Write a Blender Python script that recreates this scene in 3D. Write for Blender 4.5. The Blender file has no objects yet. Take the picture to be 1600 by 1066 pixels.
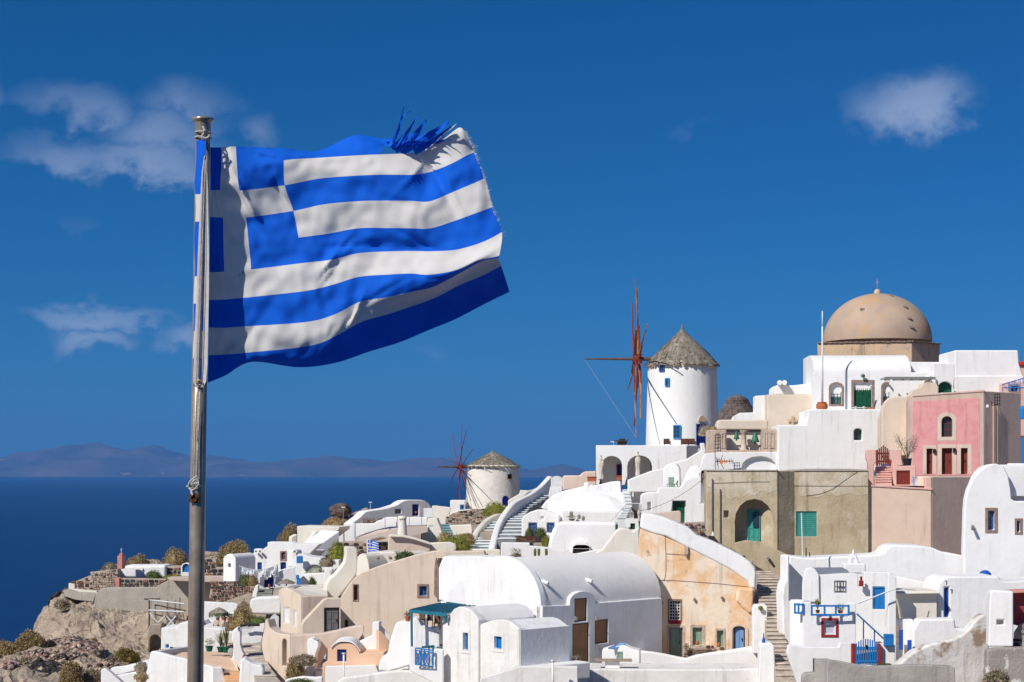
import bpy, bmesh, math, random
from mathutils import Vector, noise
from mathutils.geometry import delaunay_2d_cdt
random.seed(7)
C = bpy.context.scene.collection
F = 2667.0; HY = 735.0

# ---------------- camera, world, sun, exposure ----------------
sc = bpy.context.scene
cam_d = bpy.data.cameras.new('camera'); cam = bpy.data.objects.new('camera', cam_d); C.objects.link(cam)
cam.location = (0, 0, 0); cam.rotation_euler = (math.pi/2, 0, 0)
cam_d.sensor_width = 36; cam_d.lens = 60.0
cam_d.shift_y = (HY-533)/1600.0
cam_d.clip_start = 0.1; cam_d.clip_end = 200000
sc.camera = cam
SUN_EL, SUN_AZ = math.radians(40), math.radians(43)     # azimuth: to the left of straight behind the camera
sd = Vector((-math.sin(SUN_AZ)*math.cos(SUN_EL), -math.cos(SUN_AZ)*math.cos(SUN_EL), math.sin(SUN_EL)))
sl = bpy.data.lights.new('sun', 'SUN'); sl.energy = 4.4; sl.angle = math.radians(0.5); sl.color = (1, .95, .87)
so = bpy.data.objects.new('sun', sl); C.objects.link(so); so.rotation_euler = sd.to_track_quat('Z', 'Y').to_euler()
so.location = (-50, -50, 80)
W = bpy.data.worlds.new('World'); sc.world = W; W.use_nodes = True
def world():
    nt = W.node_tree; N = nt.nodes; L = nt.links; N.clear()
    out = N.new('ShaderNodeOutputWorld'); bg = N.new('ShaderNodeBackground'); bg.inputs[1].default_value = 0.10
    sky = N.new('ShaderNodeTexSky'); sky.sky_type = 'NISHITA'; sky.sun_disc = False
    sky.sun_elevation = SUN_EL; sky.sun_rotation = math.atan2(sd.x, sd.y) % (2*math.pi)
    sky.altitude = 2000; sky.air_density = 1.0; sky.dust_density = 1.0; sky.ozone_density = 1.0
    # deep polarised sky: one tone curve per colour channel over the whole sky
    hs = N.new('ShaderNodeCombineColor'); sp = N.new('ShaderNodeSeparateColor'); L.new(sky.outputs[0], sp.inputs[0])
    for i_, (a_, p_) in enumerate(SKY_CURVE):
        mu = N.new('ShaderNodeMath'); mu.operation = 'MULTIPLY'; mu.inputs[1].default_value = .1; L.new(sp.outputs[i_], mu.inputs[0])
        pw = N.new('ShaderNodeMath'); pw.operation = 'POWER'; pw.inputs[1].default_value = p_; L.new(mu.outputs[0], pw.inputs[0])
        m2 = N.new('ShaderNodeMath'); m2.operation = 'MULTIPLY'; m2.inputs[1].default_value = a_*10; L.new(pw.outputs[0], m2.inputs[0]); L.new(m2.outputs[0], hs.inputs[i_])
    tc = N.new('ShaderNodeTexCoord'); sep = N.new('ShaderNodeSeparateXYZ'); L.new(tc.outputs['Generated'], sep.inputs[0])
    def M(op, a, b=None, clamp=False):
        n = N.new('ShaderNodeMath'); n.operation = op; n.use_clamp = clamp
        for i, v in enumerate((a, b)):
            if v is None: continue
            if isinstance(v, (int, float)): n.inputs[i].default_value = v
            else: L.new(v, n.inputs[i])
        return n.outputs[0]
    # clouds low above the horizon: azimuth and elevation of the view direction, in units of 1/F
    az = M('ARCTAN2', sep.outputs[0], sep.outputs[1]); el = M('ARCSINE', sep.outputs[2])
    nz = N.new('ShaderNodeTexNoise'); nz.inputs['Scale'].default_value = 30; nz.inputs['Detail'].default_value = 8; nz.inputs['Roughness'].default_value = .6; nz.inputs['Distortion'].default_value=.15
    mp = N.new('ShaderNodeMapping'); mp.inputs['Scale'].default_value = (1, 1, 1.35); L.new(tc.outputs['Generated'], mp.inputs[0]); L.new(mp.outputs[0], nz.inputs[0])
    nz2 = N.new('ShaderNodeTexNoise'); nz2.inputs['Scale'].default_value = 12; nz2.inputs['Detail'].default_value = 3; L.new(mp.outputs[0], nz2.inputs[0])
    wx = M('MULTIPLY', M('SUBTRACT', nz2.outputs[0], .5), .07); wy = M('MULTIPLY', M('SUBTRACT', nz.outputs[0], .5), .05)
    azw = M('ADD', az, wx); elw = M('ADD', el, wy)
    tot = None
    for px, py, rx, ry, s in ((230,255,165,34,1.2),(100,250,105,34,.95),(125,165,85,38,.85),(280,165,75,46,.9),(250,215,110,44,1.1),(395,200,42,34,.75),(10,150,32,28,.8),(100,355,85,34,.48),(145,492,105,20,1.15),(145,532,52,22,1.35),(278,527,48,23,1.25),(1430,165,92,48,1.4),(275,408,40,26,.45),(670,535,60,16,.4),(1110,200,66,28,.5),(1340,380,50,24,.3)):
        a0 = math.atan((px-800)/F); e0 = math.atan((HY-py)/F*math.cos(a0))
        dx = M('MULTIPLY', M('SUBTRACT', azw, a0), F/rx); dy = M('MULTIPLY', M('SUBTRACT', elw, e0), F/ry)
        r2 = M('ADD', M('MULTIPLY', dx, dx), M('MULTIPLY', dy, dy))
        g = M('MULTIPLY', M('POWER', 2.718, M('MULTIPLY', r2, -.8)), s)
        tot = g if tot is None else M('MAXIMUM', tot, g)
    dens = M('MULTIPLY', M('SUBTRACT', tot, M('MULTIPLY', M('SUBTRACT', .80, nz.outputs[0]), 1.15)), .85, True)
    dens = M('MULTIPLY', dens, M('MULTIPLY', M('ADD', dens, .35), 1.25, True), True)
    front = M('GREATER_THAN', sep.outputs[1], 0)
    dens = M('MULTIPLY', M('MULTIPLY', dens, front), .8)
    mx = N.new('ShaderNodeMix'); mx.data_type = 'RGBA'; L.new(dens, mx.inputs['Factor']); L.new(hs.outputs[0], mx.inputs[6]); mx.inputs[7].default_value = (3.3*CLV, 4.2*CLV, 6.0*CLV, 1)
    L.new(mx.outputs[2], bg.inputs[0]); L.new(bg.outputs[0], out.inputs[0])
SKY_CURVE = ((.100, 1.9), (.258, .95), (.515, .9)); CLV = 1.0
world()
vs = sc.view_settings; vs.view_transform = 'Standard'; vs.look = 'None'; vs.exposure = 0.15; vs.gamma = 1; vs.use_curve_mapping = False
sc.cycles.max_bounces = 10; sc.cycles.diffuse_bounces = 8; sc.cycles.volume_bounces = 0
sc.cycles.volume_max_steps = 32

# ---------------- projection helpers ----------------
REG = dict(R1=(0,800,4), R2=(300,780,3.7275), R3=(600,780,3.7275), R4=(900,780,3.7275), R5=(1200,780,3.7275),
           R6=(1200,530,3.9475), R7=(900,530,3.9475), R8=(600,630,3.9475), S1=(0,860,5.175), S2=(200,930,7.84),
           S3=(370,930,7.84), S4=(520,930,7.84), S5=(330,820,7.84), S6=(520,770,7.84), S7=(860,680,6.272), S8=(1260,430,4.706),
           Z6=(900,430,3.5533), FL=(280,160,2.3167), P=(0,0,1))
def T(reg, p): o = REG[reg]; return (o[0]+p[0]/o[2], o[1]+p[1]/o[2])
def at(px, py, Y): return Vector(((px-800)/F*Y, Y, (HY-py)/F*Y))
def atr(reg, x, y, Y): return at(*T(reg, (x, y)), Y)

class Plane:
    """vertical plane through the point seen at column px at distance Y; ang > 0 turns it to face right"""
    def __init__(s, px, Y, ang=0, reg='P'):
        a = math.radians(ang); s.P = Vector(((T(reg, (px, 0))[0]-800)/F*Y, Y, 0))
        s.n = Vector((math.sin(a), -math.cos(a), 0)); s.u = Vector((math.cos(a), math.sin(a), 0)); s.ang = ang
    def hit(s, px, py):
        d = Vector(((px-800)/F, 1, (HY-py)/F)); t = s.n.dot(s.P)/s.n.dot(d); q = d*t
        return ((q-s.P).dot(s.u), q.z)
    def to3(s, a, z, d=0): return s.P + s.u*a - s.n*d + Vector((0, 0, z))
    def mv(s, d):
        q = Plane(800, 1, s.ang); q.P = s.P - s.n*d; return q

# ---------------- materials ----------------
MATS = {}
def mat(name, col, col2=None, scale=.6, rough=.9, bump=.15, bscale=9, streak=0, spots=None, amt=1.0, metal=0, detail=6, bd=.06, transl=0, lo=.35, hi=.65, island=0, spec=.2):
    if name in MATS: return MATS[name]
    m = bpy.data.materials.new(name); m.use_nodes = True; nt = m.node_tree; N = nt.nodes; L = nt.links
    b = N['Principled BSDF']; b.inputs['Roughness'].default_value = rough; b.inputs['Metallic'].default_value = metal
    b.inputs['Specular IOR Level'].default_value = spec
    g = N.new('ShaderNodeNewGeometry')
    cur = None
    def noise_(sc_, vec=None, det=detail, rg=.6):
        n = N.new('ShaderNodeTexNoise'); n.inputs['Scale'].default_value = sc_; n.inputs['Detail'].default_value = det; n.inputs['Roughness'].default_value = rg
        L.new(vec or g.outputs['Position'], n.inputs['Vector']); return n.outputs[0]
    def ramp(v, a, b_):
        r = N.new('ShaderNodeMapRange'); r.inputs[1].default_value = a; r.inputs[2].default_value = b_; L.new(v, r.inputs[0]); return r.outputs[0]
    def mix(f, a, b_):
        x = N.new('ShaderNodeMix'); x.data_type = 'RGBA'
        if isinstance(f, float): x.inputs[0].default_value = f
        else: L.new(f, x.inputs[0])
        for i, v in ((6, a), (7, b_)):
            if isinstance(v, tuple): x.inputs[i].default_value = (*v, 1)
            else: L.new(v, x.inputs[i])
        return x.outputs[2]
    def mul(a, k):
        x = N.new('ShaderNodeMath'); x.operation = 'MULTIPLY'; L.new(a, x.inputs[0])
        if isinstance(k, (int, float)): x.inputs[1].default_value = k
        else: L.new(k, x.inputs[1])
        return x.outputs[0]
    cur = col
    if col2 is not None: cur = mix(mul(ramp(noise_(scale), lo, hi), amt), col, col2)
    if streak:
        mp = N.new('ShaderNodeMapping'); mp.inputs['Scale'].default_value = (3.2, 3.2, .22); L.new(g.outputs['Position'], mp.inputs[0])
        f = mul(mul(ramp(noise_(1.0, mp.outputs[0]), .52, .72), ramp(noise_(.35), .4, .6)), streak)
        cur = mix(f, cur if not isinstance(cur, tuple) else cur, tuple(c*.45 for c in (col2 or col)))
    if spots:
        c3, a, b_, s3 = spots
        cur = mix(ramp(noise_(s3, det=8), a, b_), cur, c3)
    if island:
        r = N.new('ShaderNodeMapRange'); L.new(g.outputs['Random Per Island'], r.inputs[0]); r.inputs[3].default_value = 1-island; r.inputs[4].default_value = 1+island
        x = N.new('ShaderNodeVectorMath'); x.operation = 'SCALE'
        if isinstance(cur, tuple): x.inputs[0].default_value = cur
        else: L.new(cur, x.inputs[0])
        L.new(r.outputs[0], x.inputs['Scale']); cur = x.outputs[0]
    if isinstance(cur, tuple): b.inputs['Base Color'].default_value = (*cur, 1)
    else: L.new(cur, b.inputs['Base Color'])
    if bump:
        bp = N.new('ShaderNodeBump'); bp.inputs['Strength'].default_value = bump; bp.inputs['Distance'].default_value = bd
        L.new(noise_(bscale), bp.inputs['Height']); L.new(bp.outputs[0], b.inputs['Normal'])
    if transl:
        tr = N.new('ShaderNodeBsdfTranslucent'); ms = N.new('ShaderNodeMixShader'); ms.inputs[0].default_value = transl
        if isinstance(cur, tuple): tr.inputs[0].default_value = (*cur, 1)
        else: L.new(cur, tr.inputs[0])
        L.new(b.outputs[0], ms.inputs[1]); L.new(tr.outputs[0], ms.inputs[2]); L.new(ms.outputs[0], N['Material Output'].inputs[0])
    MATS[name] = m; return m
white = mat('whitewash', (.85,.845,.84), (.74,.73,.71), .5, streak=.38, amt=.6, spots=((.70,.68,.64), .60, .85, 1.1), bump=.35, bscale=3)
white2 = mat('whitewash_worn', (.78,.77,.75), (.62,.59,.55), .9, streak=.7, amt=.6, bump=.5, bscale=3)
warm = mat('warm_whitewash', (.78,.74,.66), (.68,.63,.54), .5, streak=.4, amt=.7, bump=.35, bscale=3)
vroof = mat('vault_whitewash', (.84,.82,.79), (.76,.74,.70), .4, streak=.2, amt=.7, bump=.3, bscale=2.5)
cream = mat('cream_plaster', (.72,.60,.49), (.62,.51,.41), .5, streak=.5, amt=.8, bump=.3, bscale=3)
beige = mat('beige_plaster', (.70,.57,.48), (.60,.48,.40), .6, streak=.5, amt=.8, bump=.3, bscale=3)
peach = mat('peach_plaster', (.78,.60,.48), (.70,.52,.41), .7, streak=.6, amt=.8, bump=.3, bscale=3)
apricot = mat('apricot_plaster', (.78,.52,.36), (.70,.44,.29), .7, streak=.4, amt=.8)
ochre = mat('ochre_plaster', (.78,.49,.27), (.82,.69,.55), .55, streak=.9, amt=1, lo=.40, hi=.54, spots=((.44,.33,.25), .62, .7, 1.6), bump=.6, bscale=4)
olive = mat('olive_cement', (.57,.475,.33), (.44,.36,.235), .7, streak=.7, lo=.3, hi=.62, spots=((.66,.59,.49), .57, .70, .30), bump=.5, bscale=5)
pinkm = mat('pink_plaster', (.76,.36,.36), (.66,.25,.26), 1.3, streak=.5, amt=.8, bump=.3, bscale=4, lo=.45, hi=.68)
palepink = mat('pale_pink_plaster', (.76,.50,.43), (.68,.42,.36), 1)
rose = mat('rose_plaster', (.60,.30,.25), (.52,.25,.20), 1)
redwall = mat('dark_red_plaster', (.33,.07,.07), (.26,.05,.06), 1.5)
concrete = mat('grey_concrete', (.48,.43,.37), (.40,.36,.31), 1.2, streak=.8, bump=.6, bscale=6)
greyw = mat('grey_render', (.42,.40,.37), (.33,.31,.29), .9, streak=.6, bump=.6, bscale=5)
wornw = mat('worn_whitewash_over_brown', (.74,.72,.70), (.60,.56,.52), .8, spots=((.34,.24,.17), .50, .56, .5), bump=.8, bscale=4, streak=.6)
domem = mat('dome_plaster', (.50,.37,.27), (.41,.31,.24), .55, streak=0, spots=((.52,.32,.17), .53, .70, .5), bump=.4, bscale=6)
drumm = mat('drum_plaster', (.66,.46,.29), (.52,.39,.28), .9, streak=.8, spots=((.35,.26,.2), .6, .7, 1.8), bump=.6)
bellst = mat('carved_stone', (.62,.50,.40), (.46,.36,.29), 1.5, streak=.9, bump=.8, bscale=6)
thatch = mat('thatch', (.30,.26,.21), (.17,.15,.12), 2.5, bump=1, bscale=14, island=.3)
thatch2 = mat('dark_thatch', (.17,.13,.12), (.10,.08,.08), 2.5, bump=1, bscale=14, island=.3)
rock = mat('cliff_rock', (.50,.41,.31), (.34,.27,.21), .45, spots=((.15,.11,.09), .56, .64, 1.3), bump=1, bscale=3.2, detail=12, bd=.3, streak=.4)
earth = mat('earth', (.42,.35,.28), (.28,.23,.18), .7, bump=1, bscale=4, spots=((.20,.16,.13), .6, .7, 2))
terr = mat('terrace_floor', (.58,.48,.40), (.50,.41,.34), .8)
peachfl = mat('peach_floor', (.78,.56,.40), (.72,.50,.35), .8)
stD = mat('lava_stone_dark', (.06,.05,.05), (.03,.03,.03), 3, island=.5)
stR = mat('lava_stone_red', (.22,.10,.07), (.13,.07,.05), 3, island=.5)
stT = mat('tan_stone', (.42,.32,.24), (.28,.22,.18), 3, island=.4)
mortar = mat('mortar', (.50,.42,.34), (.36,.30,.25), 1.5)
stepst = mat('step_stone', (.66,.57,.48), (.42,.36,.30), 2.2, bump=.7, island=.25)
stepgr = mat('grey_step_stone', (.30,.31,.27), (.22,.22,.19), 1.5)
tread = mat('blue_grey_tread', (.24,.38,.40), (.18,.31,.33), 1.5)
treadw = mat('white_tread', (.74,.76,.76), (.62,.66,.67), 1.5)
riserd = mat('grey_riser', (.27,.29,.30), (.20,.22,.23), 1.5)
stsur = mat('brown_stone_surround', (.34,.24,.20), (.22,.15,.13), 4, bump=.8)
def paint(n, c, r=.55): return mat(n, c, tuple(x*.75 for x in c), 3, rough=r, bump=.1, bscale=30, streak=.4, amt=.6)
blue = paint('blue_paint', (.015,.09,.42)); navy = paint('navy_paint', (.01,.025,.20)); azure = paint('azure_paint', (.02,.20,.55))
sky_b = paint('light_blue_paint', (.20,.36,.66)); teal = paint('teal_paint', (.07,.36,.31)); sage = paint('sage_paint', (.25,.36,.27))
pteal = paint('pergola_teal', (.02,.18,.26)); dgreen = paint('dark_green_paint', (.008,.09,.045)); redp = paint('red_brown_paint', (.24,.045,.03))
redf = paint('dark_red_frame', (.30,.03,.03)); greyd = paint('grey_door_paint', (.20,.19,.19)); whitep = paint('white_paint', (.78,.79,.80)); board = mat('brown_board', (.36,.20,.10), (.30,.16,.08), 2)
brownw = paint('brown_wood', (.12,.05,.035)); dkwood = paint('dark_wood', (.05,.04,.035)); sail = mat('sail_wood', (.50,.22,.06), (.24,.08,.03), 1.2, rough=.6, lo=.4, hi=.6); sailr = paint('red_sail_wood', (.22,.04,.025)); spar=mat('spar_wood',(.16,.10,.08),(.09,.06,.05),2)
glass = mat('window_glass', (.03,.045,.06), rough=.08, bump=0, spec=.6); glassg = mat('pale_window_glass', (.16,.22,.24), (.06,.10,.12), 5, rough=.1, bump=0, spec=.6)
dark = mat('dark_interior', (.02,.018,.016), bump=0)
terra = mat('terracotta', (.48,.15,.06), (.38,.11,.05), 4); canvas = mat('parasol_canvas', (.74,.70,.58), (.62,.58,.47), 3, transl=.15)
metal = mat('galvanised_metal', (.42,.41,.39), (.30,.29,.27), 6, rough=.45, metal=.6); iron = mat('black_iron', (.02,.02,.02), rough=.5); bronze = mat('green_bronze', (.06,.24,.15), (.05,.12,.08), 6, rough=.6, metal=.3)
pole_m = mat('weathered_steel_pole', (.50,.41,.31), (.34,.26,.19), 9, rough=.3, metal=.5, spots=((.30,.11,.03), .66, .72, 8), bump=.04, bscale=60, streak=.8)
ropem = mat('white_rope', (.72,.69,.63), (.55,.52,.46), 40, bump=.6, bscale=150)
flagb = mat('flag_blue', (.003,.145,.80), (.002,.12,.70), 5, rough=.75, bump=.25, bscale=260, transl=.22)
flagw = mat('flag_white', (.80,.78,.75), (.74,.71,.67), 6, rough=.8, bump=.25, bscale=260, transl=.22, spots=((.42,.30,.16), .715, .74, 7))
flagd = mat('flag_grommet', (.45,.28,.08), rough=.4, metal=.8)
leafd = mat('scrub_leaf_brown', (.27,.19,.09), (.37,.28,.14), 1.2, island=.45, bump=0); leafs = mat('scrub_leaf_grey', (.22,.18,.12), (.31,.26,.18), 1.5, island=.45, bump=0)
leafg = mat('leaf_green', (.07,.10,.035), (.13,.15,.05), 2, island=.45, bump=0); leafy = mat('leaf_yellow_green', (.17,.19,.03), (.26,.25,.05), 2, island=.4, bump=0)
twig = mat('twig', (.10,.07,.05)); laundry = mat('laundry_cloth', (.72,.73,.80), (.60,.62,.72), 2, transl=.2); orange = mat('orange_plastic', (.8,.2,.02))
blackp = mat('dark_wicker', (.05,.045,.04)); grnp = mat('green_plastic', (.01,.12,.07)); roof_shadow = mat('roof_shadow_grey', (.26,.29,.34), (.22,.25,.30), 1)

# ---------------- object helpers ----------------
LAB = set()
class Thing:
    def __init__(s, name, label, cat, loc, group=None):
        o = bpy.data.objects.new(name, None); o.empty_display_size = .1; C.objects.link(o); o.location = loc
        o['label'] = label; o['category'] = cat; o['kind'] = 'thing'
        if group: o['group'] = group
        if label in LAB: print('DUPLABEL', label)
        LAB.add(label); s.o = o; s.L = Vector(loc)
    def part(s, name, bm, m, parent=None, bev=0, seg=2, smooth=False, stuff=False):
        bmesh.ops.translate(bm, verts=bm.verts, vec=-s.L)
        me = bpy.data.meshes.new(name); bm.to_mesh(me); bm.free()
        for x in (m if isinstance(m, (list, tuple)) else [m]): me.materials.append(x)
        o = bpy.data.objects.new(name, me); C.objects.link(o); o.parent = parent or s.o
        if smooth: me.polygons.foreach_set('use_smooth', [True]*len(me.polygons))
        if bev:
            b = o.modifiers.new('soft', 'BEVEL'); b.width = bev; b.segments = seg; b.limit_method = 'ANGLE'; b.angle_limit = math.radians(30); b.harden_normals = False
            if not smooth: me.polygons.foreach_set('use_smooth', [True]*len(me.polygons)); b.harden_normals = True
        if stuff: o['kind'] = 'stuff'
        return o
def single(name, label, cat, bm, m, loc, group=None, smooth=False, bev=0):
    bmesh.ops.translate(bm, verts=bm.verts, vec=-Vector(loc))
    me = bpy.data.meshes.new(name); bm.to_mesh(me); bm.free()
    for x in (m if isinstance(m, (list, tuple)) else [m]): me.materials.append(x)
    o = bpy.data.objects.new(name, me); C.objects.link(o); o.location = loc
    if smooth: me.polygons.foreach_set('use_smooth', [True]*len(me.polygons))
    if bev:
        b = o.modifiers.new('soft', 'BEVEL'); b.width = bev; b.segments = 2; b.limit_method = 'ANGLE'; b.angle_limit = .5
    if cat:
        o['label'] = label; o['category'] = cat; o['kind'] = 'thing'
        if label in LAB: print('DUPLABEL', label)
        LAB.add(label)
    if group: o['group'] = group
    return o
def structure(name, bm, m, smooth=False, label=None):
    o = single(name, None, None, bm, m, (0,0,0), smooth=smooth); o['kind'] = 'structure'
    if label: o['label'] = label
    return o
def stuff(name, bm, m, label, smooth=False):
    o = single(name, None, None, bm, m, (0,0,0), smooth=smooth); o['kind'] = 'stuff'; o['label'] = label; return o

def box(bm, c, sx, sy, sz, ux=None, mi=0, uz=None):
    """box centred at c, with x axis along ux (unit), z up"""
    ux = (ux or Vector((1,0,0))).normalized(); uz = (uz or Vector((0,0,1))).normalized(); uy = uz.cross(ux).normalized()
    vs = [bm.verts.new(c + ux*(sx/2*i) + uy*(sy/2*j) + uz*(sz/2*k)) for k in (-1,1) for j in (-1,1) for i in (-1,1)]
    for f in ((0,2,3,1),(4,5,7,6),(0,1,5,4),(2,6,7,3),(0,4,6,2),(1,3,7,5)):
        fc = bm.faces.new([vs[i] for i in f]); fc.material_index = mi
def tube(bm, pts, r, n=6, r2=None, mi=0, cap=True):
    pts = [Vector(p) for p in pts]; rings = []
    for i, p in enumerate(pts):
        d = (pts[min(i+1, len(pts)-1)]-pts[max(i-1, 0)]).normalized()
        a = d.cross(Vector((0,0,1)) if abs(d.z) < .9 else Vector((1,0,0))).normalized(); b = d.cross(a)
        rr = r if r2 is None else r+(r2-r)*i/max(1, len(pts)-1)
        rings.append([bm.verts.new(p+a*(rr*math.cos(t*2*math.pi/n))+b*(rr*math.sin(t*2*math.pi/n))) for t in range(n)])
    for i in range(len(rings)-1):
        for t in range(n):
            f = bm.faces.new((rings[i][t], rings[i][(t+1)%n], rings[i+1][(t+1)%n], rings[i+1][t])); f.material_index = mi
    if cap:
        for q in (rings[0][::-1], rings[-1]): f = bm.faces.new(q); f.material_index = mi
def lathe(bm, c, prof, n=32, mi=0, jit=0, rot=0, closed_top=True):
    """prof: [(radius, height)] from bottom to top"""
    rings = []
    for r, h in prof:
        if r < 1e-4: rings.append([bm.verts.new(c+Vector((0,0,h)))]); continue
        rings.append([bm.verts.new(c+Vector((r*math.cos(rot+t*2*math.pi/n)*(1+random.uniform(-jit,jit)), r*math.sin(rot+t*2*math.pi/n)*(1+random.uniform(-jit,jit)), h+random.uniform(-jit,jit)*.5))) for t in range(n)])
    for A, B in zip(rings, rings[1:]):
        for t in range(n):
            t2 = (t+1) % n
            q = [A[t % len(A)], A[t2 % len(A)], B[t2 % len(B)], B[t % len(B)]]
            q = list(dict.fromkeys(q))
            if len(q) > 2: f = bm.faces.new(q); f.material_index = mi
def prism(bm, pl, poly, depth, holes=(), mi=0, d0=0):
    """poly in plane coordinates (a,z); holes [(poly, recess)]"""
    def area(p): return sum(p[i][0]*p[(i+1)%len(p)][1]-p[(i+1)%len(p)][0]*p[i][1] for i in range(len(p)))
    if area(poly) < 0: poly = poly[::-1]
    P = [poly]+[h[0] if area(h[0]) > 0 else h[0][::-1] for h in holes]
    V = [[bm.verts.new(pl.to3(a, z, d0)) for a, z in p] for p in P]
    flat = [v for p in V for v in p]
    if len(P) == 1 and False: pass
    def fill(rings, polys, flip=False):
        co = [Vector(q) for p in polys for q in p]; vv = [v for r in rings for v in r]; ed = []; o = 0
        for p in polys: ed += [(o+i, o+(i+1) % len(p)) for i in range(len(p))]; o += len(p)
        vs_, _, fs_, ov, _, _ = delaunay_2d_cdt(co, ed, [], 0, 1e-6)
        for t in fs_:
            c = sum((vs_[k] for k in t), Vector((0,0)))/3
            if inpoly(c.x, c.y, polys[0]) and not any(inpoly(c.x, c.y, h) for h in polys[1:]):
                try: bm.faces.new([vv[ov[k][0]] for k in t])
                except (ValueError, IndexError): pass
    if len(P) == 1: bm.faces.new(V[0])
    else: fill(V, P)
    Bk = [bm.verts.new(pl.to3(a, z, d0+depth)) for a, z in poly]; n = len(poly)
    for i in range(n): bm.faces.new((V[0][i], Bk[i], Bk[(i+1)%n], V[0][(i+1)%n]))
    thru = [h for h in holes if h[1] is None]
    if not thru: bm.faces.new(Bk[::-1])
    TB = []
    for k, h in enumerate(holes):
        if h[1] is None:
            hp = P[k+1]; m = len(hp); hb = [bm.verts.new(pl.to3(a, z, d0+depth)) for a, z in hp]; hv = V[k+1]; TB.append(hb)
            for i in range(m): bm.faces.new((hv[i], hb[i], hb[(i+1)%m], hv[(i+1)%m]))
            continue
        hp = P[k+1]; m = len(hp); hb = [bm.verts.new(pl.to3(a, z, d0+min(h[1], depth-.02))) for a, z in hp]; hv = V[k+1]
        for i in range(m): bm.faces.new((hv[i], hb[i], hb[(i+1)%m], hv[(i+1)%m]))
        bm.faces.new(hb)
    if thru:
        fill([Bk]+TB, [poly]+[P[k+1] for k, h in enumerate(holes) if h[1] is None])
    bmesh.ops.recalc_face_normals(bm, faces=bm.faces)
def rectp(a0, z0, a1, z1, arch=False, seg=8, flat=0):
    if not arch: return [(a0,z0),(a1,z0),(a1,z1),(a0,z1)]
    r = (a1-a0)/2; rz = min(r, (z1-z0)*.6) if not flat else flat; c = (a0+a1)/2
    return [(a0,z0),(a1,z0)]+[(c+r*math.cos(math.pi*t/seg), z1-rz+rz*math.sin(math.pi*t/seg)) for t in range(seg+1)]
def inset(p, t):
    xs = [q[0] for q in p]; zs = [q[1] for q in p]; cx = (min(xs)+max(xs))/2; cz = (min(zs)+max(zs))/2; w = max(xs)-min(xs); h = max(zs)-min(zs)
    return [(cx+(x-cx)*(w-2*t)/w, cz+(z-cz)*(h-2*t)/h) for x, z in p]
def ring(bm, pl, o, i, d0, d1):
    n = len(o); A = [bm.verts.new(pl.to3(a, z, d0)) for a, z in o]; B = [bm.verts.new(pl.to3(a, z, d0)) for a, z in i]
    A2 = [bm.verts.new(pl.to3(a, z, d1)) for a, z in o]; B2 = [bm.verts.new(pl.to3(a, z, d1)) for a, z in i]
    for k in range(n):
        j = (k+1) % n
        bm.faces.new((A[k], A[j], B[j], B[k])); bm.faces.new((B[k], B[j], B2[j], B2[k])); bm.faces.new((A2[k], A2[j], A[j], A[k])); bm.faces.new((B2[k], B2[j], A2[j], A2[k]))
    bmesh.ops.recalc_face_normals(bm, faces=bm.faces)
def prot(pl, a0, z0, a1, z1, d0, d1, bm):
    prism(bm, pl, [(a0,z0),(a1,z0),(a1,z1),(a0,z1)], d1-d0, d0=d0)
BM = bmesh.new
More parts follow.
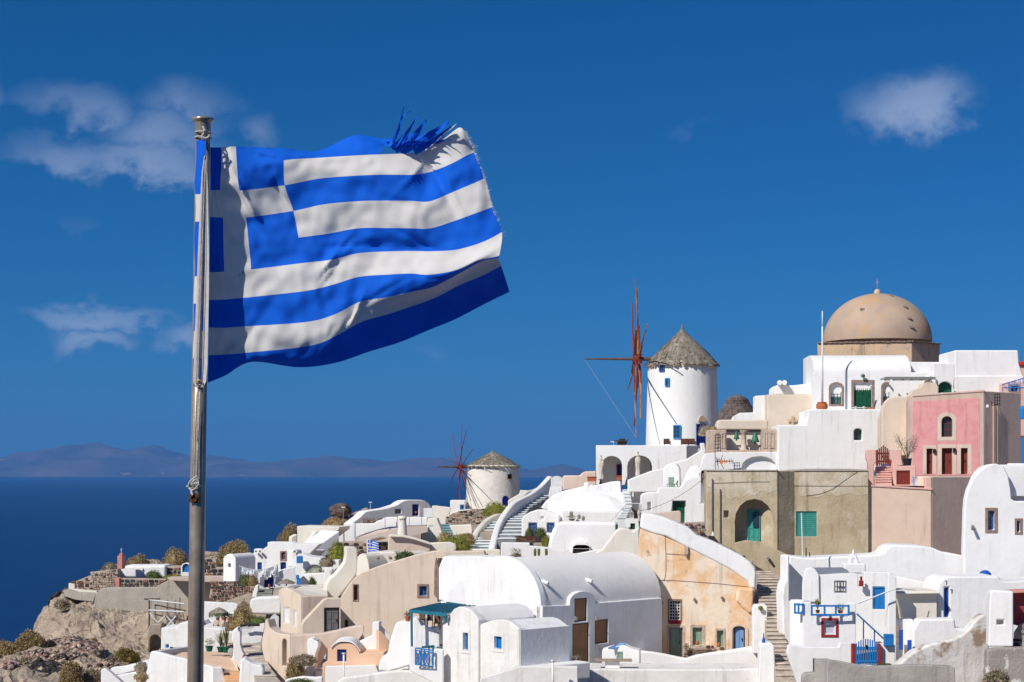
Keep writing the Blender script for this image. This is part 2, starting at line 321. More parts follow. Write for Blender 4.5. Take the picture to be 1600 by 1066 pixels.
def openings(th, pl, reg, ops, wallobj=None, depth=9):
    holes = []
    for op in ops:
        x0, y0, x1, y1 = op['r']; k = op.get('k', 'win'); m = op.get('c', blue); rg = op.get('reg', reg)
        a0 = pl.hit(*T(rg, (x0, (y0+y1)/2)))[0]; a1 = pl.hit(*T(rg, (x1, (y0+y1)/2)))[0]; xm = (x0+x1)/2
        z1 = pl.hit(*T(rg, (xm, y0)))[1]; z0 = pl.hit(*T(rg, (xm, y1)))[1]
        arch = op.get('arch', False); poly = rectp(a0, z0, a1, z1, arch, flat=op.get('flat', 0)); rec = op.get('rec', .22); w = a1-a0; h = z1-z0
        onface = op.get('on', False)
        if onface: rec = -op.get('proud', .05)
        else: holes.append((poly, None if op.get('thru') else rec+.06 if k != 'niche' else rec))
        sur = op.get('sur')
        if sur:
            t = op.get('sw', .14); o = [(p[0], p[1]) for p in inset(poly, -t)]
            if op.get('sb', True) is False: o = [(x, max(z, z0)) for x, z in o]
            b = BM(); ring(b, pl, o, inset(poly, -.003), -.035, .08); th.part(op.get('sn', 'surround'), b, sur)
        if k == 'niche': continue
        lb = op.get('lab')
        if k == 'board':
            b = BM(); ring(b, pl, inset(poly, .002), inset(poly, .05), rec-.03, rec+.03); f = th.part(op.get('n', 'board'), b, op.get('fc', m))
            b = BM(); prism(b, pl, inset(poly, .05), .03, d0=rec); th.part('panel', b, m, f)
        elif k in ('door', 'shut', 'gate'):
            b = BM(); t = .06; ring(b, pl, inset(poly, .002), inset(poly, t), rec-.05, rec+.04); f = th.part('door' if k == 'door' else 'shutter_frame' if k == 'shut' else 'gate', b, op.get('fc', m))
            q = inset(poly, t); xa = min(p[0] for p in q); xb = max(p[0] for p in q); za = min(p[1] for p in q); zb = max(p[1] for p in q)
            n = op.get('np', max(2, round((xb-xa)/.28)))
            for i in range(n):
                u0 = xa+(xb-xa)*i/n+.008; u1 = xa+(xb-xa)*(i+1)/n-.008
                if arch:
                    c = (xa+xb)/2; r = (xb-xa)/2; rz = min(r, (zb-za)*.6)
                    zt = lambda x: zb-rz+rz*math.sqrt(max(0, 1-((x-c)/r)**2))
                    pp = [(u0,za),(u1,za),(u1,zt(u1)),((u0+u1)/2, zt((u0+u1)/2)),(u0,zt(u0))]
                else: pp = [(u0,za),(u1,za),(u1,zb),(u0,zb)]
                b = BM(); prism(b, pl, pp, .035, d0=rec)
                if k == 'shut':
                    ns = max(4, int((zb-za)/.13))
                    for j in range(ns):
                        zz = za+(zb-za)*(j+.5)/ns; box(b, pl.to3((u0+u1)/2, zz, rec-.012), u1-u0-.08, .03, .05, pl.u)
                elif op.get('pan'):
                    for zf in (.27, .72):
                        zc = za+(zb-za)*zf; b2 = b; ring(b2, pl, rectp(u0+.03, zc-(zb-za)*.16, u1-.03, zc+(zb-za)*.16), rectp(u0+.07, zc-(zb-za)*.16+.04, u1-.07, zc+(zb-za)*.16-.04), rec-.02, rec+.01)
                th.part('plank' if k != 'shut' else 'shutter', b, m, f)
            if k == 'door' and h > 1.2:
                b = BM(); box(b, pl.to3(xb-.12, za+(zb-za)*.5, rec-.05), .04, .06, .14, pl.u); th.part('handle', b, iron, f)
        else:
            t = op.get('t', .055); b = BM(); ring(b, pl, inset(poly, .002), inset(poly, t), rec-.04, rec+.05)
            nx, ny = op.get('g', (2, 3)); q = inset(poly, t); xa = min(p[0] for p in q); xb = max(p[0] for p in q); za = min(p[1] for p in q); zb = max(p[1] for p in q)
            for i in range(1, nx): box(b, pl.to3(xa+(xb-xa)*i/nx, (za+zb)/2, rec+.0), .035, .04, zb-za, pl.u)
            for j in range(1, ny): box(b, pl.to3((xa+xb)/2, za+(zb-za)*j/ny, rec+.0), xb-xa, .032, .035, pl.u)
            f = th.part('window', b, m)
            b = BM(); prism(b, pl, q, .02, d0=rec+.02); th.part('pane', b, op.get('gl', glass), f)
    return holes
def wall(th, reg, pts, pl, depth=.5, m=white, ops=(), bev=.07, name='wall', back=0, drop=.6, proud=0, local=False, smooth=False):
    poly = pts if local else [pl.hit(*T(reg, p)) for p in pts]
    holes = openings(th, pl, reg, ops)
    mr = max([h[1] or 0 for h in holes]+[0]); depth = max(depth, mr+.15)
    b = BM(); prism(b, pl, poly, depth, holes, d0=-proud); o = th.part(name, b, m, bev=bev)
    if back:
        q = [(a, z-drop) for a, z in poly]; cx = sum(p[0] for p in q)/len(q)
        q = [(cx+(a-cx)*.97, z) for a, z in q]
        b = BM(); prism(b, pl, q, back, d0=depth+.01); th.part('roof_terrace', b, m, bev=.05)
    return o
def thing_wall(name, label, cat, reg, pts, Y, ang=0, depth=.5, m=white, ops=(), bev=.07, back=0, drop=.6, group=None, px=None):
    q = [T(reg, p) for p in pts]; cx = px if px is not None else sum(p[0] for p in q)/len(q); pl = Plane(cx, Y, ang)
    by = max(q, key=lambda p: p[1]); th = Thing(name, label, cat, pl.to3(*pl.hit(*by)), group)
    wall(th, reg, pts, pl, depth, m, ops, bev, back=back, drop=drop); th.pl = pl; return th
def slope_wall(bm, pts, thick, height, flare=0):
    """wall whose top centre line runs through 3D points"""
    n = len(pts); R = []
    for i, p in enumerate(pts):
        d = pts[min(i+1, n-1)]-pts[max(i-1, 0)]; s = Vector((d.y, -d.x, 0)).normalized()*(thick/2)
        up = Vector((0,0,.08)); h = Vector((0,0,-height))
        R.append([bm.verts.new(v) for v in (p+s+h, p+s-up, p+s*.6, p-s*.6, p-s-up, p-s+h)])
    for A, B in zip(R, R[1:]):
        for k in range(6): bm.faces.new((A[k], A[(k+1)%6], B[(k+1)%6], B[k]))
    bm.faces.new(R[0][::-1]); bm.faces.new(R[-1]); bmesh.ops.recalc_face_normals(bm, faces=bm.faces)
def smooth_pts(pts, k=4):
    out = []; n = len(pts)
    for i in range(n-1):
        p0, p1, p2, p3 = pts[max(i-1,0)], pts[i], pts[i+1], pts[min(i+2,n-1)]
        for j in range(k):
            t = j/k; out.append(.5*((2*p1)+(p2-p0)*t+(2*p0-5*p1+4*p2-p3)*t*t+(3*p1-3*p2+p3-p0)*t*t*t))
    return out+[pts[-1]]
def parapet(name, label, reg, pts, thick=.5, height=1.5, m=white, cat='wall', th=None, k=4):
    """pts (x, y, Y)"""
    P = smooth_pts([atr(reg, *p) for p in pts], k)
    b = BM(); slope_wall(b, P, thick, height)
    if th: return th.part('parapet', b, m, smooth=False, bev=.05)
    return single(name, label, cat, b, m, P[0]-Vector((0,0,height)), bev=.05)
def stairs(name, label, reg, L, R, n, m, rm=None, cat='stairs', h=None):
    """L,R: polylines (x,y,Y) of the left and right ends, from top to bottom"""
    def samp(pl_, t):
        f = t*(len(pl_)-1); i = min(int(f), len(pl_)-2); f -= i
        return atr(reg, *pl_[i]).lerp(atr(reg, *pl_[i+1]), f)
    base = samp(L, 1.0).lerp(samp(R, 1.0), .5); th = Thing(name, label, cat, base)
    for i in range(n):
        a0, a1 = samp(L, i/n), samp(L, (i+1)/n); b0, b1 = samp(R, i/n), samp(R, (i+1)/n)
        z = (a0.z+b0.z)/2; dz = max(.1, z-(a1.z+b1.z)/2)
        j = lambda s=.02: random.uniform(-s, s)
        b = BM(); top = [Vector((p.x+j(), p.y, z+j(.008))) for p in (a0, b0, b1, a1)]
        ext = .04; top[2] = top[2]+Vector((0,-ext,0)); top[3] = top[3]+Vector((0,-ext,0))
        tv = [b.verts.new(p) for p in top]; bv = [b.verts.new(p-Vector((0,0,.07))) for p in top]
        b.faces.new(tv)
        for k in range(4): b.faces.new((tv[k], bv[k], bv[(k+1)%4], tv[(k+1)%4]))
        b.faces.new(bv[::-1]); bmesh.ops.recalc_face_normals(b, faces=b.faces)
        o = th.part('step', b, m, bev=.012)
        b = BM(); q = [a0.copy(), b0.copy(), b1.copy(), a1.copy()]; q[2].y += .02; q[3].y += .02
        tv = [b.verts.new(Vector((p.x, p.y, z-.075))) for p in q]; bv = [b.verts.new(Vector((p.x, p.y, z-dz-.9))) for p in q]
        b.faces.new(tv)
        for k in range(4): b.faces.new((tv[k], bv[k], bv[(k+1)%4], tv[(k+1)%4]))
        b.faces.new(bv[::-1]); bmesh.ops.recalc_face_normals(b, faces=b.faces); th.part('riser', b, rm or m, o)
    return th
def inpoly(x, y, poly):
    c = False; n = len(poly)
    for i in range(n):
        x1, y1 = poly[i]; x2, y2 = poly[i-1]
        if (y1 > y) != (y2 > y) and x < (x2-x1)*(y-y1)/(y2-y1)+x1: c = not c
    return c
def stones(th, pl, poly, s=.3, mats=(0,1,2), w=(3,2,2), proud=.07, rows=True):
    """irregular stones laid on the face of a wall; joined, each a few pixels"""
    b = BM(); xs = [p[0] for p in poly]; zs = [p[1] for p in poly]; z = min(zs)
    while z < max(zs):
        h = s*random.uniform(.55, .95); x = min(xs)+random.uniform(-.2, 0)
        while x < max(xs):
            ww = s*random.uniform(.7, 1.7)
            if inpoly(x+ww/2, z+h/2, poly):
                hh = h*random.uniform(.8, .98); pr = proud*random.uniform(.3, 1.3); mi = random.choices(range(3), w)[0]; g = .05*s
                c = [(x+g, z+g), (x+ww*.5, z+g*random.uniform(0,1)), (x+ww-g, z+g), (x+ww-g*random.uniform(0,2), z+hh*.6), (x+ww-g*3, z+hh-g), (x+ww*.45, z+hh), (x+g*2, z+hh-g*random.uniform(0,2)), (x+g*.5, z+hh*.5)]
                A = [b.verts.new(pl.to3(p, q, .05)) for p, q in c]; cx = x+ww/2; cz = z+hh/2
                B = [b.verts.new(pl.to3(cx+(p-cx)*.8, cz+(q-cz)*.8, -pr)) for p, q in c]
                for i in range(8): f = b.faces.new((A[i], A[(i+1)%8], B[(i+1)%8], B[i])); f.material_index = mi
                f = b.faces.new(B); f.material_index = mi
            x += ww
        z += h
    bmesh.ops.recalc_face_normals(b, faces=b.faces)
    return th.part('stones', b, [stD, stR, stT], stuff=True)
def stone_wall(name, label, reg, pts, Y, ang=0, depth=.6, s=.3, w=(3,2,2), coping=None):
    q = [T(reg, p) for p in pts]; cx = sum(p[0] for p in q)/len(q); pl = Plane(cx, Y, ang); by = max(q, key=lambda p: p[1])
    th = Thing(name, label, 'stone wall', pl.to3(*pl.hit(*by))); poly = [pl.hit(*p) for p in q]
    b = BM(); prism(b, pl, poly, depth); th.part('mortar_core', b, mortar, bev=.03); stones(th, pl, poly, s, w=w); th.pl = pl; return th
def bush(label, reg, x, y, Y, rx, rz, m=leafd, n=900, ls=.12, name='bush', cat='bush', ry=None, group=None, cards=None):
    """x,y = pixel of its base centre; rx,rz = half width and height in metres"""
    rx *= .56; rz *= .32 if rz >= 4 else .46; ls *= .8
    base = atr(reg, x, y, Y); b = BM(); ry = ry or rx*.8
    sv = Vector((random.uniform(0,99), random.uniform(0,99), 0))
    def rad(d): return .84+.20*noise.noise(d*1.7+sv)+.14*noise.noise(d*5+sv)
    def pos(d, r): return base+Vector((d.x*rx*r, d.y*ry*r, d.z*rz*r*1.15-.1))
    n = int(n*3.2); ls *= .78
    for _ in range(n):
        t = random.uniform(0, 2*math.pi); el = math.asin(random.uniform(-.1, 1))
        d = Vector((math.cos(t)*math.cos(el), math.sin(t)*math.cos(el), math.sin(el)))
        p = pos(d, rad(d)*random.uniform(.8, 1.08)); s = ls*random.uniform(.6, 1.4)
        a = (Vector((random.gauss(0,1), random.gauss(0,1), random.gauss(0,1))).normalized()+d*.9).normalized()
        q = a.cross(Vector((random.gauss(0,1), random.gauss(0,1), random.gauss(0,1)))).normalized()
        b.faces.new([b.verts.new(p+v) for v in (-q*s*.3, a*s*.5+q*s*.35, a*s*1.1, a*s*.5-q*s*.2)])
    for v in bmesh.ops.create_icosphere(b, subdivisions=3, radius=1)['verts']:
        d = v.co.normalized(); p = pos(d, rad(d)*.86); p.z = max(p.z, base.z-.3); v.co = p
    return single(name, label, cat, b, m, base, group)
def pot(th_label, reg, x, y, Y, r, h, m=terra, plant=None, pl_h=.5, pl_r=.35, group=None, kind='bush'):
    r *= .55; h *= .55; pl_h *= .55; pl_r *= .55
    c = atr(reg, x, y, Y); th = Thing('potted_plant', th_label, 'potted plant', c, group)
    b = BM(); lathe(b, c, [(0,0),(r*.7,0),(r*.95,h*.85),(r*1.08,h*.86),(r*1.08,h),(r*.9,h),(r*.85,h*.8),(0,h*.8)], 12); th.part('pot', b, m)
    if plant:
        b = BM(); top = c+Vector((0,0,h))
        if kind == 'spiky':
            for _ in range(26):
                t = random.uniform(0, 6.28); sp = random.uniform(.1, 1); tip = top+Vector((math.cos(t)*pl_r*sp, math.sin(t)*pl_r*sp, pl_h*random.uniform(.6, 1.1))); s = Vector((-math.sin(t), math.cos(t), 0))*.03
                mid = top.lerp(tip, .5)+Vector((0,0,.08)); v = [b.verts.new(q) for q in (top-s*.4, top+s*.4, mid+s, mid-s)]; b.faces.new(v); tv = b.verts.new(tip); b.faces.new((v[3], v[2], tv))
        else:
            for _ in range(160):
                d = Vector((random.gauss(0,1), random.gauss(0,1), random.gauss(0,1))).normalized()*random.uniform(.4, 1); p = top+Vector((d.x*pl_r, d.y*pl_r, pl_h*.5+d.z*pl_h*.5)); s = .045*random.uniform(.6, 1.4)
                a = Vector((random.gauss(0,1), random.gauss(0,1), random.gauss(0,1))).normalized(); q = a.orthogonal().normalized(); v = [b.verts.new(p+w_) for w_ in (-q*s*.5, a*s+q*s*.3, a*s*2, a*s-q*s*.4)]; b.faces.new(v)
        th.part('foliage', b, plant)
    return th
def vault(th, pl, a0, a1, zb, zs, rise, L, m=white, roofm=None, ops=(), reg='P', bev=.06, seg=14, name='vault'):
    """barrel vault: section in plane pl from a0 to a1, extruded L backwards"""
    c = (a0+a1)/2; r = abs(a1-a0)/2
    poly = [(min(a0,a1), zb), (max(a0,a1), zb)]+[(c+r*math.cos(math.pi*t/seg), zs+rise*math.sin(math.pi*t/seg)) for t in range(seg+1)]
    holes = openings(th, pl, reg, ops); b = BM(); prism(b, pl, poly, L, holes); o = th.part(name, b, m, bev=bev)
    if roofm:
        for p in (0,): pass
    return o
# =====================================================  SETTING
def height_px(px, Y):
    PX = [-600, 0, 200, 400, 600, 800, 1000, 1200, 1400, 1600, 2300]
    TB = {50:[1400,1380,1360,1340,1320,1300,1300,1280,1260,1260,1260],
          75:[1350,1260,1200,1180,1170,1140,1120,1110,1100,1090,1090],
          90:[1350,1200,1110,1100,1090,1080,1075,1100,1075,1060,1060],
          104:[1300,1150,1085,1075,1070,1065,1050,1040,1000,980,980],
          115:[1300,1130,1060,1015,1020,1020,1010,930,905,890,880],
          130:[1350,1130,1020,908,902,892,880,880,850,800,780],
          150:[1500,1400,1120,888,846,828,790,770,740,730,720],
          190:[1900,1700,1400,990,832,803,795,790,780,780,780],
          215:[2200,2000,1700,1200,960,870,840,850,860,860,860],
          260:[2200,2200,2000,1700,1500,1400,1400,1400,1400,1400,1400]}
    ks = sorted(TB); Y = min(max(Y, ks[0]), ks[-1])
    def row(r):
        r = TB[r]; x = min(max(px, PX[0]), PX[-1])
        for i in range(len(PX)-1):
            if x <= PX[i+1]: t = (x-PX[i])/(PX[i+1]-PX[i]); t = t*t*(3-2*t); return r[i]*(1-t)+r[i+1]*t
    for a, b_ in zip(ks, ks[1:]):
        if Y <= b_: t = (Y-a)/(b_-a); return row(a)*(1-t)+row(b_)*t
def build_ground():
    b = BM(); nx, ny = 150, 110; g = []
    for j in range(ny+1):
        Y = 14+(330-14)*(j/ny); r = []
        for i in range(nx+1):
            X = -130+290*i/nx; px = 800+X/max(Y, 45)*F; z = (HY-height_px(px, Y))*min(Y, 260)/F
            if Y < 50: z = (HY-height_px(px, 50))*50/F - (50-Y)*.15
            z -= max(0, Y-250)*1.4+max(0, -95-X)*1.5
            z += noise.noise(Vector((X*.25, Y*.25, 0)))*.35+noise.noise(Vector((X*.9, Y*.9, 3)))*.12
            r.append(b.verts.new((X, Y, max(z, -112))))
        g.append(r)
    for j in range(ny):
        for i in range(nx): b.faces.new((g[j][i], g[j][i+1], g[j+1][i+1], g[j+1][i]))
    structure('ground', b, earth, smooth=True, label='dusty hillside that carries the village')
build_ground()
def build_sea():
    b = BM(); X = 90000; v = [b.verts.new(p) for p in ((-X,-3000,-100),(X,-3000,-100),(X,110000,-100),(-X,110000,-100))]; b.faces.new(v)
    m = bpy.data.materials.new('sea_water'); m.use_nodes = True; N = m.node_tree.nodes; L = m.node_tree.links; p = N['Principled BSDF']
    p.inputs['Roughness'].default_value = .35; p.inputs['IOR'].default_value = 1.33; p.inputs['Specular IOR Level'].default_value = .28
    g = N.new('ShaderNodeNewGeometry'); n = N.new('ShaderNodeTexNoise'); n.inputs['Scale'].default_value = .012; n.inputs['Detail'].default_value = 9; n.inputs['Roughness'].default_value = .7
    mp = N.new('ShaderNodeMapping'); mp.inputs['Scale'].default_value = (1.6, .5, 1); L.new(g.outputs['Position'], mp.inputs[0]); L.new(mp.outputs[0], n.inputs[0])
    mx = N.new('ShaderNodeMix'); mx.data_type = 'RGBA'; L.new(n.outputs[0], mx.inputs[0]); mx.inputs[6].default_value = (.001,.010,.058,1); mx.inputs[7].default_value = (.003,.036,.13,1); L.new(mx.outputs[2], p.inputs['Base Color'])
    n2 = N.new('ShaderNodeTexNoise'); n2.inputs['Scale'].default_value = .5; n2.inputs['Detail'].default_value = 8; L.new(g.outputs['Position'], n2.inputs[0])
    bp = N.new('ShaderNodeBump'); bp.inputs['Distance'].default_value = .6; bp.inputs['Strength'].default_value = .8; L.new(n2.outputs[0], bp.inputs['Height']); L.new(bp.outputs[0], p.inputs['Normal'])
    structure('sea', b, m)
build_sea()
def island(label, prof, Y, depth, m, base=742, seed=3):
    """prof: skyline [(px, py)]"""
    b = BM(); nx, ny = 220, 22; g = []
    x0, x1 = prof[0][0], prof[-1][0]
    for j in range(ny+1):
        t = j/ny; row = []; YY = Y+depth*(t-.0); sh = math.sin(math.pi*min(t, .999))**.75 if t < .5 else math.cos(math.pi*(t-.5))
        for i in range(nx+1):
            px = x0+(x1-x0)*i/nx
            for a, c in zip(prof, prof[1:]):
                if px <= c[0]+1e-6: f = (px-a[0])/(c[0]-a[0]); py = a[1]*(1-f)+c[1]*f; break
            X = (px-800)/F*(Y+depth*.5); H = (base-py)/F*(Y+depth*.5)
            nz = noise.fractal(Vector((X*.0006, YY*.0006, seed)), .8, 2.1, 7); rd = abs(noise.noise(Vector((X*.0009, YY*.0006, seed+9))))
            z = -100+max(0, H*sh*(1+.42*nz*(1 if t < .5 else .6))-H*.5*rd*(1-abs(2*t-1)) if 0 < t < .98 else 0)
            if t == 0: z = -104
            row.append(b.verts.new((X, YY, z)))
        g.append(row)
    for j in range(ny):
        for i in range(nx): b.faces.new((g[j][i], g[j][i+1], g[j+1][i+1], g[j+1][i]))
    structure('island_hills', b, m, smooth=True, label=label)
def HF(Y): return -100/Y*F
islm = mat('dry_island_hills', (.15,.11,.09), (.04,.04,.04), .0011, bump=0, detail=10, spots=((.34,.26,.21), .64, .72, .0022))
island('long range of dry island hills across the strait', [(-160,735),(-60,728),(0,718),(40,706),(75,696),(100,691),(130,690),(165,694),(200,692),(235,691),(262,696),(285,705),(330,708),(370,716),(420,722),(450,735),(470,741)], 26000, 5000, islm, base=741, seed=3)
island('lower eastern part of the far island ridge', [(300,741),(340,722),(372,713),(410,711),(450,709),(480,713),(510,709),(550,713),(590,717),(640,713),(670,711),(700,712),(740,718),(790,724),(830,730),(850,727),(880,722),(905,728),(930,737),(955,741)], 25000, 4200, islm, base=741, seed=8)
def haze():
    b = BM(); x, y0, y1, z0, z1 = 60000, -2500, 36000, -102, 900
    box(b, Vector((0, (y0+y1)/2, (z0+z1)/2)), 2*x, y1-y0, z1-z0)
    m = bpy.data.materials.new('haze_air'); m.use_nodes = True; N = m.node_tree.nodes; N.remove(N['Principled BSDF'])
    v = N.new('ShaderNodeVolumePrincipled'); v.inputs['Color'].default_value = (.12,.41,1,1); v.inputs['Density'].default_value = 4.2e-5; v.inputs['Anisotropy'].default_value = .0
    m.node_tree.links.new(v.outputs[0], N['Material Output'].inputs['Volume'])
    o = stuff('haze', b, m, 'thin blue sea haze'); return o
haze()
# =====================================================  FLAG AND POLE
YF = 9.0
def build_pole():
    base = at(299, 1500, YF); top = at(317, 190, YF); th = Thing('flagpole', 'tall weathered steel flagpole in the foreground with rope down its front', 'flagpole', base)
    d = (top-base).normalized(); r = 13.2/F*YF
    b = BM(); tube(b, [base, base.lerp(top, .5), top], r, 28, r2=r*.86); th.part('pole', b, pole_m, smooth=True)
    b = BM(); r2 = 13.5/F*YF; lathe(b, top-d*.012, [(r2*.9,-.06),(r2*.92,-.0),(r2*1.02,.01),(r2*1.25,.018),(r2*1.25,.028),(r2*.8,.034),(0,.036)], 28); th.part('cap', b, pole_m, smooth=True)
    # halyard
    def pp(px, py, dy=-.05): return at(px, py, YF+dy)
    b = BM(); tube(b, [pp(312,612,-.052), pp(309,690,-.052), pp(308,745,-.054)], .0038, 8); th.part('rope', b, ropem, smooth=True)
    b = BM(); tube(b, [pp(304,610,-.05), pp(301.5,700,-.05), pp(300,760,-.05)], .002, 6); th.part('rope', b, ropem, smooth=True)
    b = BM()
    knot = [(308,744),(302,748),(296,754),(295,762),(301,766),(308,760),(310,752),(304,750),(300,757),(306,764),(312,760),(306,755),(297,760),(299,768),(301,774)]
    tube(b, smooth_pts([pp(x, y, -.055-.008*(i % 3)) for i, (x, y) in enumerate(knot)], 5), .0048, 8)
    for yy in (759,): tube(b, [pp(*q) for q in ((290.5,760,0),(292,760,-.04),(301,760.5,-.056),(314,759.5,-.04),(317,759,0))], .0032, 8)
    th.part('knot', b, ropem, smooth=True)
    b = BM(); c = pp(303,779,-.052)
    tube(b, [c+Vector((.016*math.cos(t*math.pi/6), -.004, .016*math.sin(t*math.pi/6))) for t in range(13)], .005, 8, cap=False); box(b, c+Vector((0,.004,0)), .05, .008, .045); th.part('cleat', b, mat('rusty_iron', (.25,.09,.03), (.12,.05,.03), 60, bump=.8, bscale=90, rough=.8))
    b = BM()
    for yy, k in ((206,0),(214,1)): tube(b, smooth_pts([pp(*q) for q in ((305,yy+1,0),(306,yy,-.035),(312,yy-1,-.056),(322,yy+k,-.05),(330,yy+2,-.02),(330,yy+2,.03))], 4), .0042, 8)
    tube(b, smooth_pts([pp(317,198,-.06), pp(320,206,-.068), pp(315,214,-.07), pp(323,216,-.065), pp(328,211,-.06)], 5), .006, 8)
    th.part('lashing', b, ropem, smooth=True)
build_pole()
def build_flag():
    th = Thing('flag', 'large blue and white striped flag with a cross, its fly end torn to shreds', 'flag', at(312, 420, YF))
    # columns: (stripe boundary points b0..b9 in FL coordinates); key u in stripe widths along the fly
    cols = [
     (0.0, [(112,163),(112,240),(112,318),(111,415),(110,515),(108,615),(107,715),(106,815),(105,916),(103,1015)]),
     (2.0, [(152,163),(152,240),(148,318),(158,417),(160,515),(163,613),(163,714),(163,816),(163,913),(165,990)]),
     (3.0, [(205,160),(210,245),(218,320),(241,417),(252,515),(260,605),(258,705),(258,810),(258,905),(262,940)]),
     (5.0, [(372,166),(378,210),(382,300),(413,393),(432,490),(445,582),(455,683),(462,795),(470,882),(430,959)]),
     (6.2, [(500,175),(503,201),(508,276),(520,370),(535,476),(548,570),(556,660),(562,768),(566,846),(562,944)]),
     (7.4, [(640,118),(645,192),(650,265),(645,358),(648,456),(650,546),(650,632),(655,722),(660,795),(690,902)]),
     (8.4, [(742,150),(735,188),(740,262),(745,356),(748,455),(750,540),(748,624),(750,706),(752,768),(800,868)]),
     (9.2, [(800,158),(855,182),(845,262),(840,357),(838,456),(840,538),(838,620),(840,686),(842,738),(900,826)]),
     (10.0,[(880,130),(905,162),(908,252),(908,358),(910,456),(912,539),(905,624),(920,668),(925,708),(1000,785)]),
     (10.8,[(930,105),(960,130),(985,222),(990,325),(1000,428),(1005,533),(1000,608),(1010,622),(1015,662),(1090,738)]),
     (11.6,[(980,75),(1012,92),(1045,190),(1068,292),(1085,397),(1100,505),(1080,575),(1090,578),(1095,628),(1150,708)]),
     (12.2,[(1003,72),(1035,105),(1072,180),(1107,274),(1135,378),(1168,470),(1158,556),(1152,560),(1166,592),(1196,686)])]
    # distance behind or before the pole (metres), same layout: relief of the folds
    dep = {0:[.012]*10, 2.0:[.03,.03,.035,.035,.035,.035,.04,.04,.045,.06], 3.0:[.06,.02,.045,.075,.08,.075,.07,.065,.065,.10],
     5.0:[.13,.07,.09,.12,.11,.10,.09,.09,.10,.17], 6.2:[.22,.13,.11,.12,.13,.12,.10,.09,.10,.19], 7.4:[.24,.13,.10,.10,.13,.13,.11,.11,.15,.27],
     8.4:[.24,.17,.10,.10,.10,.14,.08,.08,.19,.33], 9.2:[.24,.23,.14,.10,.09,.13,.07,.09,.23,.36], 10.0:[.25,.24,.22,.12,.11,.12,.05,.10,.26,.40],
     10.8:[.22,.17,.15,.16,.13,.11,.04,.11,.28,.43], 11.6:[.20,.14,.14,.13,.13,.12,.04,.13,.30,.45], 12.2:[.20,.14,.16,.15,.16,.13,.06,.15,.32,.46]}
    def cr(p0, p1, p2, p3, t): return .5*((2*p1)+(p2-p0)*t+(2*p0-5*p1+4*p2-p3)*t*t+(3*p1-3*p2+p3-p0)*t*t*t)
    def surf(row, u):
        i = 0
        while i < len(cols)-2 and u > cols[i+1][0]: i += 1
        t = (u-cols[i][0])/(cols[i+1][0]-cols[i][0])
        K = [max(i-1,0), i, i+1, min(i+2, len(cols)-1)]
        x = cr(*[cols[k][1][row][0] for k in K], t); y = cr(*[cols[k][1][row][1] for k in K], t)
        d = cr(*[dep[cols[k][0]][row] for k in K], t); return Vector((x, y, d))
    SU, SV = 12, 9; us = [12.2*i/(12.2*SU) for i in range(int(12.2*SU)+1)]
    us = sorted(set([round(i/SU, 5) for i in range(int(12.2*SU)+1)]+[12.2])); V = {}
    b = BM(); NV = 9*SV
    for i, u in enumerate(us):
        for j in range(NV+1):
            v = j/SV; r = min(int(v), 8); t = v-r; K = [max(r-1,0), r, r+1, min(r+2, 9)]
            q = cr(*[surf(k, u) for k in K], t)
            # small creases and sag ripples
            w = .016*noise.noise(Vector((u*.9, v*1.4, 1)))*min(1, u/2)+.010*noise.noise(Vector((u*2.3+v*.6, v*2.1-u*.5, 5)))*min(1, u/1.5)
            for cu, cv, an, ln, wd, am in ((3.2,2.2,1.25,1.1,.10,-.030),(4.7,2.3,1.35,.55,.09,.022),(4.3,.7,.5,.7,.08,.02),(6.3,4.9,-.75,1.1,.09,-.026),(7.4,4.7,.15,1.6,.09,.02),(9.6,4.6,.55,1.1,.12,.02),(7.2,7.4,-1.1,.7,.07,-.03),(8.0,6.9,-.55,1.2,.1,.016),(10.4,2.6,1.2,1.0,.12,.026),(9.3,1.9,-.95,1.0,.06,-.02),(5.9,5.6,-.7,.7,.08,-.018),(2.6,7.6,-.8,1.4,.16,.018),(10.9,3.4,1.3,.8,.1,-.02),(8.8,3.0,.3,1.2,.14,.012)):
                du, dv = u-cu, v-cv; a_ = du*math.cos(an)+dv*math.sin(an); c_ = -du*math.sin(an)+dv*math.cos(an); w += am*math.exp(-(a_*a_/(ln*ln)+abs(c_)**1.5/(wd**1.5)))
            w -= .022*math.exp(-((v-(2.9+.0*u))**2/.5+(u-3.0-(v-1.6)*.35)**2/.06))  # pinched crease in the cross
            w += .016*math.exp(-((u-4.6)**2/.05+(v-2.4)**2/.25))
            l = (v-5.0)+(u-6.3)*.42; w -= .02*math.exp(-(l*l/.03+(u-6.6)**2/.9)); l = (v-4.6)-(u-8)*.12; w += .014*math.exp(-(l*l/.03+(u-8.4)**2/1.6))
            l = (v-7.7)+(u-7.0)*.9; w -= .02*math.exp(-(l*l/.02+(u-7.1)**2/.2))
            l = (u-1.3)-(v-7.9)*-.7; w += .012*math.exp(-(l*l/.1+(v-7.6)**2/.8))
            x, y = T('FL', (q.x, q.y))
            V[i, j] = b.verts.new(at(x, y, YF+.02+max(q.z+w, .0)))
    for i in range(len(us)-1):
        u = (us[i]+us[i+1])/2
        for j in range(NV):
            s = int((j+.5)/SV); blue_ = s % 2 == 0
            if u < 5.0:
                if s < 5: blue_ = not (s == 2 or 2.0 <= u < 3.0)
            if u > 8.35 and s == 0: continue       # torn away: the strips are built below
            f = b.faces.new((V[i,j], V[i,j+1], V[i+1,j+1], V[i+1,j])); f.material_index = 0 if blue_ else 1
    o = th.part('cloth', b, [flagb, flagw], smooth=True)
    # cloth wrapped to the left of the pole, seen past the heading
    b = BM(); g = []
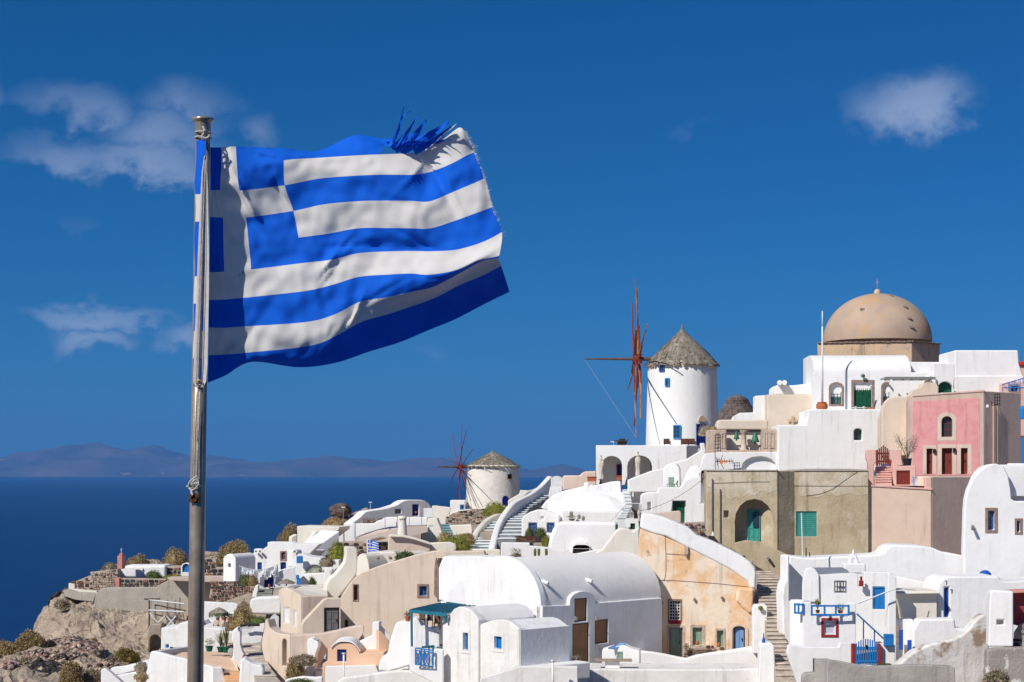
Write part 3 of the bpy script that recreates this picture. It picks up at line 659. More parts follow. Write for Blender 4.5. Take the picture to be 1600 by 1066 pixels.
    for j in range(NV+1):
        v = j/SV; py = 218+(603-218)*v/9; xl = 304-5*v/9-(3.5 if v < 1.0 else 0)*(1-v)*0; row = []
        for k in range(9):
            a = k/8; ang = math.pi*a; xr = 321-7*v/9
            x = xl+1.5+(xr-xl)*(1-math.sin(ang))*.95; yy = (.055*math.cos(ang)) + .01
            row.append(b.verts.new(at(x+.6*math.sin(v*3), py+(2.5*(1-abs(2*a-1)) if v < .3 else 0), YF-yy)))
        g.append(row)
    for j in range(NV):
        s = int((j+.5)/SV)
        s2 = 0 if s in (0,1) else 1 if s == 2 else 0 if s in (3,4) else 1 if s == 5 else 0 if s == 6 else 1 if s == 7 else 0
        for k in range(8): f = b.faces.new((g[j][k], g[j][k+1], g[j+1][k+1], g[j+1][k])); f.material_index = s2
    th.part('cloth', b, [flagb, flagw], smooth=True)
    # white canvas heading in front of the pole
    b = BM(); g = []
    hp = [(243,319,323,.0),(270,315,323.5,0),(300,313.5,325,0),(340,311.5,325.5,0),(400,309,326.5,0),(450,307,326.5,0),(520,304.5,325,0),(570,302.5,324,0),(596,301.5,322,0),(606,306,317,0)]
    for n_, (y, xl, xr, _) in enumerate(hp):
        row = []
        for k in range(8):
            a = k/7; fold = .012*math.sin(a*math.pi*2.5)
            row.append(b.verts.new(at(xl+(xr-xl)*a, y, YF-.072-fold)))
        g.append(row)
    for A, B in zip(g, g[1:]):
        for k in range(7): b.faces.new((A[k], B[k], B[k+1], A[k+1]))
    th.part('heading', b, mat('canvas_heading', (.62,.60,.58), (.54,.50,.47), 30, bump=.4, bscale=200, transl=.1), smooth=True)
    b = BM(); tube(b, smooth_pts([at(x, y, YF-.088) for x, y in ((321,250),(318,330),(315.5,400),(312.5,490),(310,560),(309,604),(309,640),(308,690))], 3), .0028, 8); th.part('cord', b, ropem, smooth=True)
    b = BM(); c = at(311, 598, YF-.09)
    tube(b, [c+Vector((.013*math.cos(t*math.pi/8), 0, .013*math.sin(t*math.pi/8))) for t in range(17)], .004, 8, cap=False); th.part('grommet', b, flagd, smooth=True)
    # shreds at the top corner
    def shred(pts, wds, dz, m):
        b = BM(); P = smooth_pts([Vector((*T('FL', p), 0)) for p in pts], 6); n = len(P); W_ = [wds[0]+(wds[1]-wds[0])*i/(n-1) if len(wds) == 2 else (wds[0]+(wds[1]-wds[0])*min(1, 2*i/(n-1)) if i < n/2 else wds[1]+(wds[2]-wds[1])*(2*i/(n-1)-1)) for i in range(n)]
        prev = None
        for i, p in enumerate(P):
            d = P[min(i+1,n-1)]-P[max(i-1,0)]; s = Vector((-d.y, d.x, 0)).normalized()*W_[i]*.43/2
            row = [b.verts.new(at(p.x+s.x*k, p.y+s.y*k, YF+.24+dz*i/n+.008*math.sin(i*.6+k*2))) for k in (-1, 0, 1)]
            if prev:
                for k in range(2): b.faces.new((prev[k], prev[k+1], row[k+1], row[k]))
            prev = row
        th.part('torn_strip', b, m, smooth=True)
    shred([(775,165),(780,130),(795,95),(803,55),(815,10)], (16,9,1), -.16, flagb)
    shred([(803,62),(818,42),(842,30)], (7,1), -.05, flagb)
    shred([(770,168),(800,140),(835,95),(868,40)], (20,13,1), -.12, flagb)
    shred([(780,172),(830,140),(870,100),(893,62)], (30,24,6), -.16, flagb)
    shred([(800,178),(860,145),(925,108),(975,70)], (34,30,9), -.15, flagb)
    shred([(850,180),(905,150),(950,118),(985,88)], (24,20,6), -.13, flagb)
    shred([(870,182),(925,145),(968,108),(1006,76)], (5,6,1), -.18, flagw)
    shred([(752,150),(770,145),(785,125),(800,100)], (16,14,3), -.06, flagb)
    for i in range(22):
        x0 = random.uniform(775, 930); t = (x0-775)/155; y0 = 172-20*t; L_ = random.uniform(35, 95)*(1-.35*t); a = random.uniform(.75, 1.25)-.25*t
        shred([(x0,y0),(x0+L_*.45*math.cos(a)+4,y0-L_*.45*math.sin(a)),(x0+L_*math.cos(a-.2),y0-L_*math.sin(a-.2))], (random.uniform(3,8),random.uniform(2,5),.6), -.1-.05*random.random(), flagb)
    # pale turned-over edge between the top fold and the shreds
    b = BM(); pts = [((655,118),(665,126)),((690,124),(700,142)),((730,131),(735,158)),((768,132),(770,165))]
    prev = None
    for p, q in pts:
        row = [b.verts.new(at(*T('FL', p), YF+.34)), b.verts.new(at(*T('FL', q), YF+.25))]
        if prev: b.faces.new((prev[0], prev[1], row[1], row[0]))
        prev = row
    th.part('turned_edge', b, flagb)
    # frayed threads along the fly end
    b = BM(); edge = [(1035,105),(1072,180),(1107,274),(1135,378),(1168,470),(1158,556)]
    for s in range(330):
        f = random.uniform(0, len(edge)-1.001); i = int(f); t = f-i; x = edge[i][0]*(1-t)+edge[i+1][0]*t; y = edge[i][1]*(1-t)+edge[i+1][1]*t
        L_ = random.uniform(2, 9)*(1+2.2*random.random()**6)*(1.2 if i in (0, 4) else .7); dx = L_*.9; dy = random.uniform(-8, 9)-3
        p0 = at(*T('FL', (x-5, y)), YF+.17); p1 = at(*T('FL', (x+dx, y+dy)), YF+.17+random.uniform(-.03, .03)); s_ = Vector((0,0,.0011))
        b.faces.new([b.verts.new(v) for v in (p0-s_, p1, p0+s_)])
    th.part('frayed_thread', b, flagw, stuff=True)
build_flag()

# =====================================================  CHURCH WITH DOME
def church():
    th = Thing('domed_church', 'whitewashed church under a large unpainted brown dome on the hilltop', 'church', at(1370, 700, 146))
    c = at(1370.8, 533, 149.5); k = 149.5/F; R = 83.6*k; H = 74*k
    prof = [(R*1.0,-.1)]+[(R*math.cos(t*math.pi/40), H*math.sin(t*math.pi/40)) for t in range(20)]+[(0,H)]
    b = BM(); lathe(b, c, prof, 56); th.part('dome', b, domem, smooth=True)
    b = BM(); lathe(b, c+Vector((0,0,H-.1)), [(5.4*k,0),(5*k,5*k),(3.6*k,8*k),(3*k,8.4*k),(0,8.6*k)], 14); ped = th.part('finial', b, drumm, smooth=True)
    b = BM(); t = c+Vector((0,0,H+8*k)); box(b, t+Vector((0,0,7*k)), 1.1*k, 1.1*k, 15*k); box(b, t+Vector((0,0,10*k)), 4.6*k, .9*k, 1*k); th.part('cross', b, stT, ped)
    # drum: square body turned so that its right side is in shade
    pl = Plane(1424.7, 144.3, -12); w1 = -pl.hit(*T('S8', (80, 540)))[0]
    z0, z1 = -0.5, at(1424.7, 534.5, 144.3).z; z0 = at(1424.7, 600, 144.3).z
    a1 = 0
    u2 = Plane(1424.7, 144.3, 43); w2 = u2.hit(*T('S8', (982, 560)))[0]
    b = BM(); A = pl.to3(-w1, 0); B = pl.to3(0, 0); Cc = u2.to3(w2, 0); D = Cc-pl.u*w1*.9+Vector((0,1,0)); 
    lo = [b.verts.new(Vector((p.x,p.y,z0))) for p in (A,B,Cc,D)]; hi = [b.verts.new(Vector((p.x,p.y,z1))) for p in (A,B,Cc,D)]
    for i in range(4): b.faces.new((lo[i], lo[(i+1)%4], hi[(i+1)%4], hi[i]))
    b.faces.new(hi); bmesh.ops.recalc_face_normals(b, faces=b.faces); th.part('drum', b, drumm, bev=.06)
    b = BM()
    for P0, P1 in ((A,B),(B,Cc)):
        n = int((P1-P0).length/.42)
        for i in range(n):
            q = P0.lerp(P1, (i+.5)/n); box(b, Vector((q.x,q.y,z1+.05+random.uniform(-.02,.02))), .38, .3, .1, (P1-P0))
    th.part('cornice_stones', b, stsur, stuff=True)
    for zx, zy in ((355,275),(665,258),(680,345),(692,410),(590,165)):
        x, y = T('S8', (zx, zy)); dx = (x-1370.8)*k; dz = (533-y)*k; rr = math.sqrt(max(.1, R*R*(1-(dz/H)**2*.98)-dx*dx)); p = c+Vector((dx, -rr, dz)); b = BM(); box(b, p, .34, .3, .16, Vector((1,-.1,0))); th.part('dome_bracket', b, stsur)
    # barrel vaulted nave parallel to the picture
    pl = Plane(1350, 132, -3); 
    def X(px): return pl.hit(px, 600)[0]
    zs = pl.hit(1350, 530+203/3.9475)[1]; zb = pl.hit(1350, 645)[1]; top = at(1350, 556, 135.5).z
    ops = [dict(r=(388,278,455,400), k='win', c=dgreen, arch=True, flat=.35, sur=stsur, sw=.16, g=(3,4), gl=glassg, rec=.28),
           dict(r=(530,268,640,432), k='door', c=dgreen, sur=stsur, sw=.2, np=4, pan=1, rec=.22),
           dict(r=(710,275,752,395), k='win', c=dgreen, arch=True, flat=.35, sur=stsur, sw=.16, g=(2,4), gl=glassg, rec=.28)]
    wall(th, 'R6', [(275,205),(880,205),(1050,205),(1050,470),(275,470)], pl, .6, white, ops, bev=.06, back=6, drop=0)
    b = BM(); sec = []
    for t in range(9):
        a = math.pi/2*t/8; sec.append((3.2*(1-math.cos(a)), zs+(top-zs)*math.sin(a)))
    xl, xr = X(1200+283/3.9475), X(1200+884/3.9475)
    rowL = [b.verts.new(pl.to3(xl+.0*i, z, d)) for i, (d, z) in enumerate(sec+[(7, top), (7, zb), (.5, zb)])]; rowR = [b.verts.new(pl.to3(xr, z, d)) for d, z in sec+[(7, top), (7, zb), (.5, zb)]]
    n = len(rowL)
    for i in range(n): b.faces.new((rowL[i], rowR[i], rowR[(i+1)%n], rowL[(i+1)%n]))
    b.faces.new(rowL[::-1]); b.faces.new(rowR); bmesh.ops.recalc_face_normals(b, faces=b.faces); th.part('nave_vault', b, white, bev=.05)
    wall(th, 'R6', [(860,140),(1160,142),(1160,330),(860,330)], Plane(1455, 135, -2), 4, white)
    # sloping buttress wall lit along its top
    b = BM(); slope_wall(b, [atr('R6', 1065, 150, 131), atr('R6', 1010, 200, 130.7), atr('R6', 965, 245, 130.4)], .4, 2.6); th.part('buttress', b, white)
    wall(th, 'R6', [(1020,150),(1152,150),(1152,335),(1045,335),(1045,260),(1020,250)], Plane(1475, 130.2, 0), .8, white, [dict(r=(1050,262,1142,330), k='door', c=dgreen, arch=True, sur=None, rec=.5)])
    b = BM(); p = atr('R6', 585, 226, 131.8); lathe(b, p-Vector((0,.1,.15)), [(.05,0),(.16,.06),(.16,.2),(.05,.28)], 10); th.part('wall_lamp', b, bronze)
    # lower terrace wall
    th2 = thing_wall('terrace_wall', 'tall blank white retaining wall with one small green window below the church', 'wall', 'R6', [(245,435),(300,432),(700,432),(700,815),(610,812),(500,806),(240,806),(62,818),(62,530),(235,528),(245,470)], 128.5, 0, 1.2, white,
        [dict(r=(532,552,582,624), k='win', c=dgreen, arch=True, flat=.25, g=(2,2), rec=.45, t=.09)], bev=.1, back=3, drop=.05)
    # annex
    thing_wall('cream_annex', 'cream annex wall with a carved cross left of the church', 'building', 'R6', [(-5,342),(275,342),(275,560),(-5,560)], 133.5, 0, 4, mat('pale_cream', (.74,.64,.52), (.66,.56,.45), .6), bev=.08)
    th = thing_wall('white_annex_roof', 'low white roof block with small vent pipes left of the church', 'building', 'R6', [(40,300),(70,278),(150,285),(278,272),(278,345),(40,345)], 134.5, 0, 3, white, bev=.15)
    for x in (70, 100):
        b = BM(); tube(b, [atr('R6', x, 272, 135), atr('R6', x+2, 268, 133.8)], .2, 10); th.part('vent_pipe', b, white)
    th = Thing('carved_cross', 'weathered brown cross carved on the cream annex wall', 'cross', atr('R6', 152, 500, 133.4))
    pl = Plane(1238, 133.4, 0); b = BM(); q = pl.hit(*T('R6', (152, 503))); 
    for dx, dz in ((0,0),(.24,0),(-.24,0),(0,.24),(0,-.24)): prism(b, pl, rectp(q[0]+dx-.11, q[1]+dz-.11, q[0]+dx+.11, q[1]+dz+.11), .06, d0=-.03)
    th.part('cross_stone', b, drumm)
    thing_wall('white_block', 'white stepped block behind the bell arcade next to the mill', 'building', 'R7', [(1103,350),(1183,345),(1183,510),(955,510),(975,475),(1010,455),(1103,452)], 135, -4, 2, white, bev=.06)
    # far right box house
    th = thing_wall('tall_white_house', 'tall windowless white house with flared shoulders right of the dome', 'house', 'R6', [(1152,68),(1545,68),(1550,150),(1575,222),(1575,420),(1150,420),(1150,200)], 133, 0, 5, white, bev=.12)
    wall(th, 'R6', [(1150,228),(1577,226),(1577,420),(1150,420)], Plane(1545, 132.9, 0), .1, white, proud=.04)
    th = thing_wall('orange_house', 'sliver of orange house with red eaves at the right edge', 'house', 'R6', [(1550,162),(1700,162),(1700,420),(1550,420)], 140, 0, 5, apricot)
    wall(th, 'R6', [(1546,138),(1720,134),(1720,164),(1548,164)], Plane(1600, 139.8, 0), 5.2, mat('red_eaves', (.55,.04,.02)), name='eaves')
    th = thing_wall('pink_far_house', 'pale pink house with a stone-framed window behind the blue railing', 'house', 'R6', [(1490,262),(1700,255),(1700,600),(1490,600)], 130, 0, 4, palepink, [dict(r=(1500,290,1545,322), k='win', c=blue, sur=stsur, g=(2,1))])
    # mast in a terracotta pot
    th = Thing('white_mast', 'slim white mast rising beside the left church window', 'mast', atr('R6', 333, 432, 129.6))
    b = BM(); tube(b, [atr('R6', 335, 405, 129.6), atr('P', 1285, 510, 129.6)], .085, 10, r2=.06); tube(b, [atr('P', 1285, 512, 129.6), atr('P', 1285, 486, 129.6)], .05, 8, r2=.04); th.part('pole', b, whitep, smooth=True)
    b = BM(); lathe(b, atr('R6', 333, 434, 129.6), [(.34,0),(.44,.1),(.45,.36),(.32,.5),(.36,.52),(.36,.56),(.22,.56),(0,.52)], 16); single('terracotta_jar', 'big terracotta jar that the white mast stands in', 'jar', b, terra, atr('R6', 333, 434, 129.6), smooth=True)
    # light pergola
    th = Thing('pergola', 'grey timber pergola frame against the church front', 'pergola', atr('R6', 760, 400, 130))
    b = BM(); box(b, atr('R6', 875, 244, 130), 155*130/F/1.95, .18, .28); th.part('beam', b, metal)
    for x, y1 in ((762, 400),(1020, 300)):
        b = BM(); p0 = atr('R6', x, y1, 130); p1 = atr('R6', x, 250, 130); box(b, (p0+p1)/2, .28, .25, p1.z-p0.z); th.part('post', b, white)
    for i in range(6):
        b = BM(); p = atr('R6', 730+i*56, 240, 129); box(b, p+Vector((0,.9,0)), .1, 2.0, .12); th.part('rafter', b, metal)
    th = Thing('parasol_base_sofa', 'brown bench below the green church door', 'bench', atr('R6', 630, 435, 130)); th.o.name = 'bench'
    b = BM(); box(b, atr('R6', 628, 428, 129.8), .75, .4, .16); th.part('seat', b, board)
    b = BM(); box(b, atr('R6', 660, 404, 129.9), .07, .3, .72, Vector((1,0,.0)), uz=Vector((.3,0,1))); th.part('backrest', b, brownw)
    th = Thing('table', 'long low white table left of the brown bench', 'table', atr('R6', 560, 434, 129.7)); b = BM(); box(b, atr('R6', 560, 424, 129.7), 1.0, .5, .05); th.part('tabletop', b, whitep)
    for x in (540, 590):
        b = BM(); box(b, atr('R6', x, 430, 129.7), .06, .5, .36); th.part('leg', b, whitep)
church()

# =====================================================  PINK HOUSE, PEACH TERRACE, OLIVE HOUSE
def pink_house():
    th = Thing('pink_house', 'pink house with arched upper window and three dark red doors', 'house', atr('R6', 1335, 850, 120))
    pl = Plane(1200+1333/3.9475, 120, -9); pw = mat('house_trim', (.64,.49,.40), (.56,.42,.34), .9, streak=.4)
    ops = [dict(r=(1070,475,1138,603), k='win', c=redp, arch=True, sur=cream, sw=.27, g=(3,3), rec=.3),
           dict(r=(978,675,1015,832), k='door', c=redp, sur=cream, sw=.24, np=2, pan=1, rec=.35, sb=False),
           dict(r=(1072,672,1137,838), k='door', c=redp, sur=cream, sw=.26, np=3, pan=1, rec=.35, sb=False),
           dict(r=(1190,672,1232,832), k='door', c=redp, sur=cream, sw=.26, np=2, pan=1, rec=.35, sb=False)]
    wall(th, 'R6', [(862,385),(862,353),(1333,320),(1335,870),(862,870)], pl, .8, pw, ops=ops, bev=.06, back=8, drop=.2)
    # pink field laid over the trim, with the same openings
    hp = [pl.hit(*T('R6', p)) for p in ((893,385),(1303,362),(1307,842),(893,842))]
    holes = []
    for o in ops:
        x0, y0, x1, y1 = o['r']; a0 = pl.hit(*T('R6', (x0, (y0+y1)/2)))[0]; a1 = pl.hit(*T('R6', (x1, (y0+y1)/2)))[0]; xm = (x0+x1)/2; z1 = pl.hit(*T('R6', (xm, y0)))[1]; z0 = pl.hit(*T('R6', (xm, y1)))[1]
        q = inset(rectp(a0, z0, a1, z1, o.get('arch', False)), -.1)
        holes.append([(x, max(z, hp[2][1]+.1)) for x, z in q])
    b = BM(); prism(b, pl, hp, .03, [(h, None) for h in holes], d0=-.02)
    th.part('pink_field', b, pinkm)
    pr = Plane(1200+1333/3.9475, 120, 42); z0 = pl.hit(1537, 750)[1]; z1 = pl.hit(*T('R6', (1333,320)))[1]; w = pr.hit(*T('R6', (1562, 500)))[0]
    b = BM(); prism(b, pr, rectp(.01, z0, w, z1), 2.5, d0=.01); th.part('side_wall', b, peach, bev=.05)
    b = BM(); prism(b, pl, [pl.hit(*T('R6', p)) for p in ((890,345),(960,340),(1320,313),(1337,312),(1337,326),(890,356))], .5, d0=-.06); th.part('parapet', b, pw, bev=.05)
    for x in (1384, 1410):
        b = BM(); tube(b, [pr.to3(*pr.hit(*T('R6', (x, 400))), d=-.08), pr.to3(*pr.hit(*T('R6', (x, 765))), d=-.08)], .045, 6); th.part('pipe', b, palepink if x < 1400 else mat('side_shadow_pipe', (.4,.32,.27)))  # second tube's darker colour is painted shadow
    for x, y in ((1025,690),(1148,685)):
        b = BM(); box(b, pl.to3(*pl.hit(*T('R6', (x, y))), d=-.12), .16, .18, .3); th.part('wall_lamp', b, iron)
    th.pl = pl
    th = Thing('satellite_bracket', 'wire antenna bracket with a white lamp on the shaded side of the pink house', 'antenna', atr('R6', 1380, 400, 119)); b = BM()
    for x in (1400,1415,1430): tube(b, [atr('R6', x, 335, 119.5), atr('R6', x, 412, 119.5)], .025, 4)
    for y in (340,360,380,400): tube(b, [atr('R6', 1395, y, 119.5), atr('R6', 1435, y, 119.5)], .02, 4)
    tube(b, [atr('R6', 1380, 385, 119.5), atr('R6', 1380, 410, 119.5), atr('R6', 1412, 402, 119.5)], .03, 4); th.part('bracket', b, iron)
    b = BM(); lathe(b, atr('R6', 1355, 425, 115.1), [(0,0),(.1,.03),(.12,.1),(.06,.22),(0,.25)], 10); th.part('lamp', b, whitep)
    # curved beige wall left of it
    th = thing_wall('curved_beige_wall', 'beige wall with a rounded upper corner left of the pink house', 'wall', 'R6', [(700,445),(705,415),(722,385),(745,362),(780,352),(895,352),(895,720),(700,720)], 123.5, -6, .8, cream, bev=.12, back=2)
    wall(th, 'R6', [(845,355),(862,352),(885,340),(893,322),(915,308),(945,300),(958,278),(985,266),(1015,268),(1040,278),(1048,290),(1050,335),(1050,360)], Plane(1440, 124.5, 0), 1.2, cream, bev=.1, name='stepped_gable')
    # railing at the right edge
    th = Thing('blue_railing', 'bright blue metal balcony railing at the right edge of the picture', 'railing', atr('R6', 1500, 323, 125)); b = BM()
    tube(b, [atr('R6', *p, 125) for p in ((1447,322),(1447,280),(1579,240),(1700,205))], .045, 6); th.part('rail', b, azure)
    for x, y in ((1485,269),(1520,258),(1556,247),(1600,234)):
        b = BM(); tube(b, [atr('R6', x, 322, 125), atr('R6', x, y, 125)], .03, 5); tube(b, [atr('R6', x-32, y+12, 125), atr('R6', x, 320, 125), atr('R6', x+30, y-8, 125)], .022, 5); th.part('baluster', b, azure)
    b = BM(); tube(b, [atr('R6', 1447, 300, 125), atr('R6', 1700, 300, 125)], .045, 5); th.part('lower_rail', b, azure)
    b = BM(); lathe(b, atr('R6', 1572, 495, 118), [(.2,0),(.22,.1),(.22,.75),(.1,.92),(0,.95)], 12); single('blue_post', 'bright blue rounded post below the railing at the right edge', 'post', b, azure, atr('R6', 1572, 495, 118))
pink_house()
def peach_terrace():
    th = Thing('peach_terrace_wall', 'peach retaining wall below the pink house with a shaded right face', 'wall', atr('R6', 1010, 1320, 111.6))
    pl = Plane(1200+1010/3.9475, 111.2, -1)
    wall(th, 'R6', [(618,905),(1010,928),(1010,1350),(600,1350)], pl, 3, peach, bev=.08)
    wall(th, 'R6', [(970,850),(1010,848),(1010,940),(970,935)], pl.mv(.01), 1.0, palepink, bev=.06)
    pr = Plane(1200+1010/3.9475, 111.2, 39); z1 = pl.hit(*T('R6', (1010, 846)))[1]; z0 = pl.hit(1455, 870)[1]; w = pr.hit(1525, 800)[0]
    b = BM(); prism(b, pr, [(0.02,z0),(w,z0),(w,z1),(0.02,z1)], 1.2, d0=.02); th.part('side_wall', b, peach, bev=.1)
    b = BM(); prism(b, pl, [pl.hit(*T('R6', p)) for p in ((618,897),(1012,920),(1012,932),(618,909))], .3, d0=-.07); th.part('moulding', b, palepink, bev=.03)
    b = BM(); p0 = pl.to3(*pl.hit(*T('R6', (620, 908))), d=.3); v = [b.verts.new(q) for q in (pl.to3(*pl.hit(*T('R6',(600,905))), d=.2), pl.to3(*pl.hit(*T('R6',(1010,905))), d=.2), pl.to3(*pl.hit(*T('R6',(1010,905))), d=7), pl.to3(*pl.hit(*T('R6',(600,905))), d=7))]; b.faces.new(v); th.part('terrace', b, palepink)
    thing_wall('rose_gate_pier', 'dull pink pier and stepped wall left of the small red gate', 'wall', 'R6', [(608,682),(668,680),(668,760),(655,775),(655,905),(618,905),(618,760),(608,740)], 113.5, 0, .5, palepink, bev=.06)
    thing_wall('rose_gate_wall', 'dull pink rounded wall between the red gate stairs and the potted tree', 'wall', 'R6', [(757,680),(825,680),(825,740),(835,780),(800,785),(795,905),(765,905),(770,760),(757,740)], 114, 0, .5, palepink, bev=.06)
    thing_wall('meter_niche_wall', 'pink low wall holding a dark red cabinet below the potted tree', 'wall', 'R6', [(775,785),(912,780),(915,905),(775,905)], 113, -4, .8, palepink, [dict(r=(795,812,878,898), k='door', c=redp, rec=.12, pan=1)], bev=.05)
    stairs('pink_stairs', 'short pale pink stairs climbing to the red picket gate', 'R6', [(662,785,115),(660,890,112.8)], [(760,785,115),(765,890,112.8)], 7, palepink)
    th = Thing('picket_gate', 'dark red picket gate with a pointed top at the head of the pink stairs', 'gate', atr('R6', 710, 783, 115.1))
    for i, x in enumerate((676,688,700,712,724,736,748)):
        top = 655+abs(x-712)*.75; b = BM(); p0 = atr('R6', x, 783, 115.1); p1 = atr('R6', x, top, 115.1); box(b, (p0+p1)/2, .085, .05, p1.z-p0.z); th.part('picket', b, redp)
    for y in (705, 755):
        b = BM(); box(b, atr('R6', 711, y, 115.15), 1.05, .06, .12); th.part('rail', b, redp)
    for x in (670, 755):
        b = BM(); p0 = atr('R6', x, 783, 115.1); p1 = atr('R6', x, 685, 115.1); box(b, (p0+p1)/2, .1, .1, p1.z-p0.z); th.part('post', b, redp)
    th = Thing('potted_tree', 'bare grey-green tree in a black pot by the pink house', 'potted tree', atr('R6', 860, 780, 114.3)); c = atr('R6', 860, 780, 114.3)
    b = BM(); lathe(b, c, [(.23,0),(.29,.42),(.31,.44),(.31,.48),(.25,.48),(0,.42)], 14); th.part('pot', b, mat('black_pot', (.02,.02,.022), rough=.5))
    b = BM(); tips = []
    for i in range(11):
        t = random.uniform(0, 6.28); r = random.uniform(.2, .72); tip = c+Vector((math.cos(t)*r*1.1, math.sin(t)*r*.6, random.uniform(1.1, 2.0))); m_ = c+Vector((math.cos(t)*r*.3, 0, .85)); tube(b, [c+Vector((0,0,.42)), m_, tip], .025, 5, r2=.008); tips.append((m_, tip))
    th.part('trunk', b, twig)
    b = BM()
    for m_, tip in tips:
        for _ in range(75):
            p = m_.lerp(tip, random.uniform(.3, 1.1))+Vector((random.gauss(0,.11), random.gauss(0,.11), random.gauss(0,.1))); a = Vector((random.gauss(0,1), random.gauss(0,1), random.gauss(0,1))).normalized(); q = a.orthogonal().normalized(); s = .038
            b.faces.new([b.verts.new(p+v) for v in (-q*s*.5, a*s, a*s*1.6+q*s*.3, q*s*.6)])
    th.part('crown', b, mat('dusty_leaf', (.12,.12,.06), (.24,.17,.15), 2, island=.4, bump=0))
    th = Thing('laundry_rack', 'airing rack with white and lilac washing on the pink house terrace', 'laundry', atr('R6', 940, 900, 112.5)); b = BM()
    for i in range(6):
        p = atr('R6', 905+i*14, 862, 112.6-.05*i); v = []
        n = 4
        for k in range(n+1): v.append([b.verts.new(p+Vector((dx, .1*math.sin(k+i), -k*.28))) for dx in (-.22, .2)])
        for A, B in zip(v, v[1:]): b.faces.new((A[0], A[1], B[1], B[0]))
    th.part('washing', b, laundry)
    b = BM(); tube(b, [atr('R6', 890, 852, 112.6), atr('R6', 978, 856, 112.3)], .03, 5); tube(b, [atr('R6', 900, 900, 112.6), atr('R6', 895, 848, 112.6)], .03, 5); tube(b, [atr('R6', 970, 900, 112.3), atr('R6', 975, 850, 112.3)], .03, 5); th.part('frame', b, sky_b)
peach_terrace()
def olive_house():
    th = Thing('olive_house', 'bare olive-grey cement house with arched porch and teal shutters', 'house', at(1180, 900, 110))
    pl = Plane(1214, 110, -4)
    wall(th, 'R4', [(757,-165),(1175,-165),(1175,310),(1180,330),(1170,420),(1130,440),(1040,385),(925,300),(840,265),(757,230)], pl, 2.9, olive,
        [dict(r=(925,0,1152,338), k='niche', arch=True, flat=1.5, rec=1.1), dict(r=(862,68,890,108), k='niche', rec=.4)], bev=.05)
    # steps and parapet of the porch
    wall(th, 'R4', [(925,255),(990,240),(1080,250),(1235,325),(1235,480),(1200,520),(1130,440),(1040,385),(925,310)], pl.mv(-.35), .35, olive, bev=.05, name='porch_wall')
    back = pl.mv(1.08)
    openings(th, back, 'R4', [dict(r=(1000,62,1073,248), k='door', c=teal, on=1, proud=.05, pan=1, np=2)])
    b = BM(); prism(b, back, [back.hit(*T('R4', p)) for p in ((1030,75),(1066,75),(1066,165),(1030,165))], .03, d0=-.13); th.part('door_glass', b, glass)
    pr = Plane(1214, 110, 38); z0 = pl.hit(1214, 930)[1]; z1 = pl.hit(1214, 736)[1]; w = pr.hit(1242, 800)[0]
    b = BM(); prism(b, pr, [(.01,z0),(w,z0),(w,z1),(.01,z1)], 2, d0=.01); th.part('side_wall', b, olive, bev=.04)
    p2 = Plane(1357, 110.95, -1)
    wall(th, 'R4', [(1200,-165),(1705,-165),(1705,340),(1430,350),(1200,380)], p2, 3, olive, [dict(r=(1283,73,1403,218), k='shut', c=teal, rec=.12, np=2)], bev=.05)
    b = BM(); prism(b, pl, [pl.hit(*T('R4', p)) for p in ((757,-172),(1178,-172),(1178,-163),(757,-163))], 3.1, d0=-.08); th.part('coping', b, concrete, bev=.02)
    b = BM(); prism(b, p2, [p2.hit(*T('R4', p)) for p in ((1270,-172),(1705,-172),(1705,-163),(1270,-163))], 3.1, d0=-.08); th.part('coping', b, concrete, bev=.02)
    worn = mat('worn_pale_render', (.66,.58,.47), (.54,.46,.34), 1.1, streak=.9, spots=((.50,.42,.28), .5, .6, 1.6), bump=.6)
    for q_, pts in ((pl, [(762,-160),(1170,-160),(1170,-55),(1120,-35),(1080,-50),(1040,-20),(1000,-32),(960,0),(930,-12),(900,5),(870,-25),(830,-15),(800,-40),(762,-30)]), (p2, [(1300,-160),(1700,-160),(1700,-28),(1640,-22),(1590,-34),(1520,-18),(1450,-26),(1400,-8),(1350,-20),(1300,-12)])):
        b = BM(); prism(b, q_, [q_.hit(*T('R4', p)) for p in pts], .03, d0=-.012); th.part('worn_render', b, worn)
    for x, y0, y1 in ((792,-120,205),(838,-60,255)):
        b = BM(); tube(b, [pl.to3(*pl.hit(*T('R4', (x, y0))), d=-.1), pl.to3(*pl.hit(*T('R4', (x, y1))), d=-.1)], .04, 6); th.part('drainpipe', b, metal)
    for pts, q in (([(790,-92),(900,-95),(1010,-100),(1130,-100)], pl),([(1215,-78),(1300,-77),(1450,-76),(1700,-76)], p2),([(1345,-20),(1420,-30),(1500,-62),(1560,-105),(1640,-160)], p2)):
        b = BM(); tube(b, smooth_pts([q.to3(*q.hit(*T('R4', p)), d=-.03) for p in pts], 3), .012, 5); th.part('cable', b, iron)
    b = BM(); q = T('R4', (797, 215)); lathe(b, at(*q, 109.4), [(.02,0),(.12,.02),(.1,.12),(.02,.3),(0,.3)], 10); th.part('lamp', b, whitep)
    b = BM(); c = T('R4', (1120, 345)); tube(b, [at(*c, 109.2), at(*c, 109.6)], .09, 10); th.part('wall_lamp', b, greyd)
olive_house()
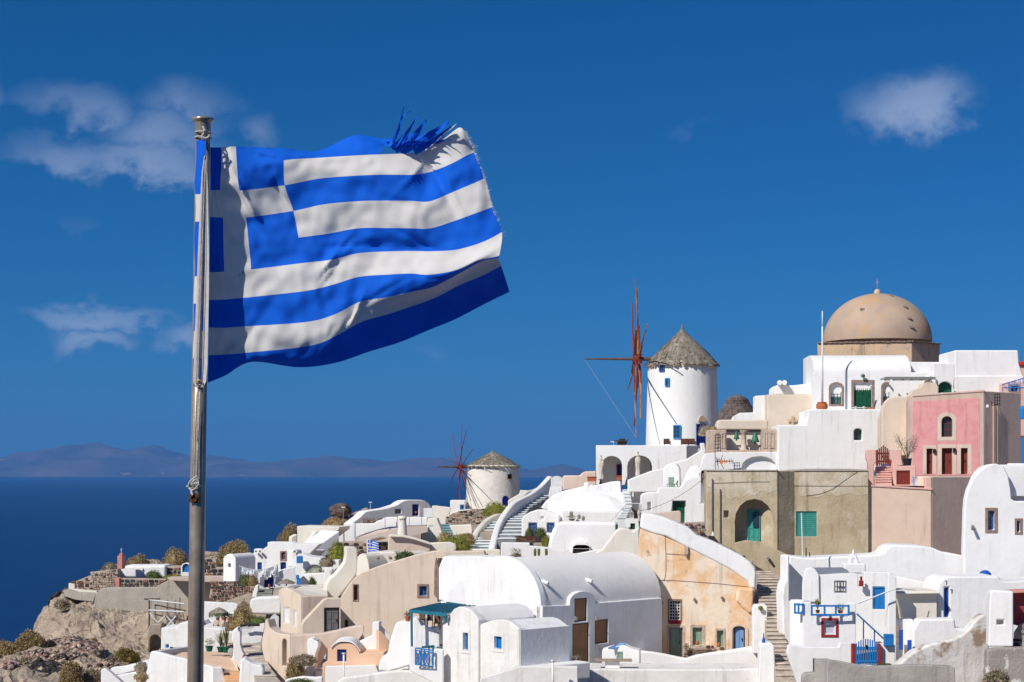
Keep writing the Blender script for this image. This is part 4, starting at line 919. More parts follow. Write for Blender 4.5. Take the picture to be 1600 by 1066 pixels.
# stone steps beside the yellow house
stairs('stone_stairs', 'long worn stone stairway winding up between the yellow and white houses', 'R4',
       [(1040,395,107),(1055,450,105),(1052,520,102.5),(1062,580,100.5),(1072,640,98),(1105,720,95.5),(1110,800,92.5),(1130,880,90),(1150,960,87.5),(1165,1080,84)],
       [(1130,440,107),(1180,470,105),(1200,520,102.5),(1200,580,100.5),(1205,640,98),(1200,720,95.5),(1215,800,92.5),(1245,880,90),(1275,960,87.5),(1310,1080,84)], 30, stepst)
stone_wall('rubble_wall', 'brown rubble stone bank between the white coping and the olive house', 'R4', [(640,140),(700,134),(748,132),(760,225),(850,265),(930,303),(990,345),(1045,392),(1050,450),(900,420),(640,270)], 108.9, 0, s=.24, w=(1,2,5))
# =====================================================  RIGHT FRONT: WHITE HOUSES
def gate_house():
    th = Thing('white_gate_house', 'white stepped house with blue shutters, red-framed window and roof vent above the blue gate', 'house', atr('R5', 400, 860, 87))
    wall(th, 'R5', [(122,330),(225,342),(530,328),(640,322),(675,310),(690,288),(715,270),(750,266),(900,272),(960,282),(1010,305),(1055,312),(1140,328),(1140,720),(122,720)], Plane(1350, 94, 0), 2.2, white, bev=.12, name='rear_wall')
    pl = Plane(1280, 88.5, -3)
    wall(th, 'R5', [(290,442),(515,434),(525,442),(525,506),(560,506),(560,424),(722,427),(722,880),(130,880),(130,600),(290,600)], pl, .9, white,
         [dict(r=(612,512,695,640), k='door', c=azure, rec=.06, np=2)], bev=.05)
    # small vault, the roof's shadow painted into its grey colour
    vp = Plane(*[T('R5', (290,0))[0], 88.6], -78)
    wall(th, 'R5', [(200,600),(200,500),(206,440),(222,405),(250,396),(275,408),(297,440),(300,600)], Plane(1268, 88.4, -8), .4, white, bev=.05, name='gable')
    b = BM(); P0 = atr('R5', 240, 399, 88.8); P1 = atr('R5', 432, 397, 91.5); P2 = atr('R5', 480, 436, 89.5); P3 = atr('R5', 292, 444, 88.7); M_ = atr('R5', 272, 415, 88.7)
    M2 = atr('R5', 462, 412, 90.3); vs_ = [b.verts.new(p) for p in (P0, P1, M2, P2, P3, M_)]; b.faces.new((vs_[0],vs_[1],vs_[2],vs_[5])); b.faces.new((vs_[5],vs_[2],vs_[3],vs_[4]))
    r = bmesh.ops.extrude_face_region(b, geom=b.faces[:]); bmesh.ops.translate(b, verts=[v for v in r['geom'] if isinstance(v, bmesh.types.BMVert)], vec=(0,0,-.25)); bmesh.ops.recalc_face_normals(b, faces=b.faces)
    th.part('grey_roof', b, roof_shadow)
    b = BM()
    for x in (405,420,435):
        q = pl.to3(*pl.hit(*T('R5', (x, 508))), d=-.01); lathe(b, q, [(.13,-.0),(0,0)], 4)
        ring(b, pl, rectp(*(lambda a, z: (a-.18, z-.3, a+.18, z+.3))(*pl.hit(*T('R5', (x, 508))))), rectp(*(lambda a, z: (a-.13, z-.24, a+.13, z+.24))(*pl.hit(*T('R5', (x, 508))))), -.03, .02)
    th.part('vent_grille', b, greyd)
    for (x, r_) in ((722, 0),):
        pass
    wall(th, 'R5', [(722,440),(1000,500),(1000,720),(722,720)], Plane(1430, 91, 0), 1.5, white, bev=.1, name='rear_block')
    wall(th, 'R5', [(205,605),(252,600),(256,677),(470,677),(470,603),(513,603),(513,880),(205,880)], Plane(1296, 86, -2), .5, white, [dict(r=(325,708,395,790), k='win', c=whitep, sur=redf, sw=.13, g=(1,1), rec=.1, gl=laundry)], bev=.05, name='terrace_wall')
    wall(th, 'R5', [(128,585),(205,590),(225,860),(225,1100),(128,860)], Plane(1240, 86.8, -50), .5, white, bev=.05, name='side_wall')
    wall(th, 'R5', [(700,430),(748,450),(748,1000),(700,1000)], Plane(1390, 86.5, 0), .8, white, bev=.05, name='pier')
    b = BM(); p = atr('R5', 497, 385, 92); box(b, p-Vector((0,0,.15)), 1.15, 1.0, .55); th.part('chimney', b, white, bev=.08)
    b = BM()
    for dx in (-.2, .2): tube(b, [p+Vector((dx,0,.05)), p+Vector((dx*.4,0,.55))], .12, 8, r2=.1)
    tube(b, [p+Vector((0,0,.4)), p+Vector((0,0,.85))], .12, 8, r2=.03); th.part('chimney_cap', b, white)
    for (n_, xs, y0, y1, dep) in (('rail_long', (255,330,395,470), 622, 674, 85.6), ('rail_short', (157,178,203), 612, 662, 86.0)):
        t2 = Thing('blue_railing', 'long blue balcony railing with flower pots on the white gate house' if n_ == 'rail_long' else 'short blue railing at the left corner of the white gate house', 'railing', atr('R5', xs[0], y1, dep))
        for y in (y0, y1):
            b = BM(); p0, p1 = atr('R5', xs[0], y, dep), atr('R5', xs[-1], y+(4 if n_ != 'rail_long' else 0), dep); box(b, (p0+p1)/2, (p1-p0).length, .07, .09, p1-p0); t2.part('rail', b, azure)
        for x in xs:
            b = BM(); p0, p1 = atr('R5', x, y1, dep), atr('R5', x, y0, dep); box(b, (p0+p1)/2, .09, .08, p1.z-p0.z+.1); t2.part('post', b, azure)
    pot('spiky yellow-green plant on the left of the long blue railing', 'R5', 290, 665, 85.9, .2, .3, terra, leafy, 1.1, .45, kind='spiky')
    pot('bushy brown-green plant on the right of the long blue railing', 'R5', 422, 665, 85.9, .26, .25, terra, leafg, .55, .45)
    # lower front wall and gate
    th = thing_wall('front_wall', 'low white front wall on both sides of the blue picket gate', 'wall', 'R5', [(120,850),(200,858),(240,862),(415,862),(422,838),(470,835),(487,842),(487,970),(430,965),(350,945),(265,930),(265,1100),(180,1100),(110,900)], 83.5, 0, .4, white, bev=.05)
    wall(th, 'R5', [(655,842),(742,850),(742,1000),(655,985)], th.pl, .4, white, bev=.05)
    wall(th, 'R5', [(487,957),(655,960),(655,1000),(487,990)], th.pl, .4, white, bev=.02)
    for x0, x1, lb in ((487,508,'left'),(640,655,'right')):
        b = BM(); p0, p1 = atr('R5', (x0+x1)/2, 970, 83.3), atr('R5', (x0+x1)/2, 842, 83.3); box(b, (p0+p1)/2, (x1-x0)/3.7275*83/F, .25, p1.z-p0.z); th.part('red_jamb', b, redf, bev=.01)
    g = Thing('picket_gate', 'bright blue double picket gate with a rounded top between red jambs', 'gate', atr('R5', 575, 965, 83.2)); n = 10
    for i in range(n):
        x = 515+i*(636-515)/(n-1); top = 848-34*math.sin(math.pi*(i+.5)/n)**.8; b = BM(); p0, p1 = atr('R5', x, 963, 83.2), atr('R5', x, top, 83.2); box(b, (p0+p1)/2, .062, .04, p1.z-p0.z); g.part('picket', b, azure if i % 2 == 0 else sky_b if 0 else azure)
    for y in (868, 945):
        b = BM(); box(b, atr('R5', 575, y, 83.16), 1.0, .03, .14 if y == 868 else .09); g.part('rail', b, azure)
    b = BM(); tube(b, [atr('R5', 573, 868, 83.1), atr('R5', 573, 850, 83.1)], .05, 6); g.part('latch', b, iron)
    th = Thing('meter_cabinet', 'square bright blue meter cabinet right of the picket gate', 'cabinet', atr('R5', 706, 858, 83.3)); pl = Plane(1389, 83.2, 0)
    q = pl.hit(*T('R5', (680, 857))); q2 = pl.hit(*T('R5', (733, 788))); b = BM(); prism(b, pl, rectp(*q, *q2), .3); th.part('body', b, azure, bev=.01); b = BM(); ring(b, pl, inset(rectp(*q, *q2), .03), inset(rectp(*q, *q2), .07), -.02, .01); th.part('door_frame', b, azure)
    th = Thing('handrail', 'sloping blue handrail above the picket gate', 'handrail', atr('R5', 600, 815, 84)); b = BM(); tube(b, [atr('R5', 517, 668, 84.5), atr('R5', 676, 815, 83.8)], .04, 6); th.part('rail', b, mat('deep_blue_rail', (.01,.10,.28)))
    for x, y0, y1 in ((556,705,815),(620,762,830)):
        b = BM(); tube(b, [atr('R5', x, y0, 84.3), atr('R5', x, y1, 84.3)], .035, 5); th.part('post', b, MATS['deep_blue_rail'])
    # flowers
    bush('small flowering plant at the foot of the wall right of the blue gate', 'R5', 690, 962, 83, .75, .3, leafg, 220, .07, 'flowering_plant', 'plant')
    th = Thing('string_pole', 'white washing-line pole slanting across the blue shutter', 'pole', atr('R5', 525, 607, 86)); b = BM(); tube(b, [atr('R5', 525, 607, 86), atr('R5', 750, 518, 86)], .035, 5); tube(b, [atr('R5', 750, 518, 86), atr('R5', 860, 530, 87)], .02, 5); th.part('pole', b, whitep)
    # red lantern
    b = BM(); lathe(b, atr('R5', 543, 508, 88), [(.0,0),(.15,0),(.15,.28),(.07,.3),(.07,.42),(.09,.46),(0,.54)], 4, rot=.78); single('red_lantern', 'red and white metal lantern on the roof edge of the white gate house', 'lantern', b, redf, atr('R5', 543, 508, 88))
gate_house()
def right_block():
    th = thing_wall('cream_vault_house', 'low cream vaulted store between the blue shutter and the tall blue door', 'building', 'R5', [(735,536),(995,532),(995,545),(985,545),(985,720),(790,720),(775,640),(755,580),(745,545)], 88, 0, 2.5, warm, bev=.08)
    b = BM(); slope_wall(b, [atr('R5', 735, 537, 87.8), atr('R5', 995, 533, 87.8)], .5, .12); th.part('coping', b, warm)
    th = thing_wall('rounded_white_house', 'white rounded house with a tall narrow blue door', 'house', 'R5', [(985,720),(985,530),(995,495),(1015,466),(1045,452),(1100,450),(1345,449),(1358,470),(1375,478),(1700,465),(1700,720),(1300,900),(985,900)], 88.5, 4, 2.5, white,
        [dict(r=(1030,515,1057,692), k='door', c=blue, rec=.2, np=1)], bev=.25)
    b = BM(); tube(b, [atr('R5', 1040, 500, 88), atr('R5', 1042, 478, 88), atr('R5', 1030, 478, 88)], .03, 5); th.part('lamp_bracket', b, iron)
    th = thing_wall('stepped_white_wall', 'plain white stepped wall in front of the tall blue door', 'wall', 'R5', [(840,1000),(845,760),(868,722),(880,700),(1090,696),(1095,750),(1180,760),(1180,1000)], 86, 0, 1.0, white, bev=.12)
    th = thing_wall('white_alley_wall', 'white alley wall with an open dark blue door and brown jambs', 'wall', 'R5', [(745,700),(845,700),(845,900),(800,930),(760,990),(735,990),(735,700)], 87, 0, .5, white, bev=.03)
    for x0,y0,x1,y1,m_ in ((748,735,766,845,stsur),(762,762,786,878,blue),(793,850,812,918,stsur),(812,822,836,908,blue)):
        b = BM(); p = Plane(1405, 85.8, -20); q = p.hit(*T('R5', (x0, y1))); q2 = p.hit(*T('R5', (x1, y0))); prism(b, p, rectp(*q, *q2), .08); th.part('door_leaf' if m_ is blue else 'door_jamb', b, m_)
    th = Thing('worn_curved_wall', 'big white curved wall with worn brown patches sweeping down at lower right', 'wall', atr('R5', 740, 1000, 80))
    pl = Plane(1480, 80, 8); wall(th, 'R5', [(738,975),(770,955),(850,888),(930,852),(1000,832),(1080,815),(1130,792),(1180,745),(1210,705),(1240,680),(1272,668),(1292,690),(1292,1150),(738,1150)], pl, .7, wornw, bev=.18)
    th = Thing('grey_parapet', 'grey cement parapet walls along the bottom edge at lower right', 'wall', atr('R5', 700, 1100, 77))
    wall(th, 'R5', [(195,1120),(197,1032),(215,1015),(275,1010),(275,1120)], Plane(1262, 78.4, -6), .6, greyw, bev=.06)
    wall(th, 'R5', [(270,1120),(270,937),(352,935),(352,1120)], Plane(1283, 78, -10), .6, greyw, bev=.05)
    wall(th, 'R5', [(345,1120),(347,936),(420,946),(500,962),(600,977),(740,972),(860,966),(1000,970),(1075,975),(1090,985),(1095,1120)], Plane(1390, 77.4, 3), .5, greyw, bev=.05)
    b = BM(); slope_wall(b, [atr('R5', x, y, 77.9) for x, y in ((352,934),(430,946),(520,962),(640,972),(745,968))], .35, .1); th.part('white_coping', b, white)
    # house with stone framed blue windows
    th = Thing('blue_window_house', 'white vaulted house with two stone-framed blue windows at the right edge', 'house', at(1560, 905, 93))
    pl = Plane(1510, 93, -2)
    wall(th, 'R5', [(1145,480),(1138,300),(1145,60),(1150,0),(1152,-10),(1165,-60),(1195,-120),(1235,-170),(1280,-200),(1330,-208),(1375,-190),(1400,-140),(1415,-60),(1420,0),(1440,12),(1700,12),(1700,480)], pl, .6, white,
        [dict(r=(1282,68,1320,180), k='win', c=blue, sur=stsur, sw=.16, g=(1,2), rec=.25, gl=glassg), dict(r=(1450,125,1470,193), k='win', c=blue, sur=stsur, sw=.12, g=(1,1), rec=.3)], bev=.12)
    vp = pl.mv(.62); a0 = vp.hit(1510, 800)[0]; a1 = vp.hit(1577, 800)[0]; zs = vp.hit(1510, 775)[1]; zt = vp.hit(1540, 726)[1]
    b = BM(); sec = [(a0+(a1-a0)*(.5-.5*math.cos(math.pi*t/14)), zs+(zt-zs)*math.sin(math.pi*t/14)) for t in range(15)]
    R0 = [b.verts.new(vp.to3(a, z)) for a, z in sec]; R1_ = [b.verts.new(vp.to3(a, z)+Vector((7, 1.6, 0))) for a, z in sec]
    for i in range(14): b.faces.new((R0[i], R0[i+1], R1_[i+1], R1_[i]))
    b.faces.new(R0); bmesh.ops.recalc_face_normals(b, faces=b.faces); th.part('vault_roof', b, white, smooth=False, bev=.02)
    wall(th, 'P', [(1577,724),(1700,724),(1700,790),(1577,790)], Plane(1600, 94.2, 0), .5, white, name='upper_wall')
    b = BM(); tube(b, [atr('R5', 1193, 158, 92.9), atr('R5', 1193, 175, 92.5)], .09, 6); th.part('spout', b, greyd)
    b = BM(); c = atr('R5', 1265, 448, 91); lathe(b, c, [(.33,0),(.33,.08),(.27,.2),(.15,.29),(0,.32)], 16); single('blue_cupola', 'small bright blue domed cap on the white roof below the framed windows', 'dome', b, blue, c, smooth=True)
    th = thing_wall('corner_white_block', 'white pier with a small square hole at the lower right edge', 'building', 'R5', [(1283,860),(1290,600),(1295,545),(1310,530),(1430,538),(1430,860)], 76, -8, .9, white, [dict(r=(1333,705,1376,733), k='niche', rec=.5)], bev=.08)
    th = thing_wall('dark_red_wall', 'dark red wall under a white coping at the lower right edge', 'wall', 'R5', [(1428,545),(1700,530),(1700,800),(1428,730)], 77.5, 5, .6, redwall, bev=.03)
    b = BM(); slope_wall(b, [atr('R5', 1300, 533, 77.2), atr('R5', 1700, 516, 77.5)], .8, .12); th.part('rose_coping', b, rose)
    stone_wall('corner_stone_pile', 'patch of tan stones beside the white pier at the lower right edge', 'R5', [(1445,860),(1450,780),(1480,735),(1510,720),(1700,715),(1700,860)], 76.6, 0, .5, .3, w=(1,1,4))
    thing_wall('grey_edge_wall', 'peeling grey and white wall at the bottom right corner', 'wall', 'R5', [(1278,880),(1330,870),(1700,858),(1700,1150),(1270,1150)], 75.5, 0, .6, mat('peeling_grey', (.36,.33,.30), (.27,.24,.22), .8, spots=((.75,.73,.7), .5, .54, .6), bump=.7), bev=.08)
    bush('dry spiky shrub in the bottom right corner', 'R5', 1335, 1062, 75, 1.1, 1.2, leafs, 420, .16)
right_block()
# =====================================================  YELLOW HOUSE
def yellow_house():
    th = Thing('ochre_house', 'old house with peeling ochre plaster, green doors and a blue door', 'house', atr('R4', 700, 930, 100.2))
    pl = Plane(1090, 100.2, -4)
    ops = [dict(r=(545,592,607,705), k='win', c=whitep, sur=stsur, sw=.1, g=(4,6), rec=.18, gl=dark, t=.03),
           dict(r=(543,748,622,925), k='door', c=sage, fc=stsur, sur=bellst, sw=.12, rec=.14, sb=False), dict(r=(680,748,735,852), k='door', c=sage, sur=bellst, sw=.16, rec=.22),
           dict(r=(822,765,858,862), k='door', c=sage, sur=bellst, sw=.12, rec=.26, np=1), dict(r=(918,747,985,885), k='door', c=sky_b, fc=dark, sur=None, rec=.2)]
    wall(th, 'R4', [(372,172),(430,195),(500,212),(560,240),(620,262),(690,300),(760,330),(830,370),(900,408),(960,445),(1005,482),(1038,522),(1040,560),(1030,600),(1032,1000),(600,1000),(484,930),(484,570),(420,500),(360,400),(358,370)], pl, .8, ochre, ops, bev=.05, back=3)
    wall(th, 'R4', [(372,168),(380,80),(440,85),(510,103),(600,140),(650,160),(700,205),(800,245),(900,295),(960,325),(1010,360),(1040,395),(1049,425),(1045,522),(1015,520),(1000,482),(900,412),(800,358),(700,308),(620,268),(520,215),(450,200)], pl.mv(.1), 1.4, white, bev=.14, name='coping_slope', proud=.18)
    b = BM(); prism(b, pl, [pl.hit(*T('R4', p)) for p in ((538,705),(612,705),(612,727),(538,727))], .2, d0=-.04); th.part('lintel', b, redf)
    b = BM(); q = (1-1,); a0 = pl.hit(*T('R4', (905, 800)))[0]; a1 = pl.hit(*T('R4', (998, 800)))[0]; z1 = pl.hit(*T('R4', (950, 722)))[1]; z0 = pl.hit(*T('R4', (950, 880)))[1]
    ring(b, pl, rectp(a0-.1, z0, a1+.05, z1, True, flat=.4), rectp(a0+.05, z0, a1-.1, z1-.15, True, flat=.3), -.05, .05); th.part('door_moulding', b, peach)
    for pts in ([(520,220),(522,300),(524,400),(515,468),(490,480),(486,560)],[(525,318),(580,322),(640,326)],[(485,475),(560,474),(660,480),(800,490),(900,500),(1000,510)]):
        b = BM(); tube(b, smooth_pts([pl.to3(*pl.hit(*T('R4', p)), d=-.02) for p in pts], 2), .016, 4); th.part('cable', b, stsur)
    for x, y in ((645,330),(492,570),(500,605),(690,585),(850,575)):
        b = BM(); c = pl.to3(*pl.hit(*T('R4', (x, y))), d=-.12); lathe(b, c, [(0,-.1),(.07,-.07),(.08,.06),(.03,.11),(0,.11)], 8); th.part('wall_lamp', b, stsur)
    b = BM(); c = pl.to3(*pl.hit(*T('R4', (642, 298))), d=-.1); box(b, c, .2, .15, .45); th.part('meter_box', b, bellst)
    b = BM(); prism(b, pl, [pl.hit(*T('R4', p)) for p in ((940,515),(1035,520),(1028,668),(1005,660),(960,620),(930,590))], .3, d0=-.3); th.part('worn_buttress', b, ochre, bev=.25)
    for x, y, l in ((708,845,'orange jar on the green window sill of the ochre house'),(833,855,'round orange jar on the small dark window sill of the ochre house')):
        b = BM(); c = atr('R4', x, y+6, 99.85); lathe(b, c, [(.04,0),(.1,.06),(.11,.15),(.06,.24),(.07,.27),(0,.27)], 12); single('jar', l, 'jar', b, terra, c, smooth=True)
    pot('straggly plant on the stone sill between the green doors', 'R4', 645, 900, 99.4, .25, .4, stsur, leafg, .7, .4)
    stone_wall('stone_bench', 'rough reddish stone bench under the green windows of the ochre house', 'R4', [(630,925),(640,880),(700,862),(800,855),(812,890),(720,905)], 99.7, 0, .5, .22, w=(1,3,4))
    # forecourt walls
    th = thing_wall('forecourt_wall', 'curving white forecourt wall below the ochre house', 'wall', 'R4', [(330,890),(375,885),(450,893),(520,905),(600,922),(642,930),(700,912),(780,898),(900,882),(1000,865),(1040,860),(1085,872),(1085,1010),(330,1010)], 97, -2, .6, white, bev=.1)
    thing_wall('long_front_wall', 'long low white wall along the bottom edge below the ochre house', 'wall', 'R4', [(-440,990),(-200,985),(0,986),(200,990),(700,992),(1085,988),(1100,1020),(1100,1200),(-440,1200)], 88, 0, .5, white2, bev=.1, back=4, drop=.2)
    thing_wall('white_pier', 'tall white pier between the ochre house and the stone stairway', 'pier', 'R4', [(1030,870),(1030,640),(1040,618),(1105,616),(1114,625),(1114,850),(1100,900),(1030,900)], 96, -4, 1.0, white, bev=.12)
    th = thing_wall('bottle_pillar', 'white rounded pillar with a blue bottle on top at the foot of the stairway', 'pillar', 'R4', [(1060,1150),(1065,1010),(1070,860),(1085,842),(1140,840),(1156,852),(1160,960),(1170,1040),(1175,1150)], 87, -4, 1.3, white, bev=.2)
    b = BM(); c = atr('R4', 1093, 838, 87.5); lathe(b, c, [(.08,0),(.085,.15),(.03,.3),(.025,.5),(0,.5)], 10); single('blue_bottle', 'pointed blue bottle standing on the white pillar', 'bottle', b, blue, c, smooth=True)
    thing_wall('stairway_curb', 'rough white wall edge along the right side of the stone stairway', 'wall', 'R4', [(1225,330),(1245,325),(1245,500),(1245,640),(1250,800),(1310,1000),(1320,1100),(1290,1020),(1240,900),(1240,850),(1205,770),(1205,660),(1200,560),(1210,500),(1225,470)], 92.5, 8, 1.2, white, bev=.12)
    b = BM(); c = atr('R4', 1075, 640, 95.8); lathe(b, c, [(0,-.1),(.12,-.03),(.14,.1),(.05,.18),(0,.18)], 10); single('wall_basket', 'yellow-green wall lamp on the white pier beside the stairway', 'lamp', b, leafy, c)
yellow_house()

# =====================================================  CENTRAL VAULTED HOUSE
def central():
    th = Thing('vaulted_house', 'large white barrel-vaulted house with a shaded side and brown boarded doors', 'house', at(845, 1040, 92))
    side = Plane(845, 92, 45); gab = Plane(845, 92, -45)
    zs = side.hit(845, 947.7)[1]; zb = side.hit(845, 1075)[1]; W_ = 5.9; rise = 2.62; L_ = 10.0; n = 20
    sec = [(-W_, zb), (0, zb)]+[(-W_/2+W_/2*math.cos(math.pi*t/n), zs+rise*math.sin(math.pi*t/n)) for t in range(n+1)]
    b = BM(); prism(b, gab, sec, .45); th.part('gable', b, white, bev=.06, smooth=False)
    c = -W_/2; r2 = W_/2-.08; sec2 = [(c-r2, zb), (c+r2, zb)]+[(c+r2*math.cos(math.pi*t/28), zs-.05+(rise-.06)*math.sin(math.pi*t/28)) for t in range(29)]
    b = BM(); prism(b, gab, sec2, L_-.3, d0=.46); th.part('vault', b, vroof, bev=.03)
    # side wall with eave and doors
    Z = lambda x, y: side.hit(*T('R3', (x, y)))
    top = side.hit(1029, 933)
    holes_ops = [dict(r=(1230,702,1305,840), k='board', c=board, rec=.06, fc=dkwood)]
    e0 = side.hit(845, 947); wp = [(0.0, zb), (L_, zb), (L_, top[1]-.05)]
    cx, cz = Z(1148, 600); dw = Z(1225, 600)[0]-Z(1072, 600)[0]; ztop = Z(1148, 535)[1]; a0, a1 = Z(1072, 600)[0], Z(1222, 600)[0]
    wp += [(a1+.02, Z(1240, 602)[1])]+[(cx+(a1-a0)/2*math.cos(math.pi*t/10)*(1 if t not in (0,10) else 1.0), Z(1148, 590)[1]+(ztop-Z(1148, 590)[1])*math.sin(math.pi*t/10)) for t in range(11)]+[(a0-.02, Z(1060, 618)[1]), (0, e0[1])]
    holes_ops += [dict(r=(1112,578,1182,712), k='board', c=board, rec=.06, fc=dkwood), dict(r=(1100,724,1193,955), k='board', c=board, rec=.06, fc=dkwood)]
    holes = openings(th, side.mv(-.12), 'R3', holes_ops)
    b = BM(); prism(b, side.mv(-.12), wp, .45, holes); th.part('side_wall', b, white, bev=.05)
    # dormer vault behind the arched parapet
    dp = side.mv(.3); b = BM(); prism(b, dp, [(a0+.15, zs-1), (a1-.15, zs-1)]+[(cx+((a1-a0)/2-.15)*math.cos(math.pi*t/12), Z(1148, 590)[1]-.1+(ztop-.12-Z(1148, 590)[1])*math.sin(math.pi*t/12)) for t in range(13)], 1.6); th.part('dormer_vault', b, white, bev=.05)
    for x, y in ((945,488),(1200,478)):
        b = BM(); pv = side.mv(.42); p = pv.to3(*pv.hit(*T('R3', (x-14, y-5)))); q = p+Vector((.24, -.24, -.06)); tube(b, [p+Vector((-.1,.1,.06)), q], .1, 8); th.part('rain_spout', b, white)
    for x, y in ((1100,690),(1222,690)):
        b = BM(); c2 = side.to3(*Z(x-8, y), d=-.3); tube(b, [side.to3(*Z(x, y), d=0), c2], .03, 5); lathe(b, c2, [(0,-.18),(.12,-.12),(.12,.02),(.02,.1)], 8); th.part('wall_lamp', b, metal)
    # front small pair of vaults
    th = Thing('twin_gabled_house', 'small white house with two gabled fronts and narrow light blue shutters', 'house', at(790, 1066, 82))
    s2 = Plane(811.4, 82, 42); g2 = Plane(811.4, 82, -48); zs2 = s2.hit(811.4, 982.6)[1]; zb2 = s2.hit(811.4, 1100)[1]
    w1 = -g2.hit(747, 985)[0]; ze = g2.hit(747, 975)[1]
    def G(x, y): return g2.hit(*T('R3', (x, y)))
    wall(th, 'R3', [(788,757),(760,735),(735,715),(700,702),(660,702),(630,706),(600,715),(548,735),(548,1200),(788,1200)], g2, .4, white2, [dict(r=(645,800,688,872), k='shut', c=azure, rec=.15, sur=white2, sw=.16, np=1)], bev=.06, name='gable')
    L2 = 2.9; pts = [G(788,760), G(760,738), G(735,718), G(700,705), G(660,705), G(630,709), G(600,718), G(552,738)]
    b = BM(); prism(b, g2, [(pts[0][0]-.03, zb2)]+[(p[0]-.03 if i == 0 else p[0], p[1]-.04) for i, p in enumerate(pts)]+[(pts[-1][0], zb2)], L2, d0=.41); th.part('vault', b, white, bev=.03)
    b = BM(); prism(b, s2, rectp(.05, zb2, 3.35, s2.hit(*T('R3', (1085, 733)))[1]-.02), .3, d0=-.02); th.part('side_wall', b, white, bev=.04)
    g1 = Plane(747, 84.0, -48)
    wall(th, 'R3', [(548,706),(530,672),(505,645),(470,630),(435,626),(405,640),(385,668),(345,712),(340,730),(340,1200),(548,1200)], g1, .5, white2, [dict(r=(462,778,492,880), k='shut', c=azure, rec=.22, sur=white2, sw=.16, np=1)], bev=.06, name='gable')
    p1 = [g1.hit(*T('R3', q)) for q in ((546,710),(530,676),(505,649),(470,634),(435,630),(405,645),(385,672),(345,716))]
    b = BM(); prism(b, g1, [(p1[0][0], zb2)]+p1+[(p1[-1][0], zb2)], 3.3, d0=.51); th.part('vault', b, vroof, bev=.03)
    b = BM(); slope_wall(b, [atr('R3', 548, 700, 84.3), atr('R3', 640, 690, 85.6), atr('R3', 800, 680, 87.3), atr('R3', 870, 672, 88.4)], .35, .5); th.part('parapet', b, white)
    b = BM(); pa = s2.to3(*s2.hit(*T('R3', (788, 968))), d=-.2); pb = s2.to3(*s2.hit(*T('R3', (1130, 945))), d=-.4); box(b, (pa+pb)/2-Vector((0,0,.4)), (pb-pa).length, 1.0, .8, (pb-pa)*Vector((1,1,0))); th.part('plinth', b, white, bev=.08)
    # little oven block with blue board, bench
    th = thing_wall('garden_store', 'small white garden block with a blue board leaning on its sloped roof', 'building', 'R3', [(1270,985),(1270,880),(1330,862),(1400,850),(1440,870),(1491,885),(1491,990)], 93, -6, 1.2, white, [dict(r=(1357,892,1392,935), k='board', c=sage, rec=.05)], bev=.08)
    b = BM(); v = [atr('R3', *p, 92.6+.3*i) for i, p in enumerate(((1305,876),(1345,880),(1408,850),(1372,846)))]; b.faces.new([b.verts.new(q+Vector((0,0,.1))) for q in v]); r = bmesh.ops.extrude_face_region(b, geom=b.faces[:]); bmesh.ops.translate(b, verts=[q for q in r['geom'] if isinstance(q, bmesh.types.BMVert)], vec=(0,0,-.06)); th.part('blue_board', b, sky_b)
    th = Thing('stone_bench_table', 'thin stone slab table on a white block in the central courtyard', 'table', atr('R3', 1330, 985, 90)); b = BM(); box(b, atr('R3', 1336, 938, 90), 1.95, .7, .09); th.part('tabletop', b, stT, bev=.02); b = BM(); box(b, atr('R3', 1330, 966, 90.1), .75, .5, .55); th.part('base', b, white, bev=.03)
    pot('dry flowering plant in the shade beside the brown boarded door', 'R3', 1125, 965, 89, .3, .35, terra, leafs, .6, .5)
    th = Thing('white_post', 'slim white lamp post in front of the twin-gabled house', 'post', atr('R3', 983, 1060, 85)); b = BM(); tube(b, [atr('R3', 985, 1150, 80), atr('R3', 983, 945, 80)], .055, 8); tube(b, [atr('R3', 983, 945, 80), atr('R3', 983, 937, 80)], .1, 8); th.part('pole', b, whitep, smooth=True)
    b = BM(); x0, x1 = -200, 1100
    thing_wall('lower_front_wall', 'plain white wall in the very front below the twin-gabled house', 'wall', 'R3', [(560,1045),(790,975),(1130,975),(1130,1200),(560,1200)], 81.0, 0, .4, white2, bev=.06)
    # rear white blocks between cream wall and vault
    thing_wall('rear_white_block', 'white blank block behind the big vaulted gable', 'building', 'R3', [(318,402),(345,335),(540,333),(640,338),(720,338),(760,420),(760,700),(560,640),(318,590)], 100, -6, 2, white, bev=.1)
    thing_wall('low_arch_roof', 'low white vaulted roof left of the big gable', 'building', 'R3', [(360,545),(400,500),(440,470),(480,455),(530,452),(530,640),(300,640),(300,605),(355,590)], 97, -12, 3, white, bev=.1, drop=.1)
central()
